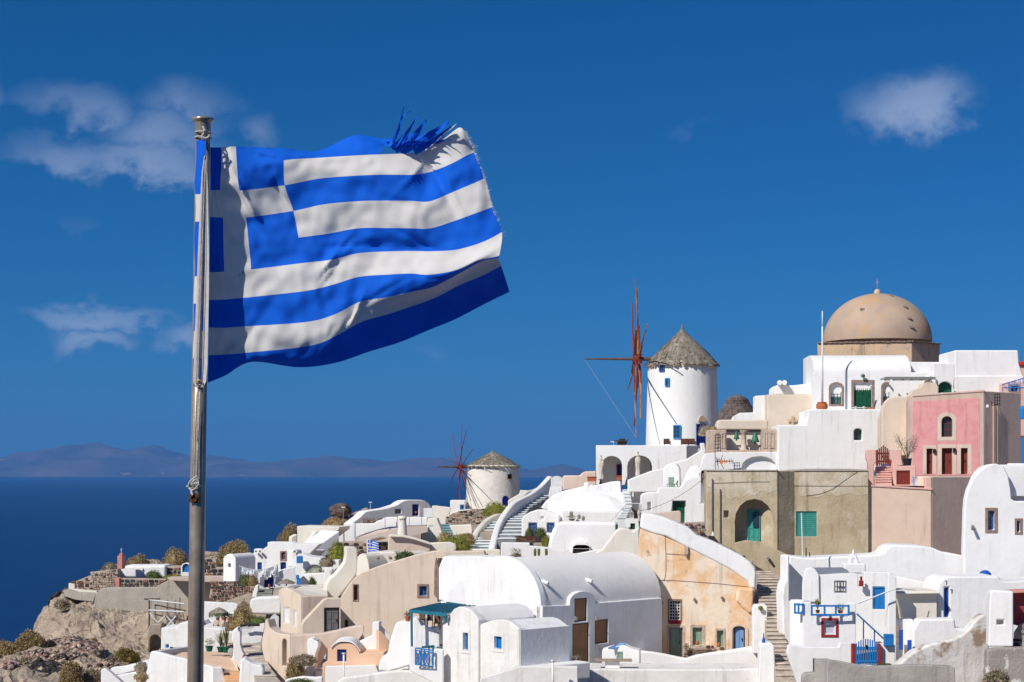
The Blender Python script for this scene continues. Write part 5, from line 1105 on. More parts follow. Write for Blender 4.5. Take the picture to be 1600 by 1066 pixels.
def pergola_terrace():
    th = Thing('teal_pergola', 'dark teal wooden pergola over a terrace with brown chairs', 'pergola', atr('R3', 160, 860, 86))
    D0, D1 = 86, 90
    A = lambda x, y, Y: atr('R3', x, y, Y)
    b = BM(); tube(b, [A(160,650,D0), A(162,862,D0)], .07, 6); th.part('post', b, pteal)
    b = BM(); tube(b, [A(357,672,85.5), A(357,710,85.5)], .07, 6); th.part('post', b, pteal)
    for p, q in (((150,652,D0),(365,675,85.4)),((395,628,91),(150,652,D0+.2)),((385,640,90),(520,634,92)),((365,606,93),(470,622,92))):
        b = BM(); P_, Q_ = A(*p), A(*q); box(b, (P_+Q_)/2, (Q_-P_).length, .1, .16, Q_-P_, uz=Vector((0,0,1))-(Q_-P_).normalized()*(Q_-P_).normalized().z); th.part('beam', b, pteal)
    for i in range(9):
        t = i/8; P_ = A(155+205*t, 655+18*t, D0-.6*t); Q_ = P_+Vector((1.35, 3.9, .12)); b = BM(); tube(b, [P_+Vector((0,0,.08)), Q_], .055, 4); th.part('slat', b, pteal)
    th = thing_wall('terrace_house', 'white terrace with a curved parapet under the teal pergola', 'terrace', 'R3', [(175,740),(330,745),(345,700),(345,900),(150,900),(150,862),(175,862)], 88.2, 0, .5, white, bev=.05)
    wall(th, 'R3', [(30,830),(60,740),(75,715),(150,705),(185,720),(185,960),(20,1010)], Plane(630, 89, -10), 3, white, bev=.12, name='side_block')
    wall(th, 'R3', [(165,700),(190,690),(240,740),(275,745),(325,785),(325,870),(165,870)], Plane(665, 86.8, -4), .4, white, bev=.08, name='curved_parapet')
    wall(th, 'R3', [(148,862),(183,866),(183,968),(287,984),(290,872),(345,878),(345,1100),(148,1000)], Plane(665, 85.2, -4), .4, white, bev=.05, name='balcony_wall')
    r = Thing('ornate_blue_railing', 'ornate bright blue railing panel set in the white balcony wall', 'railing', A(185,968,85.3))
    def rl(x, y): return A(x, y+(x-183)*.13, 85.0)
    for y in (868, 880, 962):
        b = BM(); tube(b, [rl(183, y), rl(287, y)], .035, 5); r.part('rail', b, azure)
    for x in (184, 218, 236, 262, 286):
        b = BM(); tube(b, [rl(x, 868), rl(x, 964)], .035, 5); r.part('baluster', b, azure)
    for x0 in (186, 238):
        for k in range(2):
            xa, xb = x0+k*24, x0+k*24+22; b = BM(); tube(b, [rl(xa, 884), rl((xa+xb)/2+(-6 if k else 6), 925), rl(xa, 960)], .028, 4); tube(b, [rl(xb, 884), rl((xa+xb)/2+(6 if k else -6), 925), rl(xb, 960)], .028, 4); r.part('scroll', b, azure)
    r = Thing('balcony_handrail', 'dark teal handrail on top of the balcony wall beside the pergola', 'handrail', A(250,865,86.5)); b = BM(); tube(b, [A(222,862,86.5), A(340,850,87)], .05, 5); r.part('rail', b, pteal)
    for x in (262, 284, 312, 335):
        b = BM(); tube(b, [A(x, 858, 86.7), A(x, 878, 86.7)], .04, 5); r.part('post', b, pteal)
    for i, (x, y, l) in enumerate(((222,735,'brown chair nearest the terracotta pot under the pergola'),(268,738,'brown chair in the middle under the pergola'),(310,755,'brown chair closest to the white gable under the pergola'))):
        c = A(x, y, 87.6); t = Thing('terrace_chair', l, 'chair', c, 'brown chairs under the teal pergola')
        b = BM(); box(b, c+Vector((0,0,.3)), .32, .35, .06); t.part('seat', b, brownw)
        b = BM(); box(b, c+Vector((0,.16,.52)), .32, .05, .5); t.part('backrest', b, mat('chair_wood', (.20,.13,.09), (.13,.08,.06), 6))
        for dx in (-.14, .14):
            for dy in (-.15, .15): b = BM(); box(b, c+Vector((dx,dy,.13)), .04, .04, .32); t.part('leg', b, brownw)
    pot('small plant in a terracotta pot on the white wall left of the pergola', 'R3', 138, 712, 87.5, .28, .5, terra, leafs, .35, .3)
    # peach/apricot house
    th = Thing('apricot_house', 'apricot house with a rounded gable and a dark blue window', 'house', atr('S4', 0, 870, 96)); pl = Plane(535, 96, -4)
    wall(th, 'S3', [(1048,1100),(1050,840),(1110,820),(1115,670),(1150,655),(1190,615),(1240,590),(1320,582),(1390,590),(1440,620),(1480,660),(1500,700),(1500,720),(1550,710),(1800,705),(1800,800),(1720,870),(1600,862),(1080,870),(1078,1100)], pl, 2.2, apricot, [dict(r=(1230,668,1342,812), k='win', c=navy, fc=navy, rec=.12, g=(2,2), t=.09)], bev=.08)
    b = BM(); P_ = smooth_pts([pl.to3(*pl.hit(*T('S3', p)), d=.3) for p in ((1150,652),(1190,608),(1240,582),(1320,574),(1390,582),(1440,612),(1480,655),(1505,700))], 3)
    for s_ in (0,):
        pr_ = None
        for q in P_:
            row = [b.verts.new(q+v) for v in (Vector((0,-.4,.02)), Vector((0,1.9,.02)), Vector((0,1.9,.1)), Vector((0,-.4,.1)))]
            if pr_:
                for k in range(4): b.faces.new((pr_[k], pr_[(k+1)%4], row[(k+1)%4], row[k]))
            pr_ = row
    bmesh.ops.recalc_face_normals(b, faces=b.faces); th.part('gable_coping', b, white)
    wall(th, 'S3', [(1080,875),(1700,862),(1800,1100),(1080,1100)], Plane(560, 95.5, 0), .4, vroof, bev=.03, name='lower_wall')
    wall(th, 'S4', [(560,860),(560,430),(600,450),(700,570),(700,860)], Plane(600, 97, 20), .5, apricot, bev=.03, name='side_wall')
    thing_wall('white_chimney_wall', 'slender white chimney stack with a sloping white wall beside the apricot gable', 'chimney', 'S4', [(250,600),(420,520),(485,490),(485,330),(570,325),(572,700),(480,705),(350,690),(300,650)], 98, -5, .8, white, bev=.07)
    thing_wall('sloping_white_wall', 'white wall sloping down to the right behind the apricot house', 'wall', 'S4', [(572,380),(600,378),(705,500),(705,600),(572,430)], 98.3, 10, .6, white, bev=.04)
    thing_wall('rounded_white_house', 'white rounded roof right of the apricot house', 'building', 'S4', [(550,940),(555,860),(580,790),(620,740),(670,715),(680,620),(700,560),(760,530),(940,530),(940,960)], 93, -10, 2.5, white, bev=.15)
    thing_wall('white_ramp_wall', 'long white roof edge sloping across the bottom between the apricot house and the blue railing', 'wall', 'S4', [(0,1100),(130,1010),(300,990),(560,950),(800,925),(1260,940),(1350,965),(1350,1200),(0,1200)], 88.5, -2, .5, white2, bev=.1, back=3, drop=.3)
    th = Thing('white_lamp_post', 'white metal post in front of the dark blue window of the apricot house', 'post', atr('S3', 1310, 1060, 90)); b = BM(); tube(b, [atr('S3', 1312, 1200, 90), atr('S3', 1310, 720, 90)], .05, 8); tube(b, [atr('S3', 1310, 722, 90), atr('S3', 1310, 708, 90)], .1, 8); th.part('pole', b, whitep, smooth=True)
    # stairs and bush beside
    stairs('white_stairs', 'narrow white stairs climbing beside the apricot house', 'S3', [(1000,620,103),(960,960,97)], [(1115,640,103),(1060,960,97)], 9, treadw)
    thing_wall('white_stair_pier', 'white pier with a rounded top left of the narrow stairs', 'pier', 'S3', [(865,760),(862,560),(880,535),(930,530),(960,560),(990,560),(1005,600),(1000,640),(970,720),(960,820),(955,1010),(810,1010),(810,790)], 97.5, -5, .8, white, bev=.1)
    bush('drooping brown-green creeper over the white pier', 'S3', 720, 990, 96.8, 1.1, 2.6, leafd, 900, .12, 'creeper', 'plant')
    bush('tuft of creeper on top of the white pier', 'S3', 820, 800, 96.6, 1.4, .9, leafs, 500, .12, 'creeper', 'plant')
pergola_terrace()
# =====================================================  CREAM HOUSES
def cream_houses():
    th = Thing('long_cream_house', 'long cream house with a sloping roofline and small teal window', 'house', at(600, 1000, 110)); pl = Plane(620, 110, -4)
    wall(th, 'R2', [(860,1000),(860,580),(905,510),(945,460),(985,428),(1100,385),(1200,355),(1300,325),(1400,303),(1460,298),(1500,305),(1700,300),(1720,350),(1435,345),(1430,1000)], pl, .8, cream,
        [dict(r=(942,500,965,590), k='win', c=redp, fc=redp, g=(1,3), rec=.2, sur=stsur, sw=.06), dict(r=(1325,508,1367,563), k='win', c=azure, g=(2,3), rec=.22, sur=stsur, sw=.14), dict(r=(888,703,908,750), k='win', c=brownw, g=(1,1), rec=.2)], bev=.08, back=4, drop=.4)
    b = BM(); prism(b, pl, [pl.hit(*T('R2', p)) for p in ((1410,560),(1412,400),(1422,340),(1437,400),(1434,575))], .3, d0=-.06); th.part('stone_corner', b, stsur)
    th = Thing('cream_tower_house', 'rounded cream house with white shutters and a roof terrace', 'house', atr('R2', 580, 790, 106)); pl = Plane(300+635/3.7275, 105, -35)
    wall(th, 'R2', [(515,800),(515,560),(522,530),(545,515),(590,535),(636,565),(636,800)], pl, .6, cream, [dict(r=(532,632,567,722), k='board', c=whitep, rec=.06), dict(r=(590,648,607,738), k='board', c=whitep, rec=.06)], bev=.15)
    wall(th, 'R2', [(637,565),(700,563),(790,562),(790,800),(637,800)], Plane(300+637/3.7275, 105, 25), .6, beige, bev=.08, name='shaded_wall')  # beige puts shade into the right face of the cream house
    b = BM(); v = [b.verts.new(atr('R2', *p)) for p in ((636,572,105.5),(790,568,108),(785,508,116),(600,508,116),(545,522,112))]; b.faces.new(v); th.part('roof_terrace', b, warm)
    b = BM(); slope_wall(b, smooth_pts([atr('R2', *p) for p in ((528,525,106.5),(560,506,112),(620,500,116),(785,500,117))], 3), .5, .8); th.part('parapet', b, warm)
    th = thing_wall('stair_wall', 'cream diagonal wall with a grey double door', 'wall', 'R2', [(640,800),(640,735),(650,712),(680,680),(768,588),(790,577),(866,577),(866,800)], 103.5, 14, .7, cream, [dict(r=(772,635,860,780), k='door', c=greyd, rec=.14, np=2, pan=1, fc=dkwood)], bev=.07)
    # curvy chimney wall
    th = thing_wall('curved_chimney_wall', 'tall curving cream wall rising to a chimney', 'wall', 'R2', [(775,580),(778,530),(785,500),(800,470),(840,435),(872,395),(890,370),(898,330),(898,285),(905,278),(950,280),(962,290),(962,420),(940,460),(900,510),(860,560),(850,578)], 113, 12, 1.4, warm, bev=.2)
    # vaulted cream roof
    th = Thing('cream_vault', 'small cream barrel-vaulted roof beside the little flag', 'building', atr('R2', 990, 440, 120)); gp = Plane(300+1028/3.7275, 121, -40)
    wall(th, 'R2', [(955,450),(957,380),(962,340),(975,322),(995,316),(1012,330),(1024,360),(1030,400),(1035,450)], gp, 6.5, warm, bev=.06, name='vault')
    b = BM(); 
    for x in (1078, 1150): 
        b = BM(); p = atr('R2', x, 340, 121); tube(b, [p, p+Vector((.15,-.4,-.05))], .1, 6); th.part('spout', b, stT)
    wall(th, 'R2', [(1000,330),(1030,312),(1150,305),(1185,306),(1200,330),(1212,372),(1030,400)], Plane(590, 122.5, 2), 2.4, warm, bev=.15, name='roof_side')
    th = thing_wall('beige_garden_wall', 'weathered beige wall with a white top sloping to the right', 'wall', 'R2', [(1142,320),(1143,220),(1150,205),(1170,203),(1230,210),(1290,222),(1350,240),(1388,252),(1388,330),(1200,400),(1145,330)], 128, 6, .7, beige, bev=.1)
    b = BM(); slope_wall(b, [atr('R2', x, y, 128-.1+(x-1170)*.0015) for x, y in ((1152,205),(1230,208),(1290,221),(1350,240),(1388,252))], .75, .16); th.part('white_coping', b, warm)
    thing_wall('white_planter_wall', 'white planter wall right of the weathered beige wall', 'wall', 'R2', [(1385,335),(1385,255),(1440,252),(1500,250),(1540,262),(1540,330)], 129, 0, .8, warm, bev=.1)
    b = BM(); c = atr('R2', 1225, 210, 131); k = 131/F; lathe(b, c, [(8.0*k,-1*k),(7.2*k,8*k),(6.2*k,22*k),(6.6*k,26*k),(6.8*k,29*k),(5.5*k,30*k),(0,30*k)], 18); th = Thing('chimney', 'stout tapering cream chimney on the terrace', 'chimney', c); th.part('stack', b, warm, smooth=True)
    b = BM()
    for dx in (-3.2, 0, 3.2): tube(b, [c+Vector((dx*k, -5.8*k, 25*k)), c+Vector((dx*k, -6.9*k, 25*k))], 1.0*k, 6)
    th.part('smoke_hole', b, dark)
    # little flag
    th = Thing('small_flag', 'small blue and white striped flag with a cross hanging before a stone wall', 'flag', atr('R2', 1022, 310, 124)); b = BM()
    tube(b, [atr('R2', 1022, 318, 124), atr('R2', 1021, 232, 124)], .045, 5); th.part('pole', b, whitep)
    b = BM(); g = []
    for i in range(13):
        col_ = [b.verts.new(atr('R2', 1022+i*5.3+j*.3, 237+i*.9+j*(7.4-.05*i)+2.5*math.sin(i*.7), 124-.035*math.sin(i*.8+j*.2))) for j in range(10)]; g.append(col_)
    for i in range(12):
        for j in range(9):
            bl = j % 2 == 0
            if i < 5 and j < 5: bl = not (i == 2 or j == 2)
            f = b.faces.new((g[i][j], g[i][j+1], g[i+1][j+1], g[i+1][j])); f.material_index = 0 if bl else 1
    th.part('cloth', b, [flagb, flagw])
    stone_wall('tan_stone_wall', 'tan and black dry stone wall behind the little flag', 'R2', [(815,350),(850,320),(862,248),(950,243),(1010,250),(1140,235),(1142,310),(1100,312),(960,330),(880,352)], 134, 0, .6, .34, w=(3,1,4))
    bush('yellow-green shrub on the stone wall left of the curved chimney wall', 'R2', 845, 345, 126, 1.5, 3.0, leafy, 500, .14)
    bush('spiky aloe on the cream roofline', 'R2', 1243, 362, 118, 1.6, 1.5, leafg, 420, .2, 'aloe', 'plant')
    bush('small green tuft in front of the cream vault', 'R2', 1113, 400, 117, .7, .5, leafg, 160, .1, 'plant', 'plant')
    bush('dark purple creeper on top of the tan stone wall', 'R2', 1090, 248, 135, 1.6, .9, leafs, 350, .12, 'creeper', 'plant')
    bush('orange flowering plants on the white wall by the arch', 'R2', 785, 370, 123, 1.2, 1.0, leafs, 350, .1, 'plant', 'plant')
    bush('yellow-green mound of succulents at the top of the cream roofline', 'S6', 1500, 690, 130, 2.7, 2.6, leafy, 900, .14)
    # lower beige building and walls
    th = Thing('beige_corner_house', 'beige corner building with a tall narrow arched slot', 'building', atr('S3', 560, 1050, 98)); pl = Plane(T('S3', (650,0))[0], 98, -30)
    wall(th, 'S3', [(300,560),(320,470),(335,400),(345,300),(370,290),(400,400),(460,450),(530,475),(600,480),(655,492),(655,1100),(560,1100),(480,1060),(430,960),(350,830),(310,700)], pl, .7, cream, [dict(r=(557,540,605,870), k='niche', arch=True, rec=.6)], bev=.12)
    wall(th, 'S3', [(656,495),(760,485),(900,478),(1060,468),(1200,440),(1350,405),(1480,375),(1550,368),(1560,400),(1555,470),(1500,540),(1430,600),(1100,700),(1000,900),(656,1000)], Plane(T('S3', (656,0))[0], 98, 10), .6, beige, bev=.08, name='front_wall')
    th = Thing('white_slat_gate', 'white slatted garden gate beside the rounded cream house', 'gate', atr('S3', 470, 440, 104))
    for i in range(6):
        b = BM(); x = 425+i*16; p0, p1 = atr('S3', x, 425, 104), atr('S3', x, 225+abs(i-2.5)*14, 104); box(b, (p0+p1)/2, .07, .04, p1.z-p0.z); th.part('slat', b, whitep)
    b = BM(); box(b, atr('S3', 465, 290, 104.05), .55, .05, .1); th.part('rail', b, whitep)
    stairs('stone_steps', 'broad worn stone steps with white nosings at the lower left of the beige building', 'S3', [(40,600,106),(60,680,103),(140,780,100),(180,900,96),(250,1100,90)], [(300,580,106),(300,680,103),(350,780,100),(420,900,96),(560,1100,90)], 8, stepst)
cream_houses()

def small_things():
    def stick(name, label, cat, reg, x0, y0, x1, y1, Y, r, m):
        th = Thing(name, label, cat, atr(reg, x0, y0, Y)); b = BM(); tube(b, [atr(reg, x0, y0, Y), atr(reg, x1, y1, Y)], r, 6); th.part('pole', b, m)
    stick('thin_pole', 'thin white pole rising in front of the teal shutter', 'pole', 'R5', 203, 345, 195, 80, 92, .035, whitep)
    stick('iron_rod', 'dark iron rod on the white wall just right of the thin white pole', 'rod', 'R5', 222, 335, 222, 283, 93, .03, iron)
    stick('iron_rod', 'shorter dark iron rod on the white wall, second from the thin white pole', 'rod', 'R5', 243, 335, 243, 308, 93, .03, iron)
    for x, y, l in ((205,770,'round wall lamp under the broad white dome roof'),(280,800,'small lantern under the broad white dome roof'),(322,815,'slim lantern rightmost under the broad white dome roof')):
        c = atr('S7', x, y, 130.6); b = BM(); lathe(b, c, [(0,-.2),(.12,-.16),(.14,.08),(.05,.18),(0,.2)], 8); single('wall_lamp', l, 'lamp', b, metal, c)
    pot('small green plant at the foot of the broad white dome roof', 'S7', 210, 840, 130.2, .45, .3, stsur, leafg, .5, .7)
    for x, l in ((880,'leftmost of three small cacti on the low white wall'),(902,'middle of three small cacti on the low white wall'),(945,'rightmost of three small cacti on the low white wall')):
        c = atr('R3', x, 330, 115); b = BM(); lathe(b, c, [(.07,0),(.1,.2),(.09,.42),(0,.5)], 8, jit=.1); single('cactus', l, 'cactus', b, leafg, c, group='cacti on the low white wall')
    c = atr('R3', 768, 328, 115); pot('reddish dry plant on the low white wall left of the cacti', 'R3', 768, 332, 115.2, .3, .3, terra, leafs, .7, .8)
    # cables sagging between houses
    for p, q, sag, l in (((1103,745,109.5),(985,800,118),.5,'black cable running from the olive house to the white shrine block'),((700,880,108),(845,905,95),.8,'thin cable from the cream house to the big vault')):
        A_, B_ = at(*p), at(*q); b = BM(); tube(b, [A_.lerp(B_, t/12)-Vector((0,0,sag*4*(t/12)*(1-t/12))) for t in range(13)], .014, 4); single('cable', l, 'cable', b, iron, A_)
small_things()
# =====================================================  WINDMILLS
def ring_plane(c, R, px, py, Yc):
    """tangent plane of a vertical cylinder (centre c, radius R) where the ray through px,py meets it"""
    d = Vector(((px-800)/F, 1, 0)); o = Vector((c.x, c.y, 0)); A = d.dot(d); Bq = -2*d.dot(o); Cq = o.dot(o)-R*R
    disc = max(0, Bq*Bq-4*A*Cq); t = (-Bq-math.sqrt(disc))/(2*A); p = d*t; n = (p-o).normalized()
    pl = Plane(800, 1, math.degrees(math.atan2(n.x, -n.y))); pl.P = Vector((p.x, p.y, 0)); return pl
def windmill(name, label, Y, cx, top, bot, r_top, r_bot, apex, eave, roofm, body, hub, spr, axis, sailR, wins, th_label=None, nsail=10, tilt=0, rot0=0.0, sides=48, rs=.09):
    k = Y/F; c = at(cx, bot, Y); th = Thing(name, label, 'windmill', c); H = (bot-top)*k
    b = BM(); lathe(b, c, [(r_bot*k, -.5), (r_bot*k, 0)]+[(k*(r_bot+(r_top-r_bot)*t/8), H*t/8) for t in range(1, 9)]+[(0, H)], sides); th.part('tower', b, body, smooth=True)
    for f in th.o.children[0].data.polygons:
        if abs(f.normal.z) > .7: f.use_smooth = False
    # thatched cone of many bundles
    hr = (top-apex)*k; er = eave*k; z0 = c.z+H-.15; b = BM(); nr = 7
    lathe(b, Vector((c.x,c.y,z0)), [(er*.97,0)]+[(er*(1-t)*.96+.02, hr*t+.3*math.sin(t*math.pi)*.4) for t in [i/8 for i in range(0, 9)]], 40, jit=.01)
    for i in range(nr):
        t = i/nr; rr = er*(1-t)+.1; n = int(20+70*(1-t))
        for q in range(n):
            a = 2*math.pi*q/n+random.uniform(-.05,.05); L_ = hr/nr*random.uniform(1.1, 1.7); r1 = er*(1-t)*1.0+.06+random.uniform(-.03,.07); r0_ = max(.03, er*(1-t-1.25/nr)+.03)
            zt = z0+hr*(t+1.2/nr)+.12*math.sin(min(1, t+1.2/nr)*math.pi); zb_ = z0+hr*t-random.uniform(.0, .28 if sailR > 90 else .1)+.12*math.sin(t*math.pi); w = math.pi*rr/n*1.25
            if t+1.2/nr > 1.02: zt = z0+hr*1.02; r0_ = .03
            u = Vector((math.cos(a), math.sin(a), 0)); v = Vector((-math.sin(a), math.cos(a), 0))
            o = Vector((c.x, c.y, 0))
            A_ = [o+u*r1+v*w+Vector((0,0,zb_)), o+u*r1-v*w+Vector((0,0,zb_)), o+u*(r1+.05)+Vector((0,0,zb_-.05)), o+u*r0_-v*w*.5+Vector((0,0,zt)), o+u*r0_+v*w*.5+Vector((0,0,zt))]
            vv = [b.verts.new(p) for p in A_]; b.faces.new((vv[1], vv[2], vv[3])); b.faces.new((vv[2], vv[4], vv[3])); b.faces.new((vv[2], vv[0], vv[4]))
    th.part('thatched_roof', b, roofm)
    b = BM(); tube(b, [Vector((c.x,c.y,z0+hr*.93)), Vector((c.x,c.y,z0+hr*1.14))], .16, 8, r2=.05); th.part('finial', b, roofm)
    # sail wheel
    ax = Vector((-math.cos(axis), -math.sin(axis), 0)); hp = at(*hub, Y+math.tan(0)); hubc = at(*hub, c.y+ax.y*((c.x-at(*hub, Y).x)/max(.2, -ax.x)*-1)*-1)
    b = BM(); tube(b, [hubc-ax*((hubc-c).xy.length*.9), hubc, hubc+ax*.4], .17, 8); th.part('windshaft', b, spar)
    L_ = (hub[0]-spr[0])*k/math.cos(axis); tip = hubc+ax*L_; b = BM(); tube(b, [hubc, tip], .14, 8, r2=.06); th.part('bowsprit', b, spar)
    b = BM(); tube(b, [hubc-ax*.45, hubc+ax*.35], .42 if sailR > 90 else .22, 10); th.part('hub', b, sailr)
    up = Vector((0,0,1)); sd_ = ax.cross(up).normalized(); ends = []
    for i in range(nsail):
        a = rot0+2*math.pi*i/nsail; d = up*math.cos(a)+sd_*math.sin(a); R_ = sailR*k*random.uniform(.96, 1.02); off = ax*((i % 2)*.28-.14)
        e = hubc+off+d*R_+ax*random.uniform(-.25,.25); mid_ = hubc+off+d*R_*.5+Vector((random.uniform(-.06,.06), 0, 0)); b = BM(); tube(b, [hubc+off, mid_, e], rs, 6, r2=rs*.55); th.part('sail_pole', b, [sail, sailr, sail][i % 3] if sailR > 90 else sailr); ends.append(e)
        if sailR > 90:
            b = BM(); tube(b, [hubc+off*1.6+d*.2, hubc+off*1.4+d*R_*.42], rs*1.3, 5, r2=rs); th.part('spoke', b, sailr)
    b = BM()
    for i, e in enumerate(ends):
        if i == nsail//2 and sailR > 90: tube(b, [tip, e], .012, 3, cap=False)
    if sailR < 90: tube(b, [tip, hubc+ax*.5], .02, 3, cap=False)
    th.part('rigging_wire', b, ropem, stuff=True)
    for w in wins:
        x0, y0, x1, y1 = w['r']; q = T(w['reg'], ((x0+x1)/2, (y0+y1)/2)); t = (bot-q[1])/(bot-top); R_ = k*(r_bot+(r_top-r_bot)*t)+.02
        pl = ring_plane(c, R_, q[0], q[1], Y); w = dict(w, on=1, proud=w.get('proud', .07)); openings(th, pl, w['reg'], [w])
    th.c = c; th.hubc = hubc; th.k = k; th.H = H; return th
mw = mat('mill_whitewash', (.80,.795,.78), (.73,.72,.69), .5, streak=.35, amt=.5, bump=.4, bscale=3)
def mills():
    th = windmill('windmill', 'large white windmill with a pointed thatched roof and bare wooden sails on the ridge', 150, 1066, 567, 697, 53.5, 57, 512, 57.5, thatch, mw, (995, 561), (913, 561), math.radians(.8), 124,
        [dict(r=(515,148,548,200), k='win', c=blue, reg='R7', g=(1,1), t=.12), dict(r=(550,240,578,292), k='win', c=azure, reg='R7', g=(1,1), t=.12), dict(r=(600,530,647,615), k='win', c=azure, reg='R7', g=(2,3), t=.1), dict(r=(740,523,800,655), k='door', c=navy, reg='R7', np=3)], rot0=.05)
    c = th.c; k = th.k
    b = BM(); lathe(b, Vector((c.x,c.y,c.z+th.H-.55)), [(53.8*k, -.02), (54.0*k, .0), (54.0*k, .55), (50*k, .56)], 48); th.part('cream_band', b, cream, smooth=True)
    pl = ring_plane(c, 56*k, *T('R7', (775, 490)), 150); q = pl.hit(*T('R7', (775, 508))); b = BM(); prism(b, pl, [(q[0]+.36*math.cos(t*math.pi/10), q[1]+.5*math.sin(t*math.pi/10)) for t in range(11)], .2, d0=-.1); th.part('fanlight', b, drumm)
    th = windmill('windmill', 'small white windmill with a low conical roof and thin dark red sails', 190, 770, 727, 792, 40.5, 42.5, 703.5, 42.5, thatch2 if 0 else thatch, mat('weathered_mill_wall', (.76,.73,.66), (.66,.61,.54), .7, streak=.6, amt=.8, bump=.5, bscale=3), (719, 729.5), (683, 729.5), math.radians(17), 68,
        [dict(r=(760,438,785,468), k='win', c=brownw, reg='R8', g=(1,1), gl=dark), dict(r=(728,572,766,632), k='door', c=navy, reg='R8', arch=True, np=2)], nsail=10, rot0=.10, rs=.062)
    # stays to the tower
    c = th.c; b = BM()
    for i in range(4): tube(b, [th.hubc, c+Vector((-2.6+i*.75, -2.5-.2*i, .1))], .03, 4)
    th.part('stay', b, iron)
    # third mill cone behind
    k = 165/F; c = at(1152, 690, 165); t3 = Thing('windmill', 'dark rounded thatched mill roof just right of the large windmill', 'windmill', c); H = (690-660)*k
    b = BM(); lathe(b, c, [(34*k,-1),(34*k,H)], 32); t3.part('tower', b, mw, smooth=True)
    b = BM(); lathe(b, c+Vector((0,0,H-.1)), [(37*k,0),(33*k,8*k),(28*k,17*k),(22*k,27*k),(15*k,37*k),(10*k,41.5*k),(5*k,44*k),(0,45*k)], 40, jit=.015)
    for i in range(9):
        for q in range(60):
            a = 2*math.pi*(q+random.random())/60; zz = (i/9)*40*k; f = i/9; r_ = (37-22*f**1.05*1.05)*k*1.02; u = Vector((math.cos(a), math.sin(a), 0)); v = Vector((-math.sin(a), math.cos(a), 0)); o = c+Vector((0,0,H-.1+zz)); f2 = f+.13; r2_ = max(.1,(37-22*f2**1.05*1.05)*k*1.0)
            b.faces.new([b.verts.new(p) for p in (o+u*(r_+.06)+v*.14-Vector((0,0,random.uniform(0,.25))), o+u*(r_+.06)-v*.14, o+u*r2_+Vector((0,0,5.2*k)))])
    t3.part('thatched_roof', b, thatch2)
mills()
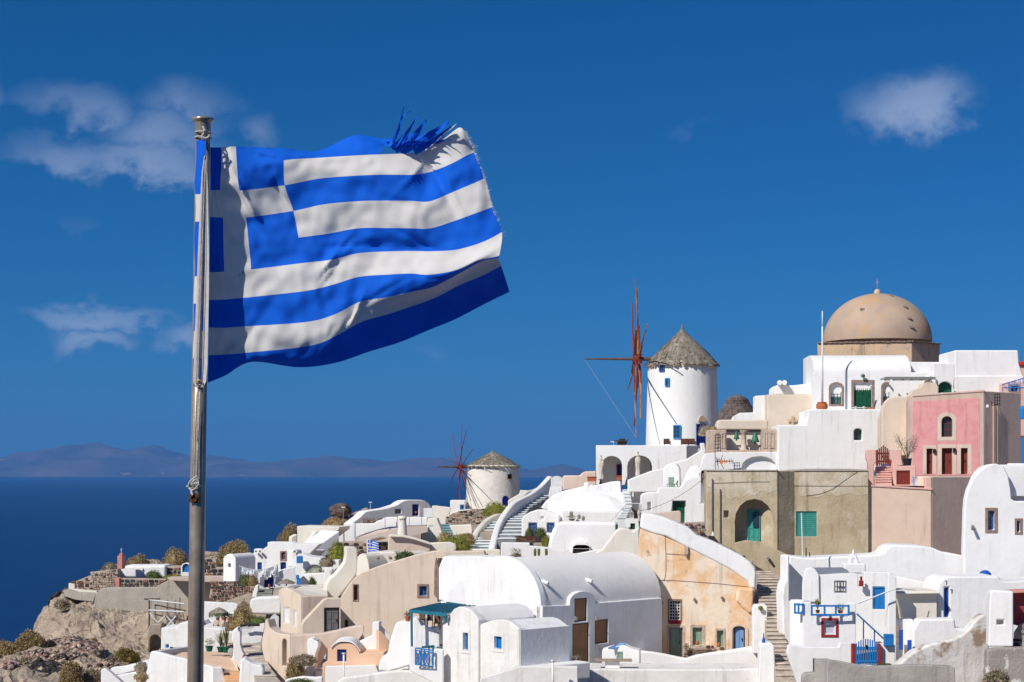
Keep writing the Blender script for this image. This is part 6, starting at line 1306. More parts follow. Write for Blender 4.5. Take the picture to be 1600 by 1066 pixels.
def mill_terrace():
    th = thing_wall('mill_terrace', 'white terrace block with two deep arches below the large windmill', 'building', 'R7', [(123,655),(684,655),(684,900),(123,900)], 140, -3, .5, white,
        [dict(r=(160,722,285,896), k='niche', arch=True, thru=1, rec=.45, flat=.75), dict(r=(318,718,470,896), k='niche', arch=True, thru=1, rec=.45, flat=.9)], bev=.05)
    pl = th.pl; th_ = th
    # real depth behind the arches
    th.o.children[0].data.materials[0] = white
    b = BM()
    bk = pl.mv(2.4); a0 = pl.hit(*T('R7', (123, 700)))[0]; a1 = pl.hit(*T('R7', (684, 700)))[0]; z1 = pl.hit(*T('R7', (400, 655)))[1]; z0 = pl.hit(*T('R7', (400, 905)))[1]
    b = BM(); prism(b, bk, rectp(a0+.05, z0, a1, z1-.02), 5.5); th.part('rear_wall', b, white2)
    bb = Plane(1074, 140, 48); w = bb.hit(*T('R7', (762, 700)))[0]; b = BM(); prism(b, bb, [bb.hit(*T('R7', p)) for p in ((686,657),(760,660),(745,700),(735,720),(700,735),(686,742))], .5); th.part('side_wall', b, white)
    b = BM(); prism(b, pl.mv(.5), rectp(a0+.05, z1-.35, a1, z1-.03), 2); th.part('roof_slab', b, white)
    b = BM(); prism(b, pl.mv(.5), rectp(a0+.03, z0, a0+.3, z1-.05), 2); prism(b, pl.mv(.5), [pl.mv(.5).hit(*T('R7', p)) for p in ((290,760),(315,760),(315,905),(290,905))], 1.9); th.part('pier', b, white)
    openings(th, bk, 'R7', [dict(r=(250,772,282,850), k='door', c=navy, on=1, proud=.06, np=2, fc=redf), dict(r=(462,762,474,815), k='door', c=redp, on=1, proud=.06, np=1)])
    for x, y, l in ((155,868,'closed cream parasol before the left arch of the mill terrace'),(383,845,'closed cream parasol before the right arch of the mill terrace')):
        t = Thing('closed_parasol', l, 'parasol', atr('R7', x, y+30, 138.6), 'closed cream parasols'); k = 138.6/F/3.9475; c = atr('R7', x, y, 138.6)
        b = BM(); tube(b, [c-Vector((0,0,1.2)), c+Vector((0,0,150*k))], .05, 6); t.part('pole', b, dkwood)
        b = BM(); lathe(b, c, [(16*k,0),(18*k,8*k),(13*k,40*k),(17*k,75*k),(19*k,92*k),(17*k,110*k),(7*k,118*k),(10*k,124*k),(3*k,142*k),(0,148*k)], 16, jit=.13); t.part('canopy', b, canvas)
    for x, y, w, l in ((98,878,60,'long terracotta trough on the white pier left of the arches'),(265,872,34,'square terracotta planter on the white pier between the arches')):
        c = atr('R7', x, y, 138.2); b = BM(); k = 138.2/F/3.9475; box(b, c+Vector((0,0,14*k)), w*k*.9, .5, 26*k); box(b, c+Vector((0,0,28*k)), w*k, .6, 5*k); single('planter', l, 'planter', b, terra, c)
    # furniture on the mill terrace
    k = 141/F/3.9475
    for x, w, l in ((560,38,'brown wicker armchair left of the large windmill window'),(670,44,'brown wicker armchair in the middle of the mill terrace'),(712,44,'brown wicker armchair beside the blue mill door')):
        c = atr('R7', x, 655, 141.6); t = Thing('armchair', l, 'armchair', c, 'wicker armchairs by the large windmill'); b = BM(); box(b, c+Vector((0,.1,24*k)), w*k, .12, 34*k, uz=Vector((0,.2,1))); t.part('backrest', b, brownw)
        b = BM(); box(b, c+Vector((0,-.25,16*k)), w*k, .6, .12); t.part('seat', b, brownw)
        for s in (-1, 1): b = BM(); box(b, c+Vector((s*w*k/2,-.25,22*k)), .06, .6, .06); box(b, c+Vector((s*w*k/2,-.5,11*k)), .06, .06, 22*k); t.part('armrest', b, dkwood)
    c = atr('R7', 268, 655, 141); t = Thing('dark_table_set', 'dark square table on the left corner of the mill terrace roof', 'table', c); b = BM(); box(b, c+Vector((.1,0,26*k)), 80*k, .9, .1); t.part('tabletop', b, blackp); b = BM(); box(b, c+Vector((.2,0,12*k)), 50*k, .6, 24*k); t.part('base', b, blackp)
    c = atr('R7', 285, 655, 141.6); t = Thing('dark_chair', 'dark wicker chair behind the roof table left of the windmill', 'chair', c); b = BM(); box(b, c+Vector((0,0,26*k)), 38*k, .12, 30*k); t.part('backrest', b, blackp); b = BM(); box(b, c+Vector((0,-.3,12*k)), 38*k, .6, .1); t.part('seat', b, blackp)
    c = atr('R7', 312, 655, 141.2); t = Thing('green_chair', 'green folding chair right of the roof table', 'chair', c); b = BM(); box(b, c+Vector((0,0,22*k)), .08, .5, 34*k, uz=Vector((.35,0,1))); t.part('backrest', b, grnp); b = BM(); box(b, c+Vector((-.2,0,12*k)), .4, .5, .07); t.part('seat', b, grnp)
    c = atr('R7', 232, 655, 141.2); t = Thing('white_parasol_base', 'thin white table edge at the left end of the mill terrace roof', 'table', c); t.o.name = 'side_table'; b = BM(); box(b, c+Vector((0,0,22*k)), 38*k, .5, .06); t.part('tabletop', b, whitep); b = BM(); tube(b, [c, c+Vector((0,0,22*k))], .04, 6); t.part('leg', b, whitep)
    # bell arcade
    th = Thing('bell_arcade', 'carved stone bell arcade with two green bells beside the windmill', 'belfry', atr('R7', 1020, 700, 129)); pl = Plane(1160, 129, 0)
    wall(th, 'R7', [(868,560),(870,525),(880,500),(900,497),(1185,498),(1185,560)], pl.mv(.9), 1.4, mat('pale_cream', (.7,.6,.5)), bev=.12, name='coping')
    wall(th, 'R7', [(815,560),(930,558),(930,700),(806,712),(808,580)], pl, .8, bellst, bev=.06, name='pier'); wall(th, 'R7', [(1146,556),(1243,556),(1243,697),(1146,693)], pl, .8, bellst, bev=.06, name='pier')
    wall(th, 'R7', [(930,560),(1146,560),(1146,690),(930,690)], pl.mv(1.3), .4, warm, bev=.02, name='rear_wall')
    wall(th, 'R7', [(806,686),(1243,686),(1243,700),(806,712)], pl.mv(-.1), 1.4, bellst, bev=.04, name='ledge')
    k = 129/F/3.9475; b = BM(); c = atr('R7', 1035, 686, 129.4); lathe(b, c, [(26*k,0),(22*k,6*k),(18*k,12*k),(16*k,60*k),(15*k,98*k),(20*k,104*k),(26*k,112*k),(28*k,124*k)], 16); th.part('column', b, bellst, smooth=True)
    for x0, x1 in ((855,880),(895,920),(1160,1180),(1195,1225)):
        b = BM(); ring(b, pl, [pl.hit(*T('R7', p)) for p in ((x0,575),(x1,575),(x1,672),(x0,672))], [pl.hit(*T('R7', p)) for p in ((x0+6,583),(x1-6,583),(x1-6,664),(x0+6,664))], -.05, .02); th.part('carved_panel', b, bellst)
    b = BM(); tube(b, [atr('R7', 925, 566, 129.3), atr('R7', 1150, 566, 129.3)], .06, 5); th.part('bar', b, iron)
    for x, w, h, y, l in ((990,19,50,615,'smaller green bronze bell hanging left of the column'),(1105,28,62,634,'larger green bronze bell hanging right of the column')):
        c = atr('R7', x, y, 129.3); t = Thing('bell', l, 'bell', c, 'bells of the arcade'); b = BM(); lathe(b, c, [(w*k*.9,-2*k),(w*k,0),(w*k*.78,h*.2*k),(w*k*.55,h*.55*k),(w*k*.42,h*.85*k),(w*k*.15,h*k),(0,h*k)], 18); t.part('shell', b, bronze, smooth=True)
        b = BM(); tube(b, [c+Vector((0,0,-12*k)), c+Vector((0,0,5*k))], .06, 6); t.part('clapper', b, iron); b = BM(); tube(b, [c+Vector((0,0,h*k)), atr('R7', x, 566, 129.3)], .05, 5); t.part('hanger', b, iron)
    thing_wall('arcade_base', 'white wall with a blind segmental arch under the bell arcade', 'wall', 'R7', [(780,740),(800,705),(870,700),(1245,695),(1245,820),(770,820)], 128.8, 0, .8, white, [dict(r=(1022,722,1240,822), k='niche', arch=True, rec=.35, flat=.9)], bev=.05)
    b = BM(); box(b, atr('R7', 1133, 812, 128.6), 125*k, .2, 14*k); single('dark_slot_window', 'low dark green slot window under the blind arch', 'window', b, dgreen, atr('R7', 1133, 815, 128.6))
    th = Thing('tv_antenna', 'television antenna with orange reflector in front of the bell arcade', 'antenna', atr('R7', 860, 812, 127)); A = lambda x, y: atr('R7', x, y, 127)
    b = BM(); tube(b, [A(860, 812), A(858, 590)], .035, 5); th.part('mast', b, metal)
    b = BM()
    for y in (592,610,630,650,672,690): tube(b, [A(848, y), A(893, y-2)], .02, 4)
    tube(b, [A(890, 588), A(892, 694)], .025, 4); tube(b, [A(875, 588), A(876, 694)], .025, 4); tube(b, [A(862, 755), A(972, 752)], .03, 4)
    for x in (872, 885, 900, 915, 945, 960): tube(b, [A(x, 738), A(x+4, 770)], .018, 4)
    for x0,y0,x1,y1 in ((866,730,880,800),(880,735,872,775),(905,715,890,755),(890,760,912,800)): tube(b, [A(x0, y0), A(x1, y1)], .02, 4)
    th.part('element', b, iron); b = BM(); box(b, A(897, 757), 18*k, .12, 20*k); box(b, A(928, 755), 8*k, .1, 18*k); th.part('reflector', b, orange)
    bush('small brown-green bush on the wall left of the bell arcade', 'R7', 790, 575, 131, .9, 1.4, leafs, 260, .1)
    bush('dark climbing plant on the left pier of the bell arcade', 'R7', 845, 552, 130, .6, .6, leafd, 160, .08)
mill_terrace()
# =====================================================  MIDDLE SLOPE BELOW THE MILLS
def middle():
    thing_wall('white_stair_house', 'white wall with rounded hood and small green chair terrace right of the arches', 'building', 'S7', [(990,350),(1110,330),(1130,305),(1180,278),(1340,235),(1480,150),(1470,78),(1512,78),(1530,190),(1530,560),(760,560),(765,440)], 134, 0, .7, white, bev=.08)
    th = thing_wall('white_door_house', 'white cubic house with a dark green doorway below the bell arcade', 'house', 'S7', [(885,770),(885,600),(905,575),(960,560),(1055,560),(1060,512),(1280,512),(1330,440),(1400,405),(1475,405),(1480,670),(1525,672),(1530,860),(1330,862),(1180,790),(1090,770)], 126, -3, 2.2, white,
        [dict(r=(1195,640,1328,862), k='door', c=dgreen, rec=.5, np=3, fc=whitep), dict(r=(955,660,985,740), k='niche', rec=.4)], bev=.08)
    thing_wall('white_arched_hood', 'small white arched hood over the chair terrace', 'building', 'S7', [(1105,515),(1105,340),(1125,300),(1180,275),(1235,282),(1265,320),(1270,515)], 129, -8, 2, white, bev=.1)
    thing_wall('white_vault_hood', 'white rounded vault end right of the arched hood', 'building', 'S7', [(1275,515),(1310,440),(1340,360),(1380,305),(1440,300),(1480,330),(1480,515)], 128.5, -8, 2, white, bev=.1)
    b = BM(); c = atr('S7', 1185, 510, 127); box(b, atr('S7', 1185, 470, 128.2), .42, .1, .9); single('small_hatch', 'small grey hatch under the arched hood', 'hatch', b, sage, c)
    th = Thing('green_chair', 'small green chair on the white terrace under the arched hood', 'chair', atr('S7', 1235, 508, 126.5)); k = 126.5/F/6.272; c = atr('S7', 1228, 510, 126.5)
    b = BM(); box(b, c+Vector((0,0,28*k)), 40*k, .4, 6*k); th.part('seat', b, grnp); b = BM(); box(b, c+Vector((14*k,0,46*k)), 8*k, .4, 36*k, uz=Vector((.3,0,1))); th.part('backrest', b, grnp)
    for dx in (-15, 15): b = BM(); box(b, c+Vector((dx*k,0,13*k)), 5*k, .3, 26*k); th.part('leg', b, grnp)
    th = Thing('iron_table', 'small black iron table left of the green chair', 'table', atr('S7', 1175, 508, 126.5)); c = atr('S7', 1170, 510, 126.5); b = BM(); box(b, c+Vector((0,0,30*k)), 60*k, .4, 4*k); th.part('tabletop', b, iron)
    for dx in (-22, 22): b = BM(); box(b, c+Vector((dx*k,0,14*k)), 3*k, .04, 28*k); th.part('leg', b, iron)
    th = thing_wall('stone_alcove', 'tall stone niche in the wall left of the olive house', 'wall', 'S7', [(1470,670),(1470,370),(1480,335),(1500,322),(1530,320),(1530,672)], 121, 0, .5, white, [dict(r=(1476,345,1524,668), k='niche', arch=True, rec=.35)], bev=.03)
    stone_wall('alcove_stones', 'brown stone infill at the top of the tall niche', 'S7', [(1478,470),(1478,352),(1522,345),(1522,470)], 121.2, 0, .2, .25, w=(1,3,3))
    # sweeping white slope walls
    thing_wall('sweeping_white_wall', 'broad smooth white wall sweeping up to the arches', 'wall', 'S7', [(-20,620),(40,585),(110,552),(200,535),(330,512),(330,465),(382,460),(382,500),(500,480),(600,455),(690,450),(695,560),(760,600),(790,690),(740,760),(700,860),(-30,860)], 136, -2, .8, white, bev=.12)
    thing_wall('upper_ramp_wall', 'white ramp wall rising to the right under the right arch', 'wall', 'S7', [(765,600),(762,440),(830,410),(900,385),(1000,350),(1110,350),(1110,560),(890,600),(880,780),(790,700)], 135.2, 0, .8, white, bev=.1)
    b = BM(); c = atr('S7', 490, 752, 133); k = 133/F/6.272; prof = [(270*k*math.cos(t*math.pi/20), 168*k*math.sin(t*math.pi/20)) for t in range(11)]
    lathe(b, Vector((0,0,0)), prof[:-1]+[(0,168*k)], 40)
    for v in b.verts: v.co = Vector((v.co.x, v.co.y*.7, v.co.z))+c+Vector((0,2,0))
    t_ = Thing('white_dome_roof', 'broad low white dome roof in the middle of the slope', 'dome', c); t_.part('dome', b, white, smooth=True)
    wall(t_, 'S7', [(130,752),(760,752),(760,860),(130,860)], Plane(930, 131.2, 0), 6, white, bev=.05, name='drum')
    # white vaulted block in front
    th = thing_wall('white_barrel_roof', 'large plain white barrel roof with a small hooded vent', 'building', 'R8', [(1010,950),(1013,880),(1022,830),(1040,780),(1062,745),(1090,731),(1440,734),(1450,950)], 118, -3, 1.0, white, bev=.25)
    wall(th, 'R8', [(1160,935),(1163,890),(1180,862),(1215,848),(1250,860),(1270,885),(1275,935)], Plane(908, 117.5, -4), .8, white, [dict(r=(1166,900,1268,928), k='win', c=dkwood, g=(4,1), rec=.12, gl=dark)], bev=.05, name='vent_hood')
    thing_wall('low_white_wall_panels', 'low white wall with blind panels below the barrel roof', 'wall', 'R8', [(720,900),(725,860),(900,862),(900,880),(1020,890),(1045,902),(1130,905),(1160,935),(1340,900),(1340,1000),(720,1000)], 116, 0, .6, white, bev=.06)
    thing_wall('cream_peaked_wall', 'cream peaked wall between the barrel roof and the ochre house', 'wall', 'R4', [(60,420),(100,320),(150,290),(190,235),(235,180),(262,165),(300,170),(330,186),(372,158),(376,420)], 109, -4, 1.2, warm, bev=.15)
    # clutter behind: white stair, cabinet
    stairs('white_back_stairs', 'small white steps with a thin handrail above the cream peaked wall', 'R8', [(1470,535,136),(1490,640,131),(1440,720,127)], [(1515,530,136),(1530,640,131),(1490,720,127)], 10, treadw)
    th = Thing('white_handrail', 'thin white handrail of the small white steps', 'handrail', atr('R8', 1400, 725, 126)); b = BM(); tube(b, [atr('R8', 1400, 725, 126), atr('R8', 1497, 618, 126), atr('R8', 1579, 620, 126)], .035, 5); th.part('rail', b, whitep)
    for x, y in ((1440,722),(1497,640),(1575,700)): b = BM(); tube(b, [atr('R8', x, y, 126), atr('R8', x, 620 if x > 1480 else 680, 126)], .03, 5); th.part('post', b, whitep)
    th = thing_wall('shrine_block', 'small white shrine block with an oval niche and dark doorway', 'building', 'S7', [(735,900),(735,820),(775,820),(780,760),(795,735),(815,760),(820,820),(865,820),(868,895),(830,940),(790,930)], 115, -4, .8, white, [dict(r=(783,750,812,812), k='niche', rec=.3, arch=True), dict(r=(785,866,830,925), k='door', c=dgreen, rec=.15, np=2)], bev=.03)
    thing_wall('green_shutter_pier', 'tiny dark green shutter at the right end of the barrel roof', 'window', 'S7', [(638,876),(662,876),(662,925),(638,925)], 117, 0, .2, dgreen, bev=.01)
    t = Thing('closed_parasol', 'closed cream parasol beside the white shrine block', 'parasol', atr('S7', 868, 880, 114), 'closed cream parasols'); c = atr('S7', 868, 845, 114); k = 114/F/6.272
    b = BM(); tube(b, [c-Vector((0,0,.6)), c+Vector((0,0,120*k))], .03, 6); t.part('pole', b, dkwood); b = BM(); lathe(b, c, [(14*k,0),(16*k,6*k),(10*k,50*k),(17*k,80*k),(7*k,108*k),(0,120*k)], 14, jit=.12); t.part('canopy', b, canvas)
    thing_wall('grey_terrace_wall', 'grey-beige wall end behind the white coping of the ochre house', 'wall', 'S7', [(960,768),(1100,755),(1270,742),(1280,760),(1280,862),(1180,850),(1060,800)], 112, 0, .5, beige, bev=.05)
    # blue door house
    th = thing_wall('blue_door_house', 'small white house with blue glazed doors and a shallow arched front', 'house', 'R8', [(848,860),(848,712),(870,690),(900,672),(945,658),(985,660),(1030,672),(1062,690),(1080,690),(1085,860)], 134, -4, 2.5, white,
        [dict(r=(893,740,945,820), k='win', c=blue, g=(2,3), rec=.15, t=.09, gl=glassg), dict(r=(1006,740,1052,800), k='win', c=blue, g=(2,2), rec=.15, t=.09, gl=glassg), dict(r=(970,702,986,718), k='niche', rec=.2)], bev=.1)
    thing_wall('white_shoulder_wall', 'curved white shoulder wall right of the broad white stairs', 'wall', 'R8', [(880,700),(960,655),(1000,600),(1060,560),(1110,540),(1290,500),(1290,700),(1080,700),(1030,668),(960,655)], 137.2, -4, .6, white, bev=.15)
    th = Thing('lattice_fence', 'brown lattice fence in front of the blue glazed doors', 'fence', atr('R8', 870, 860, 131)); k = 131/F/3.9475
    b = BM()
    for i in range(15):
        x = 810+i*8.5; tube(b, [atr('R8', x, 824, 131), atr('R8', x+22, 858, 131)], .035, 4); tube(b, [atr('R8', x+22, 824, 131), atr('R8', x, 858, 131)], .035, 4)
    th.part('lattice', b, brownw); b = BM(); box(b, atr('R8', 965, 842, 131), 62*k, .1, 36*k); th.part('panel', b, dkwood); b = BM(); box(b, atr('R8', 872, 822, 131), 128*k, .08, 5*k); th.part('rail', b, brownw)
    bush('small leafy plant left of the first blue glazed door', 'R8', 898, 818, 131.5, .75, 1.5, leafg, 300, .1, 'plant', 'plant'); bush('large leafy plant between the blue glazed doors', 'R8', 965, 822, 131.5, 1.0, 1.7, leafg, 420, .1, 'plant', 'plant'); bush('bright green plant at the edge of the barrel roof', 'R8', 1003, 862, 129, .75, 1.4, leafy, 300, .1, 'plant', 'plant')
    bush('tuft of dry plants on the low white wall with panels', 'R8', 815, 945, 115, .8, .8, leafs, 200, .09, 'plant', 'plant')
    # broad white stairs with walls
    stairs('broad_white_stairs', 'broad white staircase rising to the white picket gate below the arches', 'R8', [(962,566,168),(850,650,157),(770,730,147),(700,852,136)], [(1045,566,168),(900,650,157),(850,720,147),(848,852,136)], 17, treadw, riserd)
    parapet('stair_parapet', 'thick white parapet along the left side of the broad white stairs', 'R8', [(1020,450,170),(960,515,167),(900,560,162),(850,585,158),(790,620,152),(735,690,147),(700,760,142),(675,850,136),(655,930,132)], .55, 3.0, white)
    parapet('stair_parapet', 'cream parapet between the white stairs and the blue-grey stairs', 'R8', [(935,530,175),(880,545,172),(850,570,169),(800,610,163),(770,640,158)], .6, 2.2, warm)
    stairs('blue_stairs', 'blue-grey stairs in the middle of the slope below the stone bastion', 'R8', [(648,728,160),(600,790,152),(560,830,147),(515,895,140)], [(712,728,160),(690,790,152),(675,830,147),(655,895,140)], 11, treadw, tread)
    parapet('stair_parapet', 'cream curved parapet left of the blue-grey stairs', 'R8', [(725,682,163),(690,686,161),(640,712,158),(600,750,153),(570,790,149),(545,850,143)], .55, 2.6, warm)
    stairs('short_blue_stairs', 'short flight of blue-grey steps descending to the right beside the cream wall', 'R8', [(345,745,160),(360,800,153),(385,860,146)], [(400,745,160),(430,800,153),(450,860,146)], 7, tread)
    thing_wall('cream_stair_house', 'cream wall with a white panel left of the short blue steps', 'wall', 'R8', [(225,870),(228,800),(255,790),(265,770),(268,712),(325,710),(345,760),(362,810),(365,870)], 148, -4, 1.4, warm, [dict(r=(277,755,305,808), k='board', c=whitep, rec=.06)], bev=.1)
    thing_wall('cream_landing_wall', 'cream wall between the two flights of blue-grey steps', 'wall', 'R8', [(400,755),(540,748),(545,790),(535,850),(520,900),(450,900),(440,830)], 151, 0, 1, warm, bev=.1)
    thing_wall('cream_base_wall', 'cream wall with rounded top at the foot of the blue-grey stairs', 'wall', 'R8', [(285,870),(330,860),(400,870),(400,900),(480,900),(650,900),(660,900),(720,905),(720,1000),(285,1000)], 132, 0, .7, warm, bev=.12)
    stone_wall('stone_bastion', 'curved tan stone bastion wall with white coping below the small windmill', 'R8', [(378,745),(385,710),(420,680),(470,665),(540,655),(640,648),(740,640),(700,680),(650,690),(600,715),(560,748)], 172, 0, 1, .27, w=(2,0,7))
    parapet('bastion_coping', 'cream rounded coping on the stone bastion', 'R8', [(372,745,172.6),(380,705,172.6),(420,675,172.6),(475,660,172.6),(560,650,172.6),(650,643,172.6),(745,634,172.8)], .5, .25, warm)
    bush('yellow-green mound of succulents on the stone bastion', 'R8', 698, 682, 168, 2.9, 2.5, leafy, 900, .15)
    bush('round brown-green shrub at the foot of the short blue steps', 'R8', 372, 860, 140, 1.15, 2.1, leafd, 500, .12); bush('round brown-green shrub left of the blue-grey stairs', 'R8', 515, 850, 140, 1.4, 1.7, leafd, 500, .12)
    thing_wall('windmill_hut', 'small white hut with a blue window left of the small windmill', 'building', 'R8', [(408,690),(408,600),(500,600),(500,690)], 186, 0, 3, white, [dict(r=(470,628,495,658), k='win', c=azure, g=(1,2), rec=.15, t=.12)])
    thing_wall('mill_yard_wall', 'low white yard wall right of the small windmill', 'wall', 'R8', [(765,640),(765,600),(835,560),(840,536),(900,540),(940,524),(980,524),(960,560),(880,610),(800,660)], 180, 0, .8, warm, bev=.1)
    thing_wall('beige_yard_wall', 'beige wall with rounded end left of the arches', 'wall', 'S7', [(118,545),(118,405),(140,395),(290,395),(315,365),(345,355),(450,352),(450,500),(300,530)], 150, -2, .8, beige, bev=.15)
    th = Thing('white_picket_gate', 'white picket gate at the top of the broad white stairs', 'gate', atr('S7', 60, 500, 162))
    for i in range(8):
        x = 12+i*14; b = BM(); p0, p1 = atr('S7', x, 505, 162), atr('S7', x, 400+((i-3.5)**2)*1.3, 162); box(b, (p0+p1)/2, .14, .06, p1.z-p0.z); th.part('picket', b, whitep)
    for y in (440, 485): b = BM(); box(b, atr('S7', 60, y, 162.1), 1.05, .06, .12); th.part('rail', b, whitep)
    thing_wall('gate_landing_wall', 'white landing wall below the white picket gate', 'wall', 'S7', [(0,505),(112,505),(118,545),(-5,620),(-20,600)], 161, 0, .6, white, bev=.05)
middle()
# =====================================================  UPPER LEFT HOUSES
def upper_left():
    th = thing_wall('shaded_wavy_house', 'white house in shade with a wavy roofline and dark blue door', 'house', 'S6', [(225,380),(270,345),(330,300),(390,240),(440,222),(560,205),(660,190),(740,165),(800,145),(830,120),(880,96),(930,88),(1085,88),(1130,98),(1180,130),(1200,165),(1230,230),(1250,305),(1250,420),(225,420)], 165, 42, 1.2, white, 
        [dict(r=(765,200,838,258), k='win', c=greyd, g=(2,2), rec=.12), dict(r=(978,142,1055,282), k='door', c=navy, rec=.2, np=2)], bev=.12)
    thing_wall('white_fence_boards', 'row of white upright boards right of the dark blue door', 'fence', 'S6', [(1112,190),(1222,188),(1230,305),(1112,305)], 160, 0, .1, whitep, bev=.02)
    t = Thing('white_front_wall', 'long white wall with a curving top in front of the deckchairs', 'wall', atr('S6', 150, 600, 150)); pl = Plane(600, 150, 0)
    wall(t, 'S6', [(128,620),(128,390),(160,378),(500,376),(545,345),(600,330),(635,302),(700,298),(1110,300),(1160,300),(1160,405),(900,412),(700,425),(560,455),(400,505),(300,545),(270,600)], pl, .5, white, bev=.08)
    thing_wall('small_white_block', 'small white block at the left foot of the long white wall', 'wall', 'S6', [(55,640),(55,500),(130,495),(135,640)], 148, 0, 1, white, bev=.05)
    thing_wall('cream_back_wall', 'plain cream wall between the wavy house and the small mill hut', 'wall', 'S6', [(1215,320),(1215,160),(1260,158),(1440,180),(1440,240),(1390,300),(1380,420),(1290,420),(1260,320)], 168, 0, .6, warm, bev=.06)
    b = BM(); v = [b.verts.new(atr('S6', *p)) for p in ((265,605,138),(300,548,149),(560,457,149.5),(900,414,149.5),(1165,408,149.5),(1160,480,140),(1100,495,138),(700,600,128))]; b.faces.new(v); structure('beige_terrace', b, terr, label='beige earth terrace in front of the long white wall')
    for x, l in ((400,'left brown deckchair in front of the wavy white house'),(478,'middle brown deckchair in front of the wavy white house'),(582,'right brown deckchair half hidden by the white wall')):
        c = atr('S6', x, 372, 153); t = Thing('deckchair', l, 'deckchair', c, 'brown deckchairs on the white terrace'); k = 153/F/7.84
        b = BM(); box(b, c+Vector((0,0,30*k)), 52*k, .06, 58*k, uz=Vector((.15,.35,1))); t.part('seat', b, mat('deckchair_cloth', (.22,.15,.12), (.16,.11,.09), 5))
        for s in (-1, 1): b = BM(); box(b, c+Vector((s*28*k,0,30*k)), 5*k, .08, 62*k, uz=Vector((.15,.35,1))); t.part('frame', b, dkwood)
    for x, y0, y1, l in ((128,180,390,'grey post at the left end of the long white wall'),(640,200,430,'dark thin post at the bend of the long white wall'),(790,300,420,'thin post left of the tapering chimney'),(937,280,410,'thin post right of the tapering chimney'),(1088,250,400,'thin post near the right end of the long white wall'),(460,120,215,'pale post with a small lamp head behind the wavy house')):
        t = Thing('thin_post', l, 'post', atr('S6', x, y1, 149)); Yp = 149 if x != 460 else 175; b = BM(); tube(b, [atr('S6', x, y1+20, Yp), atr('S6', x, y0, Yp)], .03, 5); t.part('pole', b, metal if x != 460 else whitep)
        if x in (460, 128): b = BM(); box(b, atr('S6', x, y0-3, Yp), .35, .15, .07); t.part('lamp_head', b, whitep)
    c = atr('S6', 1020, 250, 158); b = BM(); lathe(b, c, [(.1,0),(.14,.13),(.12,.15),(0,.15)], 10); single('terracotta_pot', 'terracotta pot on the white wall before the dark blue door', 'pot', b, terra, c)
    # white house complex, far left
    th = Thing('white_shed', 'small white vaulted shed with one tiny window at the left edge of the village', 'building', atr('S5', 220, 695, 128)); pl = Plane(330+298/7.84, 128, -25)
    wall(th, 'S5', [(145,700),(145,418),(160,388),(190,364),(225,356),(258,364),(284,390),(298,425),(298,700)], pl, .4, white, [dict(r=(205,478,235,525), k='win', c=greyd, g=(1,1), rec=.2)], bev=.08, name='gable')
    b = BM(); q = [pl.hit(*T('S5', p)) for p in ((147,700),(147,420),(162,391),(192,368),(225,361),(257,368),(282,392),(296,426),(296,700))]; prism(b, pl, q, 2.3, d0=.41); th.part('vault', b, white, bev=.03)
    th = thing_wall('white_washing_house', 'white stepped house with blue doors behind the washing line', 'house', 'S5', [(415,720),(412,410),(430,380),(460,362),(520,352),(610,330),(640,295),(690,264),(690,213),(980,216),(1040,232),(1330,236),(1180,385),(1180,520),(1040,720)], 134, -4, 1.5, white,
        [dict(r=(568,465,620,553), k='door', c=blue, rec=.15, np=2), dict(r=(858,338,908,428), k='win', c=stsur, g=(2,3), rec=.15, sur=stsur, sw=.1), dict(r=(850,462,915,550), k='door', c=navy, rec=.15, np=2)], bev=.08, back=2)
    b = BM(); box(b, atr('S5', 580, 332, 134.5), 100/7.84*134/F, .6, .5); th.part('chimney', b, white, bev=.1)
    b = BM(); tube(b, [atr('S5', 598, 328, 133.9), atr('S5', 598, 328, 133.6)], .1, 10); tube(b, [atr('S5', 548, 328, 133.9), atr('S5', 548, 328, 133.6)], .09, 10); th.part('smoke_hole', b, stsur)
    wall(th, 'S5', [(940,520),(942,350),(955,315),(1030,305),(1058,330),(1058,520)], Plane(458, 131, -10), 1.2, white, bev=.08, name='chimney_block')
    b = BM(); tube(b, [atr('S5', 1022, 328, 130.8), atr('S5', 1022, 328, 130.5)], .1, 10); th.part('smoke_hole', b, greyd)
    th = thing_wall('upper_white_block', 'bright white block with a slanting stair wall on the seaward slope', 'building', 'S5', [(1050,240),(1050,16),(1300,20),(1570,28),(1568,60),(1330,240)], 143, -12, 3, warm, bev=.06)
    b = BM(); slope_wall(b, [atr('S5', 1275, 75, 142), atr('S5', 1215, 150, 141), atr('S5', 1155, 228, 140)], .5, 1.4); th.part('stair_wall', b, warm)
    thing_wall('lavender_slope_wall', 'shaded triangular white wall below the bright white block', 'wall', 'S5', [(1178,390),(1178,378),(1330,246),(1568,78),(1568,215),(1440,352),(1355,412)], 138, 34, 3.0, white, bev=.05)
    thing_wall('seaward_white_end', 'small white angled wall end beside the seaward bush', 'wall', 'S5', [(980,240),(985,150),(1050,115),(1050,240)], 146, 30, .6, warm, bev=.05)
    th = thing_wall('arch_niche_house', 'white wall with an arched niche and tall pillar', 'building', 'S5', [(1020,760),(1025,620),(1040,480),(1050,470),(1055,360),(1125,358),(1180,385),(1350,410),(1390,500),(1390,760)], 128, -4, 2, white, [dict(r=(1170,490,1362,600), k='niche', arch=True, rec=1.0)], bev=.08)
    b = BM(); box(b, atr('S5', 1084, 428, 127.3), 66/7.84*127/F, .7, 84/7.84*127/F); single('blue_cabinet', 'bright blue box on top of the white pillar', 'cabinet', b, azure, atr('S5', 1084, 465, 127.3), bev=.02)
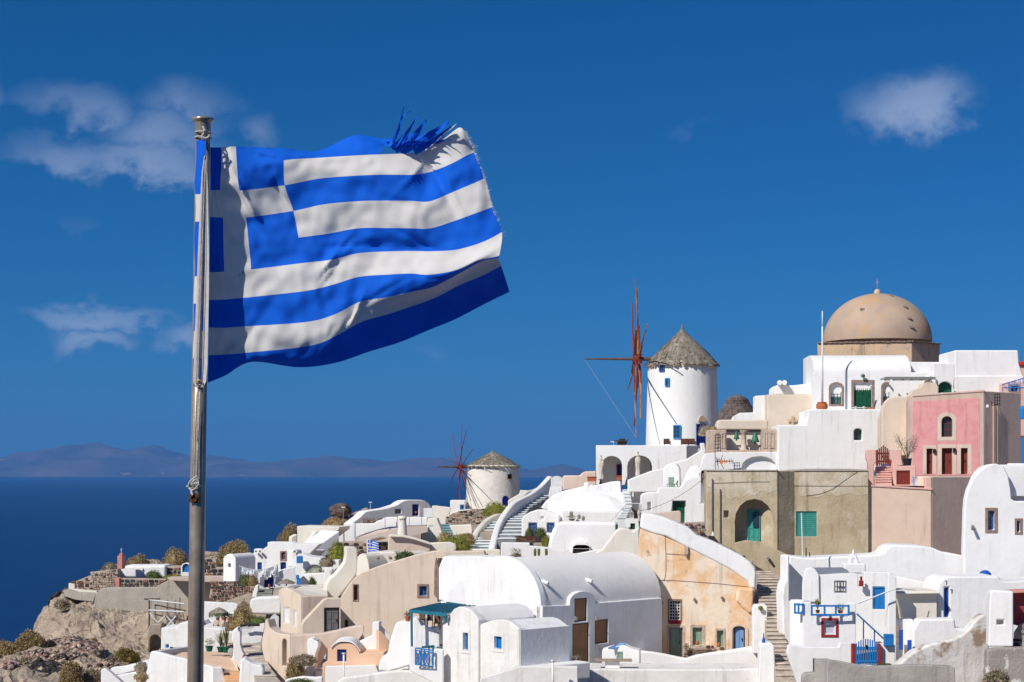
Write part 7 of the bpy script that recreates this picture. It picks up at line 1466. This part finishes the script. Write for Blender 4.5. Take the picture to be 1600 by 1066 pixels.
    b = BM(); box(b, atr('S5', 1058, 638, 127.3), .2, .3, .26); box(b, atr('S5', 1075, 695, 127.3), .34, .3, .48); single('small_blue_shutters', 'two tiny blue shutters low on the white pillar', 'shutters', b, azure, atr('S5', 1060, 720, 127.3))
    thing_wall('low_white_garden_wall', 'low white garden wall under the arched niche', 'wall', 'S5', [(1090,745),(1095,640),(1150,605),(1230,598),(1370,590),(1440,585),(1440,745)], 126.5, -3, .8, white, bev=.08)
    thing_wall('white_terrace_block', 'plain white block left of the curved chimney wall', 'building', 'S5', [(1385,600),(1388,500),(1440,432),(1570,432),(1570,600),(1440,745),(1385,745)], 124, -3, 1, white, bev=.06)
    b = BM(); tube(b, [atr('S5', 1270, 600, 126), atr('S5', 1262, 585, 126)], .1, 5); b.free()
    bush('white bougainvillea tangle inside the arched niche', 'S5', 1275, 600, 127.6, 1.4, 1.3, mat('pale_blossom', (.45,.45,.38), (.25,.28,.18), 3, island=.4), 350, .1, 'climbing_plant', 'plant')
    bush('small silvery plant against the low white garden wall', 'S5', 1240, 735, 125.8, .6, 1.4, leafg, 200, .1, 'plant', 'plant')
    th = thing_wall('arched_gate_wall', 'white wall with dark blue arched gates above grey steps', 'wall', 'S5', [(545,890),(545,740),(565,620),(580,600),(650,600),(690,585),(760,600),(800,585),(900,545),(1030,515),(1035,740),(800,780),(770,770),(750,890)], 125, 12, .6, white, [dict(r=(650,588,762,768), k='door', c=navy, arch=True, rec=.25, np=2)], bev=.06)
    b = BM(); box(b, atr('S5', 708, 750, 123.6), .14, .12, .28); single('orange_jar', 'orange jar standing in the dark blue arched gate', 'jar', b, terra, atr('S5', 708, 765, 123.6), bev=.05)
    stairs('grey_steps', 'five grey steps leading up to the dark blue arched gate', 'S5', [(565,785,123.5),(555,888,121)], [(755,785,123.5),(745,888,121)], 5, stepgr)
    thing_wall('step_side_wall', 'white sloping wall left of the grey steps', 'wall', 'S5', [(500,890),(520,800),(545,740),(580,740),(575,800),(555,895)], 122, 0, .6, white, bev=.06)
    thing_wall('bulging_white_wall', 'old bulging white wall with moss below the grey steps', 'wall', 'S5', [(440,1100),(470,960),(480,905),(560,890),(760,880),(860,870),(870,900),(860,1100)], 119, -4, 1.5, white2, bev=.25)
    th = Thing('thatched_parasol', 'flat thatched shade beside the arched gate', 'parasol', atr('S5', 920, 760, 122)); b = BM(); lathe(b, atr('S5', 925, 720, 122), [(.65,0),(.45,.14),(.2,.25),(0,.34)], 20, jit=.08); th.part('canopy', b, thatch); b = BM(); tube(b, [atr('S5', 920, 780, 122), atr('S5', 920, 705, 122)], .05, 5); th.part('pole', b, dkwood)
    t = Thing('washing_line', 'washing line hung with white and lilac laundry', 'washing line', atr('S5', 340, 690, 125)); b = BM(); P_ = smooth_pts([atr('S5', 345, 505, 126), atr('S5', 460, 540, 125), atr('S5', 600, 552, 124.6), atr('S5', 740, 520, 124.6), atr('S5', 850, 470, 125)], 6); tube(b, P_, .02, 3); t.part('line', b, ropem)
    for i in range(2, len(P_)-3, 2):
        b = BM(); p, q = P_[i], P_[i+2]*.92+P_[i]*.08; g = []; hh = random.uniform(.5, .95)
        for j in range(5):
            g.append([b.verts.new(p.lerp(q, s)+Vector((0, .12*math.sin(i+j+s*4), -hh*j/4))) for s in (0, .5, 1)])
        for A_, B_ in zip(g, g[1:]):
            for s in range(2): b.faces.new((A_[s], A_[s+1], B_[s+1], B_[s]))
        t.part('washing', b, laundry if i < 7 else mat('white_sheet', (.8,.8,.82), transl=.2))
    bush('grey-green shrub at the foot of the washing line', 'S5', 415, 695, 123.5, 1.0, 1.4, leafg, 350, .1); bush('brown-green shrub right of the washing line', 'S5', 515, 700, 123, .8, 1.4, leafd, 300, .1)
upper_left()
# =====================================================  LEFT: CLIFF, STONE TERRACES
def loft(rows, sub=6, amp=.5, freq=.35, nfreq=None):
    """rows of control points (3D), refined and roughened; returns bmesh"""
    R_ = [smooth_pts(r, sub) for r in rows]; cols = list(zip(*R_)); C2 = [smooth_pts(list(c), sub) for c in cols]; b = BM()
    V = [[None]*len(C2[0]) for _ in C2]
    for i, c in enumerate(C2):
        for j, p in enumerate(c):
            n = Vector((noise.noise(p*freq), noise.noise(p*freq+Vector((31,0,0))), noise.noise(p*freq+Vector((0,57,0)))))*amp
            n += Vector((noise.noise(p*freq*3.1), noise.noise(p*freq*3.1+Vector((31,0,0))), noise.noise(p*freq*3.1+Vector((0,57,0)))))*amp*.45
            n += Vector((noise.noise(p*freq*8), noise.noise(p*freq*8+Vector((31,0,0))), noise.noise(p*freq*8+Vector((0,57,0)))))*amp*.2
            V[i][j] = b.verts.new(p+n)
    for i in range(len(C2)-1):
        for j in range(len(C2[0])-1): b.faces.new((V[i][j], V[i+1][j], V[i+1][j+1], V[i][j+1]))
    return b
def left():
    A = lambda x, y, Y: atr('R1', x, y, Y)
    b = loft([[A(395,482,133),A(480,545,133.5),A(590,570,132.5),A(760,570,131.4),A(930,590,130.6),A(1180,650,130)],
              [A(330,520,132),A(450,580,131.5),A(560,610,129.5),A(740,640,128.6),A(930,680,128),A(1180,740,127)],
              [A(275,640,131),A(400,640,129),A(540,660,127.4),A(720,720,127.6),A(915,740,126.8),A(1180,800,126)],
              [A(235,745,130),A(370,740,127.5),A(520,760,126),A(700,800,126),A(900,820,125.4),A(1180,870,124)],
              [A(150,830,127),A(330,830,124),A(500,850,122.5),A(700,880,122),A(900,900,121),A(1180,950,119)],
              [A(60,900,118),A(250,900,116),A(450,930,115),A(680,950,114),A(900,960,113),A(1180,1000,112)],
              [A(-120,900,110),A(150,990,107),A(400,1030,105),A(640,1050,104),A(900,1100,103),A(1180,1150,102)],
              [A(-300,1040,97),A(50,1150,94),A(350,1180,93),A(640,1200,92),A(900,1250,92),A(1180,1300,92)]], 9, .7, .42)
    structure('cliff', b, rock, label='crumbling pale volcanic cliff at the left edge of the village')
    b = loft([[A(395,480,131.5),A(330,520,131.5),A(275,640,131.5),A(235,745,130.5),A(150,830,127.5),A(60,880,118.5),A(-120,900,110.5),A(-300,1040,97.5)],
              [A(330,700,150),A(250,800,150),A(180,900,150),A(120,1000,150),A(40,1050,145),A(-60,1100,135),A(-250,1150,128),A(-500,1200,118)],
              [A(300,1500,180),A(200,1600,180),A(100,1700,180),A(0,1800,180),A(-100,1900,170),A(-300,2000,160),A(-500,2000,150),A(-800,2000,140)]], 6, .6, .4)
    structure('cliff_back', b, rock, label='steep seaward back of the cliff')
    # concrete walls
    thing_wall('concrete_ledge', 'overhanging grey concrete ledge at the tip of the cliff', 'wall', 'R1', [(402,528),(402,486),(440,492),(478,505),(606,510),(590,540),(583,563),(470,550)], 131.5, 0, 3.0, concrete, bev=.05)
    thing_wall('concrete_wall', 'long board-marked grey concrete retaining wall above the cliff', 'wall', 'R1', [(583,602),(590,560),(595,530),(605,505),(635,480),(660,476),(978,470),(1010,448),(1060,424),(1160,426),(1330,432),(1310,500),(1300,570),(1300,800),(1160,800),(1150,720),(925,640),(780,620)], 130, 4, 1.0, concrete, bev=.06)
    th = Thing('ledge_parapet', 'low white parapet and block on the concrete ledge', 'wall', A(480, 500, 132)); 
    wall(th, 'R1', [(428,480),(428,445),(466,452),(466,480),(535,488),(605,494),(605,512),(478,506)], Plane(120, 132.4, 0), .3, warm, bev=.03)
    stone_wall('dark_ledge_stones', 'dark lava stone bank behind the white ledge block', 'R1', [(445,445),(555,400),(575,400),(560,498),(470,492),(468,455)], 134, 0, .8, .4, w=(4,3,1))
    stone_wall('tan_tower_wall', 'tan rubble wall with rounded left end beside the pink chimney', 'R1', [(552,494),(560,430),(570,376),(640,370),(735,358),(732,476),(610,494)], 133, -6, 1.2, .22, w=(1,1,8))
    stone_wall('dark_stone_terrace', 'dark lava stone terrace wall under the long white strip', 'R1', [(755,416),(1042,420),(1010,448),(978,471),(755,474)], 130.5, 0, .8, .3, w=(5,3,1))
    stone_wall('upper_dark_stone_wall', 'dark lava stone wall left of the flagpole with a blue door niche beside it', 'R1', [(1040,412),(1040,340),(1160,336),(1160,405)], 134, 0, .8, .35, w=(5,3,1))
    stone_wall('stepped_stone_wall', 'dark stepped lava stone wall just right of the flagpole', 'R1', [(1260,405),(1255,292),(1350,296),(1352,345),(1395,345),(1395,405)], 135, 0, .8, .35, w=(4,4,1))
    stone_wall('red_stone_wall', 'broad red and black lava stone retaining wall right of the flagpole', 'R1', [(1305,558),(1312,500),(1325,440),(1500,440),(1597,440),(1585,520),(1545,545),(1500,578),(1420,565)], 127.5, 0, .8, .23, w=(3,5,1))
    thing_wall('cream_ledge', 'thin pale ledge on top of the concrete and red stone walls', 'wall', 'R1', [(1040,412),(1250,405),(1395,405),(1600,432),(1600,442),(1320,440),(1060,430)], 128.8, 0, 1.6, terr, bev=.04)
    thing_wall('long_white_strip', 'long low white rounded roof between the pink chimney and the stone wall', 'building', 'R1', [(733,412),(740,375),(755,350),(785,337),(1036,334),(1036,414)], 133.5, 0, 2.5, white, bev=.2)
    th = Thing('pink_chimney', 'salmon pink chimney column with a small white cross on top', 'chimney', A(757, 475, 132)); k = 132/F/4
    for x0,x1,y0,y1 in ((742,774,272,356),(730,756,412,474)): b = BM(); p0, p1 = A((x0+x1)/2, y1, 132), A((x0+x1)/2, y0, 132); box(b, (p0+p1)/2, (x1-x0)*k, 1.0, p1.z-p0.z); th.part('shaft', b, mat('salmon_plaster', (.62,.27,.22), (.54,.22,.18), 2), bev=.05)
    b = BM(); box(b, A(759, 266, 132), 20*k, .6, 14*k); th.part('cap', b, MATS['salmon_plaster'], bev=.05); b = BM(); p = A(758, 243, 132); box(b, p, 2.5*k, .08, 36*k); box(b, p+Vector((0,0,7*k)), 12*k, .08, 3*k); th.part('cross', b, whitep)
    th = thing_wall('blue_door_niche', 'white arched niche with a blue door half hidden by the flagpole', 'building', 'R1', [(1130,406),(1130,345),(1140,325),(1160,318),(1200,325),(1210,406)], 132.8, 0, .6, white, [dict(r=(1140,325,1185,378), k='door', c=azure, arch=True, rec=.15)], bev=.03)
    # scaffolding
    th = Thing('scaffold', 'rusty timber and pipe scaffold in front of the concrete wall', 'scaffold', A(930, 800, 125)); 
    for x, y0, y1 in ((930,545,890),(967,580,720),(1043,550,718),(1092,555,700),(1120,535,715)):
        b = BM(); tube(b, [A(x, y1, 126), A(x+3, y0, 126)], .07, 5); th.part('upright', b, metal if x != 930 else spar)
    for p, q, m_ in (((930,550),(1150,575),whitep),((928,615),(1150,625),whitep),((967,580),(1160,618),spar),((967,640),(1160,680),spar),((900,545),(1000,543),spar)):
        b = BM(); tube(b, [A(*p, 125.9), A(*q, 125.9)], .06, 5); th.part('ledger', b, m_)
    for p, q in (((935,630),(1010,725)),((1005,720),(940,790)),((1030,650),(960,720)),((1040,650),(1100,720)),((1100,650),(1040,718))):
        b = BM(); tube(b, [A(*p, 125.8), A(*q, 125.8)], .05, 5); th.part('brace', b, whitep)
    b = BM(); pl = Plane(241, 125.2, 6); th = thing_wall('tunnel_arch', 'dark arched tunnel mouth in the cliff foot below the scaffold', 'wall', 'R1', [(925,895),(925,730),(940,700),(1010,700),(1010,895)], 124.5, 4, 1.6, earth, [dict(r=(935,770,1003,895), k='niche', arch=True, rec=.9)], bev=.1)
    # rubble
    b = BM()
    def rubble(cx, cy, rx, ry, n, Y0, s0, w):
        for _ in range(n):
            a = random.uniform(0, 6.28); r = random.random()**.6; x = cx+rx*r*math.cos(a); y = cy+ry*r*math.sin(a); hgt = (1-r)*1.1; Y = Y0-(y-cy)/ry*3
            p = A(x, y, Y)+Vector((0,0,hgt*.6)); s = s0*random.uniform(.5, 1.5); mi = random.choices(range(3), w)[0]
            vv = bmesh.ops.create_icosphere(b, subdivisions=1, radius=s)['verts']
            for v in vv: v.co = Vector((v.co.x*random.uniform(.7,1.3), v.co.y*random.uniform(.7,1.3), v.co.z*random.uniform(.5,1.0)))+p
            for f in {f for v in vv for f in v.link_faces}: f.material_index = mi
    rubble(440, 860, 195, 62, 1500, 119, .21, (3,3,4)); rubble(250, 985, 130, 32, 420, 110, .24, (8,0,1)); rubble(310, 930, 260, 70, 300, 114, .15, (1,1,4)); rubble(700,1010,330,60,260,107,.13,(1,1,5)); rubble(60,1000,90,70,160,106,.16,(3,1,4))
    o = single('rubble', None, None, b, [stD, mat('pink_lava', (.34,.20,.17), (.22,.13,.11), 3, island=.5), stT], (0,0,0)); o['kind'] = 'stuff'; o['label'] = 'heaps of red, black and tan rubble at the foot of the cliff'
    bush('big golden-brown shrub at the far left above the rubble', 'R1', 190, 890, 119, 2.3, 3.6, leafd, 3200, .16); bush('golden-brown shrub cut by the left picture edge', 'R1', 20, 930, 117, 2.6, 2.9, leafd, 2400, .16)
    bush('dark shrub tucked against the right side of the big golden shrub', 'R1', 312, 850, 118, .9, 1.3, mat('dark_scrub', (.05,.045,.03), island=.4, bump=0), 500, .13)
    bush('rounded golden-green shrub in the middle of the bare slope', 'R1', 790, 960, 112, 2.0, 2.6, mat('golden_green_scrub', (.16,.12,.03), (.22,.16,.05), 1.5, island=.4, bump=0), 2200, .14); bush('pale brown shrub left of the rounded golden-green shrub', 'R1', 700, 965, 111, 1.1, 1.6, leafs, 700, .13)
    bush('brown bush in the foreground slope left of the flagpole', 'R1', 445, 1060, 100, 1.4, 2.7, leafd, 1600, .13); bush('small grey bush right of the foreground brown bush', 'R1', 570, 1040, 101, 1.1, 1.2, leafs, 700, .12); bush('pale low scrub below the golden-brown shrubs', 'R1', 190, 960, 110, 2.2, 1.3, leafs, 1000, .14)
    bush('green-brown shrub clinging below the ledge tip', 'R1', 385, 585, 129, 1.1, 1.2, leafs, 450, .13); bush('small ochre shrub near the foot of the cliff', 'R1', 580, 812, 121, .8, .7, leafd, 300, .12)
    bush('flat grey-green bush left of the pink chimney', 'R1', 690, 372, 136, 1.7, 1.6, leafs, 800, .13); bush('rounded brown bush right of the pink chimney', 'R1', 855, 336, 138, 1.7, 2.1, leafd, 900, .13); bush('brown bush above the lava wall left of the flagpole', 'R1', 1100, 340, 139, 2.2, 3.4, leafd, 1500, .13)
    bush('green cushion plant in front of the long white strip', 'R1', 960, 414, 131.5, 1.3, 1.4, leafg, 500, .12); bush('mossy green fringe below the upper lava wall', 'R1', 1095, 415, 131, 1.9, .8, leafy, 500, .1)
    bush('large golden-brown bush against the sea beside the white shed', 'R1', 1465, 340, 137, 3.1, 6.4, leafd, 4200, .15); bush('dark bush between the white houses and the sea', 'S5', 980, 235, 150, 2.3, 5.2, leafd, 2000, .15)
    # bits of rock near the ledge
    for x, y, s, Y, l in ((945,332,.75,139,'pale boulder behind the long white strip'),(1310,290,.9,141,'pale boulder above the stepped lava wall')):
        b = BM(); vv = bmesh.ops.create_icosphere(b, subdivisions=4, radius=s)['verts']; c = A(x, y, Y)
        for v in vv: d = v.co.normalized(); v.co = c+Vector((v.co.x*1.25, v.co.y, v.co.z*.62))*(1+.35*noise.noise(d*1.8+c)+.12*noise.noise(d*6))
        single('boulder', l, 'boulder', b, rock, c)
    b = BM(); vv = bmesh.ops.create_icosphere(b, subdivisions=4, radius=.95)['verts']; c = atr('S6', 90, 235, 172)
    for v in vv: d = v.co.normalized(); v.co = c+Vector((v.co.x*1.15, v.co.y, v.co.z*.85+.1))*(1+.25*noise.noise(d*1.8+c)+.08*noise.noise(d*7))
    single('boulder', 'dark brown rounded boulder on the skyline above the deckchairs', 'boulder', b, mat('dark_boulder', (.16,.11,.09), (.09,.07,.06), 1, bump=1, bscale=3), c)
    b = loft([[atr('S6', x, y, 176) for x, y in ((-160,420),(0,330),(160,280),(260,235),(330,200),(400,182),(435,205),(480,260))],[atr('S6', x, y, 168) for x, y in ((-190,425),(-40,400),(120,380),(220,350),(320,310),(390,260),(440,250),(520,300))],[atr('S6', x, y, 160) for x, y in ((-200,480),(-40,480),(120,470),(220,450),(320,420),(390,390),(440,360),(520,400))]], 7, .5, .4)
    structure('rocky_outcrop', b, rock, label='rocky outcrop on the seaward skyline')
    bush('dry brown scrub under the skyline boulder', 'S6', 60, 415, 164, 3.6, 2.0, leafd, 1100, .16)
left()
def low_left():
    # terrace houses at the bottom left around the flagpole
    th = Thing('white_terrace_house', 'white house with a peach-floored roof terrace at the lower left', 'house', atr('S2', 300, 1066, 97)); pl = Plane(T('S2', (300,0))[0], 97, -10)
    wall(th, 'S2', [(200,1250),(205,1040),(240,850),(272,690),(330,688),(420,712),(520,740),(680,775),(870,838),(960,856),(1025,872),(1028,1250)], pl, .4, white, bev=.1)
    wall(th, 'S2', [(1028,876),(1080,884),(1160,880),(1168,940),(1185,1000),(1215,1060),(1225,1250),(1028,1250)], Plane(T('S2', (1028,0))[0], 96.2, 20), .4, white, bev=.08, name='corner_wall')
    b = BM(); v = [b.verts.new(atr('S2', *p)) for p in ((300,720,98),(1030,900,97),(1180,900,97.5),(1180,950,96),(1360,950,99),(1330,840,101),(1230,740,104.5),(1230,690,107),(880,690,107),(660,700,106),(560,745,103))]; b.faces.new(v); th.part('terrace_floor', b, peachfl)
    parapet('', '', 'S2', [(340,690,99.5),(480,665,104),(640,640,107),(760,610,108),(870,600,108.5)], .35, .9, white, th=th)
    wall(th, 'S2', [(640,700),(640,640),(760,606),(880,590),(920,590),(1000,575),(1060,570),(1130,600),(1200,700),(1200,740)], Plane(T('S2', (900,0))[0], 108.5, 0), .4, white, bev=.06, name='rear_parapet')
    b = BM()
    for i, (x0,x1,y) in enumerate(((1170,1375,950),(1180,1370,985),(1200,1365,1030))):
        for kk in range(1): p0, p1 = atr('S2', x0, y, 97-i*.6), atr('S2', x1, y, 97-i*.6); box(b, (p0+p1)/2+Vector((0,.5,-.25)), (p1-p0).x, 1.1, .5)
    th.part('peach_steps', b, mat('peach_step', (.72,.42,.22), (.66,.38,.2), 2), bev=.03)
    thing_wall('curved_white_wall', 'white wall curving down from the gatepost beside the stone steps', 'wall', 'S2', [(1270,800),(1275,780),(1290,700),(1290,590),(1272,560),(1280,440),(1330,400),(1345,390),(1358,440),(1378,460),(1378,600),(1400,680),(1440,760),(1500,830),(1590,880),(1600,1250),(1350,1250),(1375,1000),(1370,910),(1320,830)], 100, 4, .7, white, bev=.12)
    for x, y, Y, r, h, pm, plm, ph, pr, kd, l in ((995,690,104,.42,.6,mat('green_pot', (.01,.09,.05), rough=.4),leafy,.9,.65,'bush','low green pot with a rounded yellow-green shrub on the peach terrace'),(1135,700,104,.42,.6,mat('green_pot', (.01,.09,.05)),leafg,1.9,.9,'spiky','green pot with a spiky agave on the peach terrace'),(1205,705,103.6,.46,.6,mat('green_pot', (.01,.09,.05)),leafg,2.5,.8,'spiky','green pot with a tall spiky yucca on the peach terrace')):
        pot(l, 'S2', x, y, Y, r, h, pm, plm, ph, pr, kind=kd)
    b = BM(); c = atr('S2', 1265, 695, 103); lathe(b, Vector((0,0,0)), [(0,-.06),(.17,-.06),(.21,-.03),(.21,.03),(.17,.06),(0,.06)], 20)
    for v in b.verts: v.co = Vector((v.co.x, v.co.z, v.co.y*1.15))+c
    single('round_stone', 'grey round millstone leaning on the white wall of the peach terrace', 'millstone', b, greyw, c)
    b = BM(); c = atr('S2', 1420, 775, 99); lathe(b, c, [(.12,0),(.06,.17),(0,.25)], 10); single('red_cone', 'small dark red cone cap on the white wall above the stone steps', 'ornament', b, redwall, c)
    # white houses behind the pole
    thing_wall('white_cube_house', 'plain white cube house left of the flagpole under the scaffold', 'house', 'S2', [(400,680),(405,400),(600,398),(625,345),(690,335),(720,330),(885,330),(885,640),(620,650),(430,680)], 116, -4, 2.5, white, [dict(r=(463,608,500,650), k='win', c=azure, g=(2,1), rec=.12)], bev=.08)
    thing_wall('white_low_house', 'low white house right of the flagpole below the thatched parasol', 'house', 'S2', [(860,600),(870,392),(1065,405),(1190,412),(1200,460),(1080,460),(1068,600)], 113, -2, 3, white, bev=.08)
    thing_wall('rough_cream_wall', 'rough cream garden wall behind the spiky potted plants', 'wall', 'S2', [(1065,580),(1068,455),(1300,445),(1330,480),(1290,600)], 110, 0, .6, warm, bev=.08)
    thing_wall('white_parasol_yard_wall', 'bright white yard wall behind the thatched parasol', 'wall', 'S2', [(880,420),(880,120),(890,80),(1050,86),(1300,98),(1345,120),(1350,300),(1290,420)], 120, 0, .5, white, bev=.06)
    b = BM(); pl = Plane(T('S2', (950,0))[0], 117, 0); th = Thing('vaulted_doorway_shade', 'grey panel painted as doorway shade in the white yard behind the flagpole', 'hatch', atr('S2', 950, 395, 117)); prism(b, pl, [pl.hit(*T('S2', p)) for p in ((885,395),(885,350),(905,315),(930,308),(985,312),(1010,340),(1025,398))], .2); th.part('panel', b, mat('lavender_shade', (.36,.35,.45), (.30,.29,.38), 2))  # lavender grey stands in for the shade of the doorway
    th = Thing('thatched_parasol', 'round thatched parasol with a green fringe right of the flagpole', 'parasol', atr('S2', 1108, 350, 115.5)); c = atr('S2', 1110, 215, 115.5); k = 115.5/F/7.84
    b = BM(); tube(b, [c-Vector((0,0,165*k)), c+Vector((0,0,30*k))], .06, 6); th.part('pole', b, spar)
    b = BM(); lathe(b, c, [(122*k,0),(80*k,32*k),(30*k,56*k),(0,70*k)], 24, jit=.05); th.part('canopy', b, thatch)
    b = BM()
    for i in range(170):
        a = random.uniform(0, 6.28); p = c+Vector((120*k*math.cos(a), 120*k*math.sin(a), 4*k)); t_ = Vector((-math.sin(a), math.cos(a), 0))*.06; L_ = random.uniform(20, 62)*k; b.faces.new([b.verts.new(q) for q in (p-t_, p+t_, p+t_*.4-Vector((0,0,L_)), p-t_*.4-Vector((0,0,L_)))])
    th.part('fringe', b, mat('green_fringe', (.03,.13,.07), (.22,.17,.10), 2.5, lo=.45, hi=.55), stuff=True)
    for x, l in ((1060,'left wooden sunbed under the thatched parasol'),(1125,'right wooden sunbed under the thatched parasol')):
        t = Thing('sunbed', l, 'sunbed', atr('S2', x, 400, 114.5), 'sunbeds under the thatched parasol'); b = BM(); box(b, atr('S2', x+10, 375, 114.5), 58*k, 1.2, .08, uz=Vector((.0,-.55,1))); t.part('slatted_top', b, bellst)
        for dx in (-25, 25): b = BM(); box(b, atr('S2', x+10+dx, 392, 114.3), .06, .06, .35); t.part('leg', b, brownw)
    for x, y, l in ((1095,312,'small terracotta pot left of the parasol pole'),(1175,318,'large terracotta pot right of the parasol pole'),(1250,322,'wide terracotta pot with red flowers near the golden shrub')):
        pot(l, 'S2', x, y, 117.5, .22 if x < 1150 else .38, .35 if x < 1150 else .5, terra, leafg if x != 1175 else leafg, .5, .35)
    thing_wall('white_planter_step', 'low white ledge carrying the terracotta pots', 'wall', 'S2', [(885,400),(885,310),(1080,312),(1290,322),(1290,400)], 118, 0, .5, white, bev=.05)
    th = Thing('dark_sunbed', 'dark covered lounger right of the wooden sunbeds', 'sunbed', atr('S2', 1200, 410, 114.2)); b = BM(); box(b, atr('S2', 1205, 375, 114.2), 0.55, .5, .4, uz=Vector((.3,-.2,1))); th.part('cover', b, greyd, bev=.1); b = BM(); box(b, atr('S2', 1205, 405, 114.1), .5, .5, .08); th.part('frame', b, dkwood)
    bush('rounded golden-green shrub beside the thatched parasol', 'S2', 1400, 420, 112, 2.15, 3.4, leafd, 2200, .12)
    bush('grey creeper hanging over the wall above the golden-green shrub', 'S2', 1420, 215, 116, 1.0, 2.0, leafs, 420, .1, 'creeper', 'plant'); bush('low green plants right of the golden-green shrub', 'S3', 260, 350, 110, 1.6, 1.2, leafg, 500, .1, 'plant', 'plant')
    th = thing_wall('white_meter_wall', 'white wall with a flat white panel above the stone steps', 'wall', 'S3', [(-10,620),(0,400),(40,385),(200,370),(340,350),(345,380),(300,580),(200,600),(90,610)], 107, 4, .6, white, [dict(r=(45,392,205,508), k='board', c=whitep, rec=.05)], bev=.06)
    b = BM(); tube(b, [atr('S3', 40, 375, 106.5), atr('S3', 130, 362, 106.5), atr('S3', 280, 365, 106.5)], .09, 5); single('black_pipe', 'black pipe bundle lying along the white wall above the steps', 'pipe', b, iron, atr('S3', 130, 362, 106.5))
    th = Thing('gatepost', 'white gatepost with pointed finial at the head of the stone steps', 'gatepost', atr('S2', 1340, 600, 104)); c = atr('S2', 1340, 600, 104); k = 104/F/7.84; b = BM(); lathe(b, c+Vector((0,0,0)), [(55*k,0),(55*k,130*k),(40*k,140*k),(42*k,155*k),(16*k,165*k),(14*k,190*k),(0,210*k)], 4, rot=.9); th.part('post', b, white, bev=.02)
    thing_wall('white_chair_house', 'white rounded block with a small porch at the very bottom beside the steps', 'building', 'S3', [(20,1100),(40,900),(50,790),(90,770),(180,830),(240,855),(300,860),(330,900),(325,960),(325,1100)], 93, 4, 1.2, white, bev=.12)
    bush('dark green leaves at the bottom edge under the creeper', 'S3', 780, 1085, 92, 1.6, .8, leafg, 500, .1, 'plant', 'plant')
    b = BM(); single
    thing_wall('white_bottom_wall', 'white wall at the very bottom between the creeper and the apricot house', 'wall', 'S3', [(590,1250),(590,1040),(680,1020),(800,1000),(960,1010),(1050,1000),(1050,1250)], 93.5, 0, .5, white, bev=.08)
    # low white walls in front of the left slope
    th = thing_wall('white_stepped_wall', 'white slanting parapet at the bottom left in front of the shrubs', 'wall', 'S1', [(815,1150),(815,965),(850,955),(880,975),(930,1020),(1000,1080),(1035,1150)], 96, 0, .5, white, bev=.05)
    th = thing_wall('white_planter_box', 'row of white planter troughs at the bottom left edge of the village', 'planter', 'R1', [(680,1000),(695,975),(780,965),(860,945),(915,928),(930,930),(935,960),(850,990),(760,1015),(700,1020)], 99, 0, .6, white, bev=.04)
    thing_wall('lavender_ramp_wall', 'white ramp wall just left of the white terrace house', 'wall', 'R1', [(700,1100),(720,1025),(860,1000),(930,950),(950,960),(900,1100)], 98.2, 0, .5, white, bev=.04)
    bush('orange-flowered plants in the trough left of the white terrace house', 'S2', 160, 890, 97.5, .75, 1.0, leafs, 260, .09, 'flowering_plant', 'plant'); bush('second clump of orange-flowered plants lower in the trough', 'S2', 165, 1000, 95.5, .8, .8, leafd, 260, .09, 'flowering_plant', 'plant')
low_left()
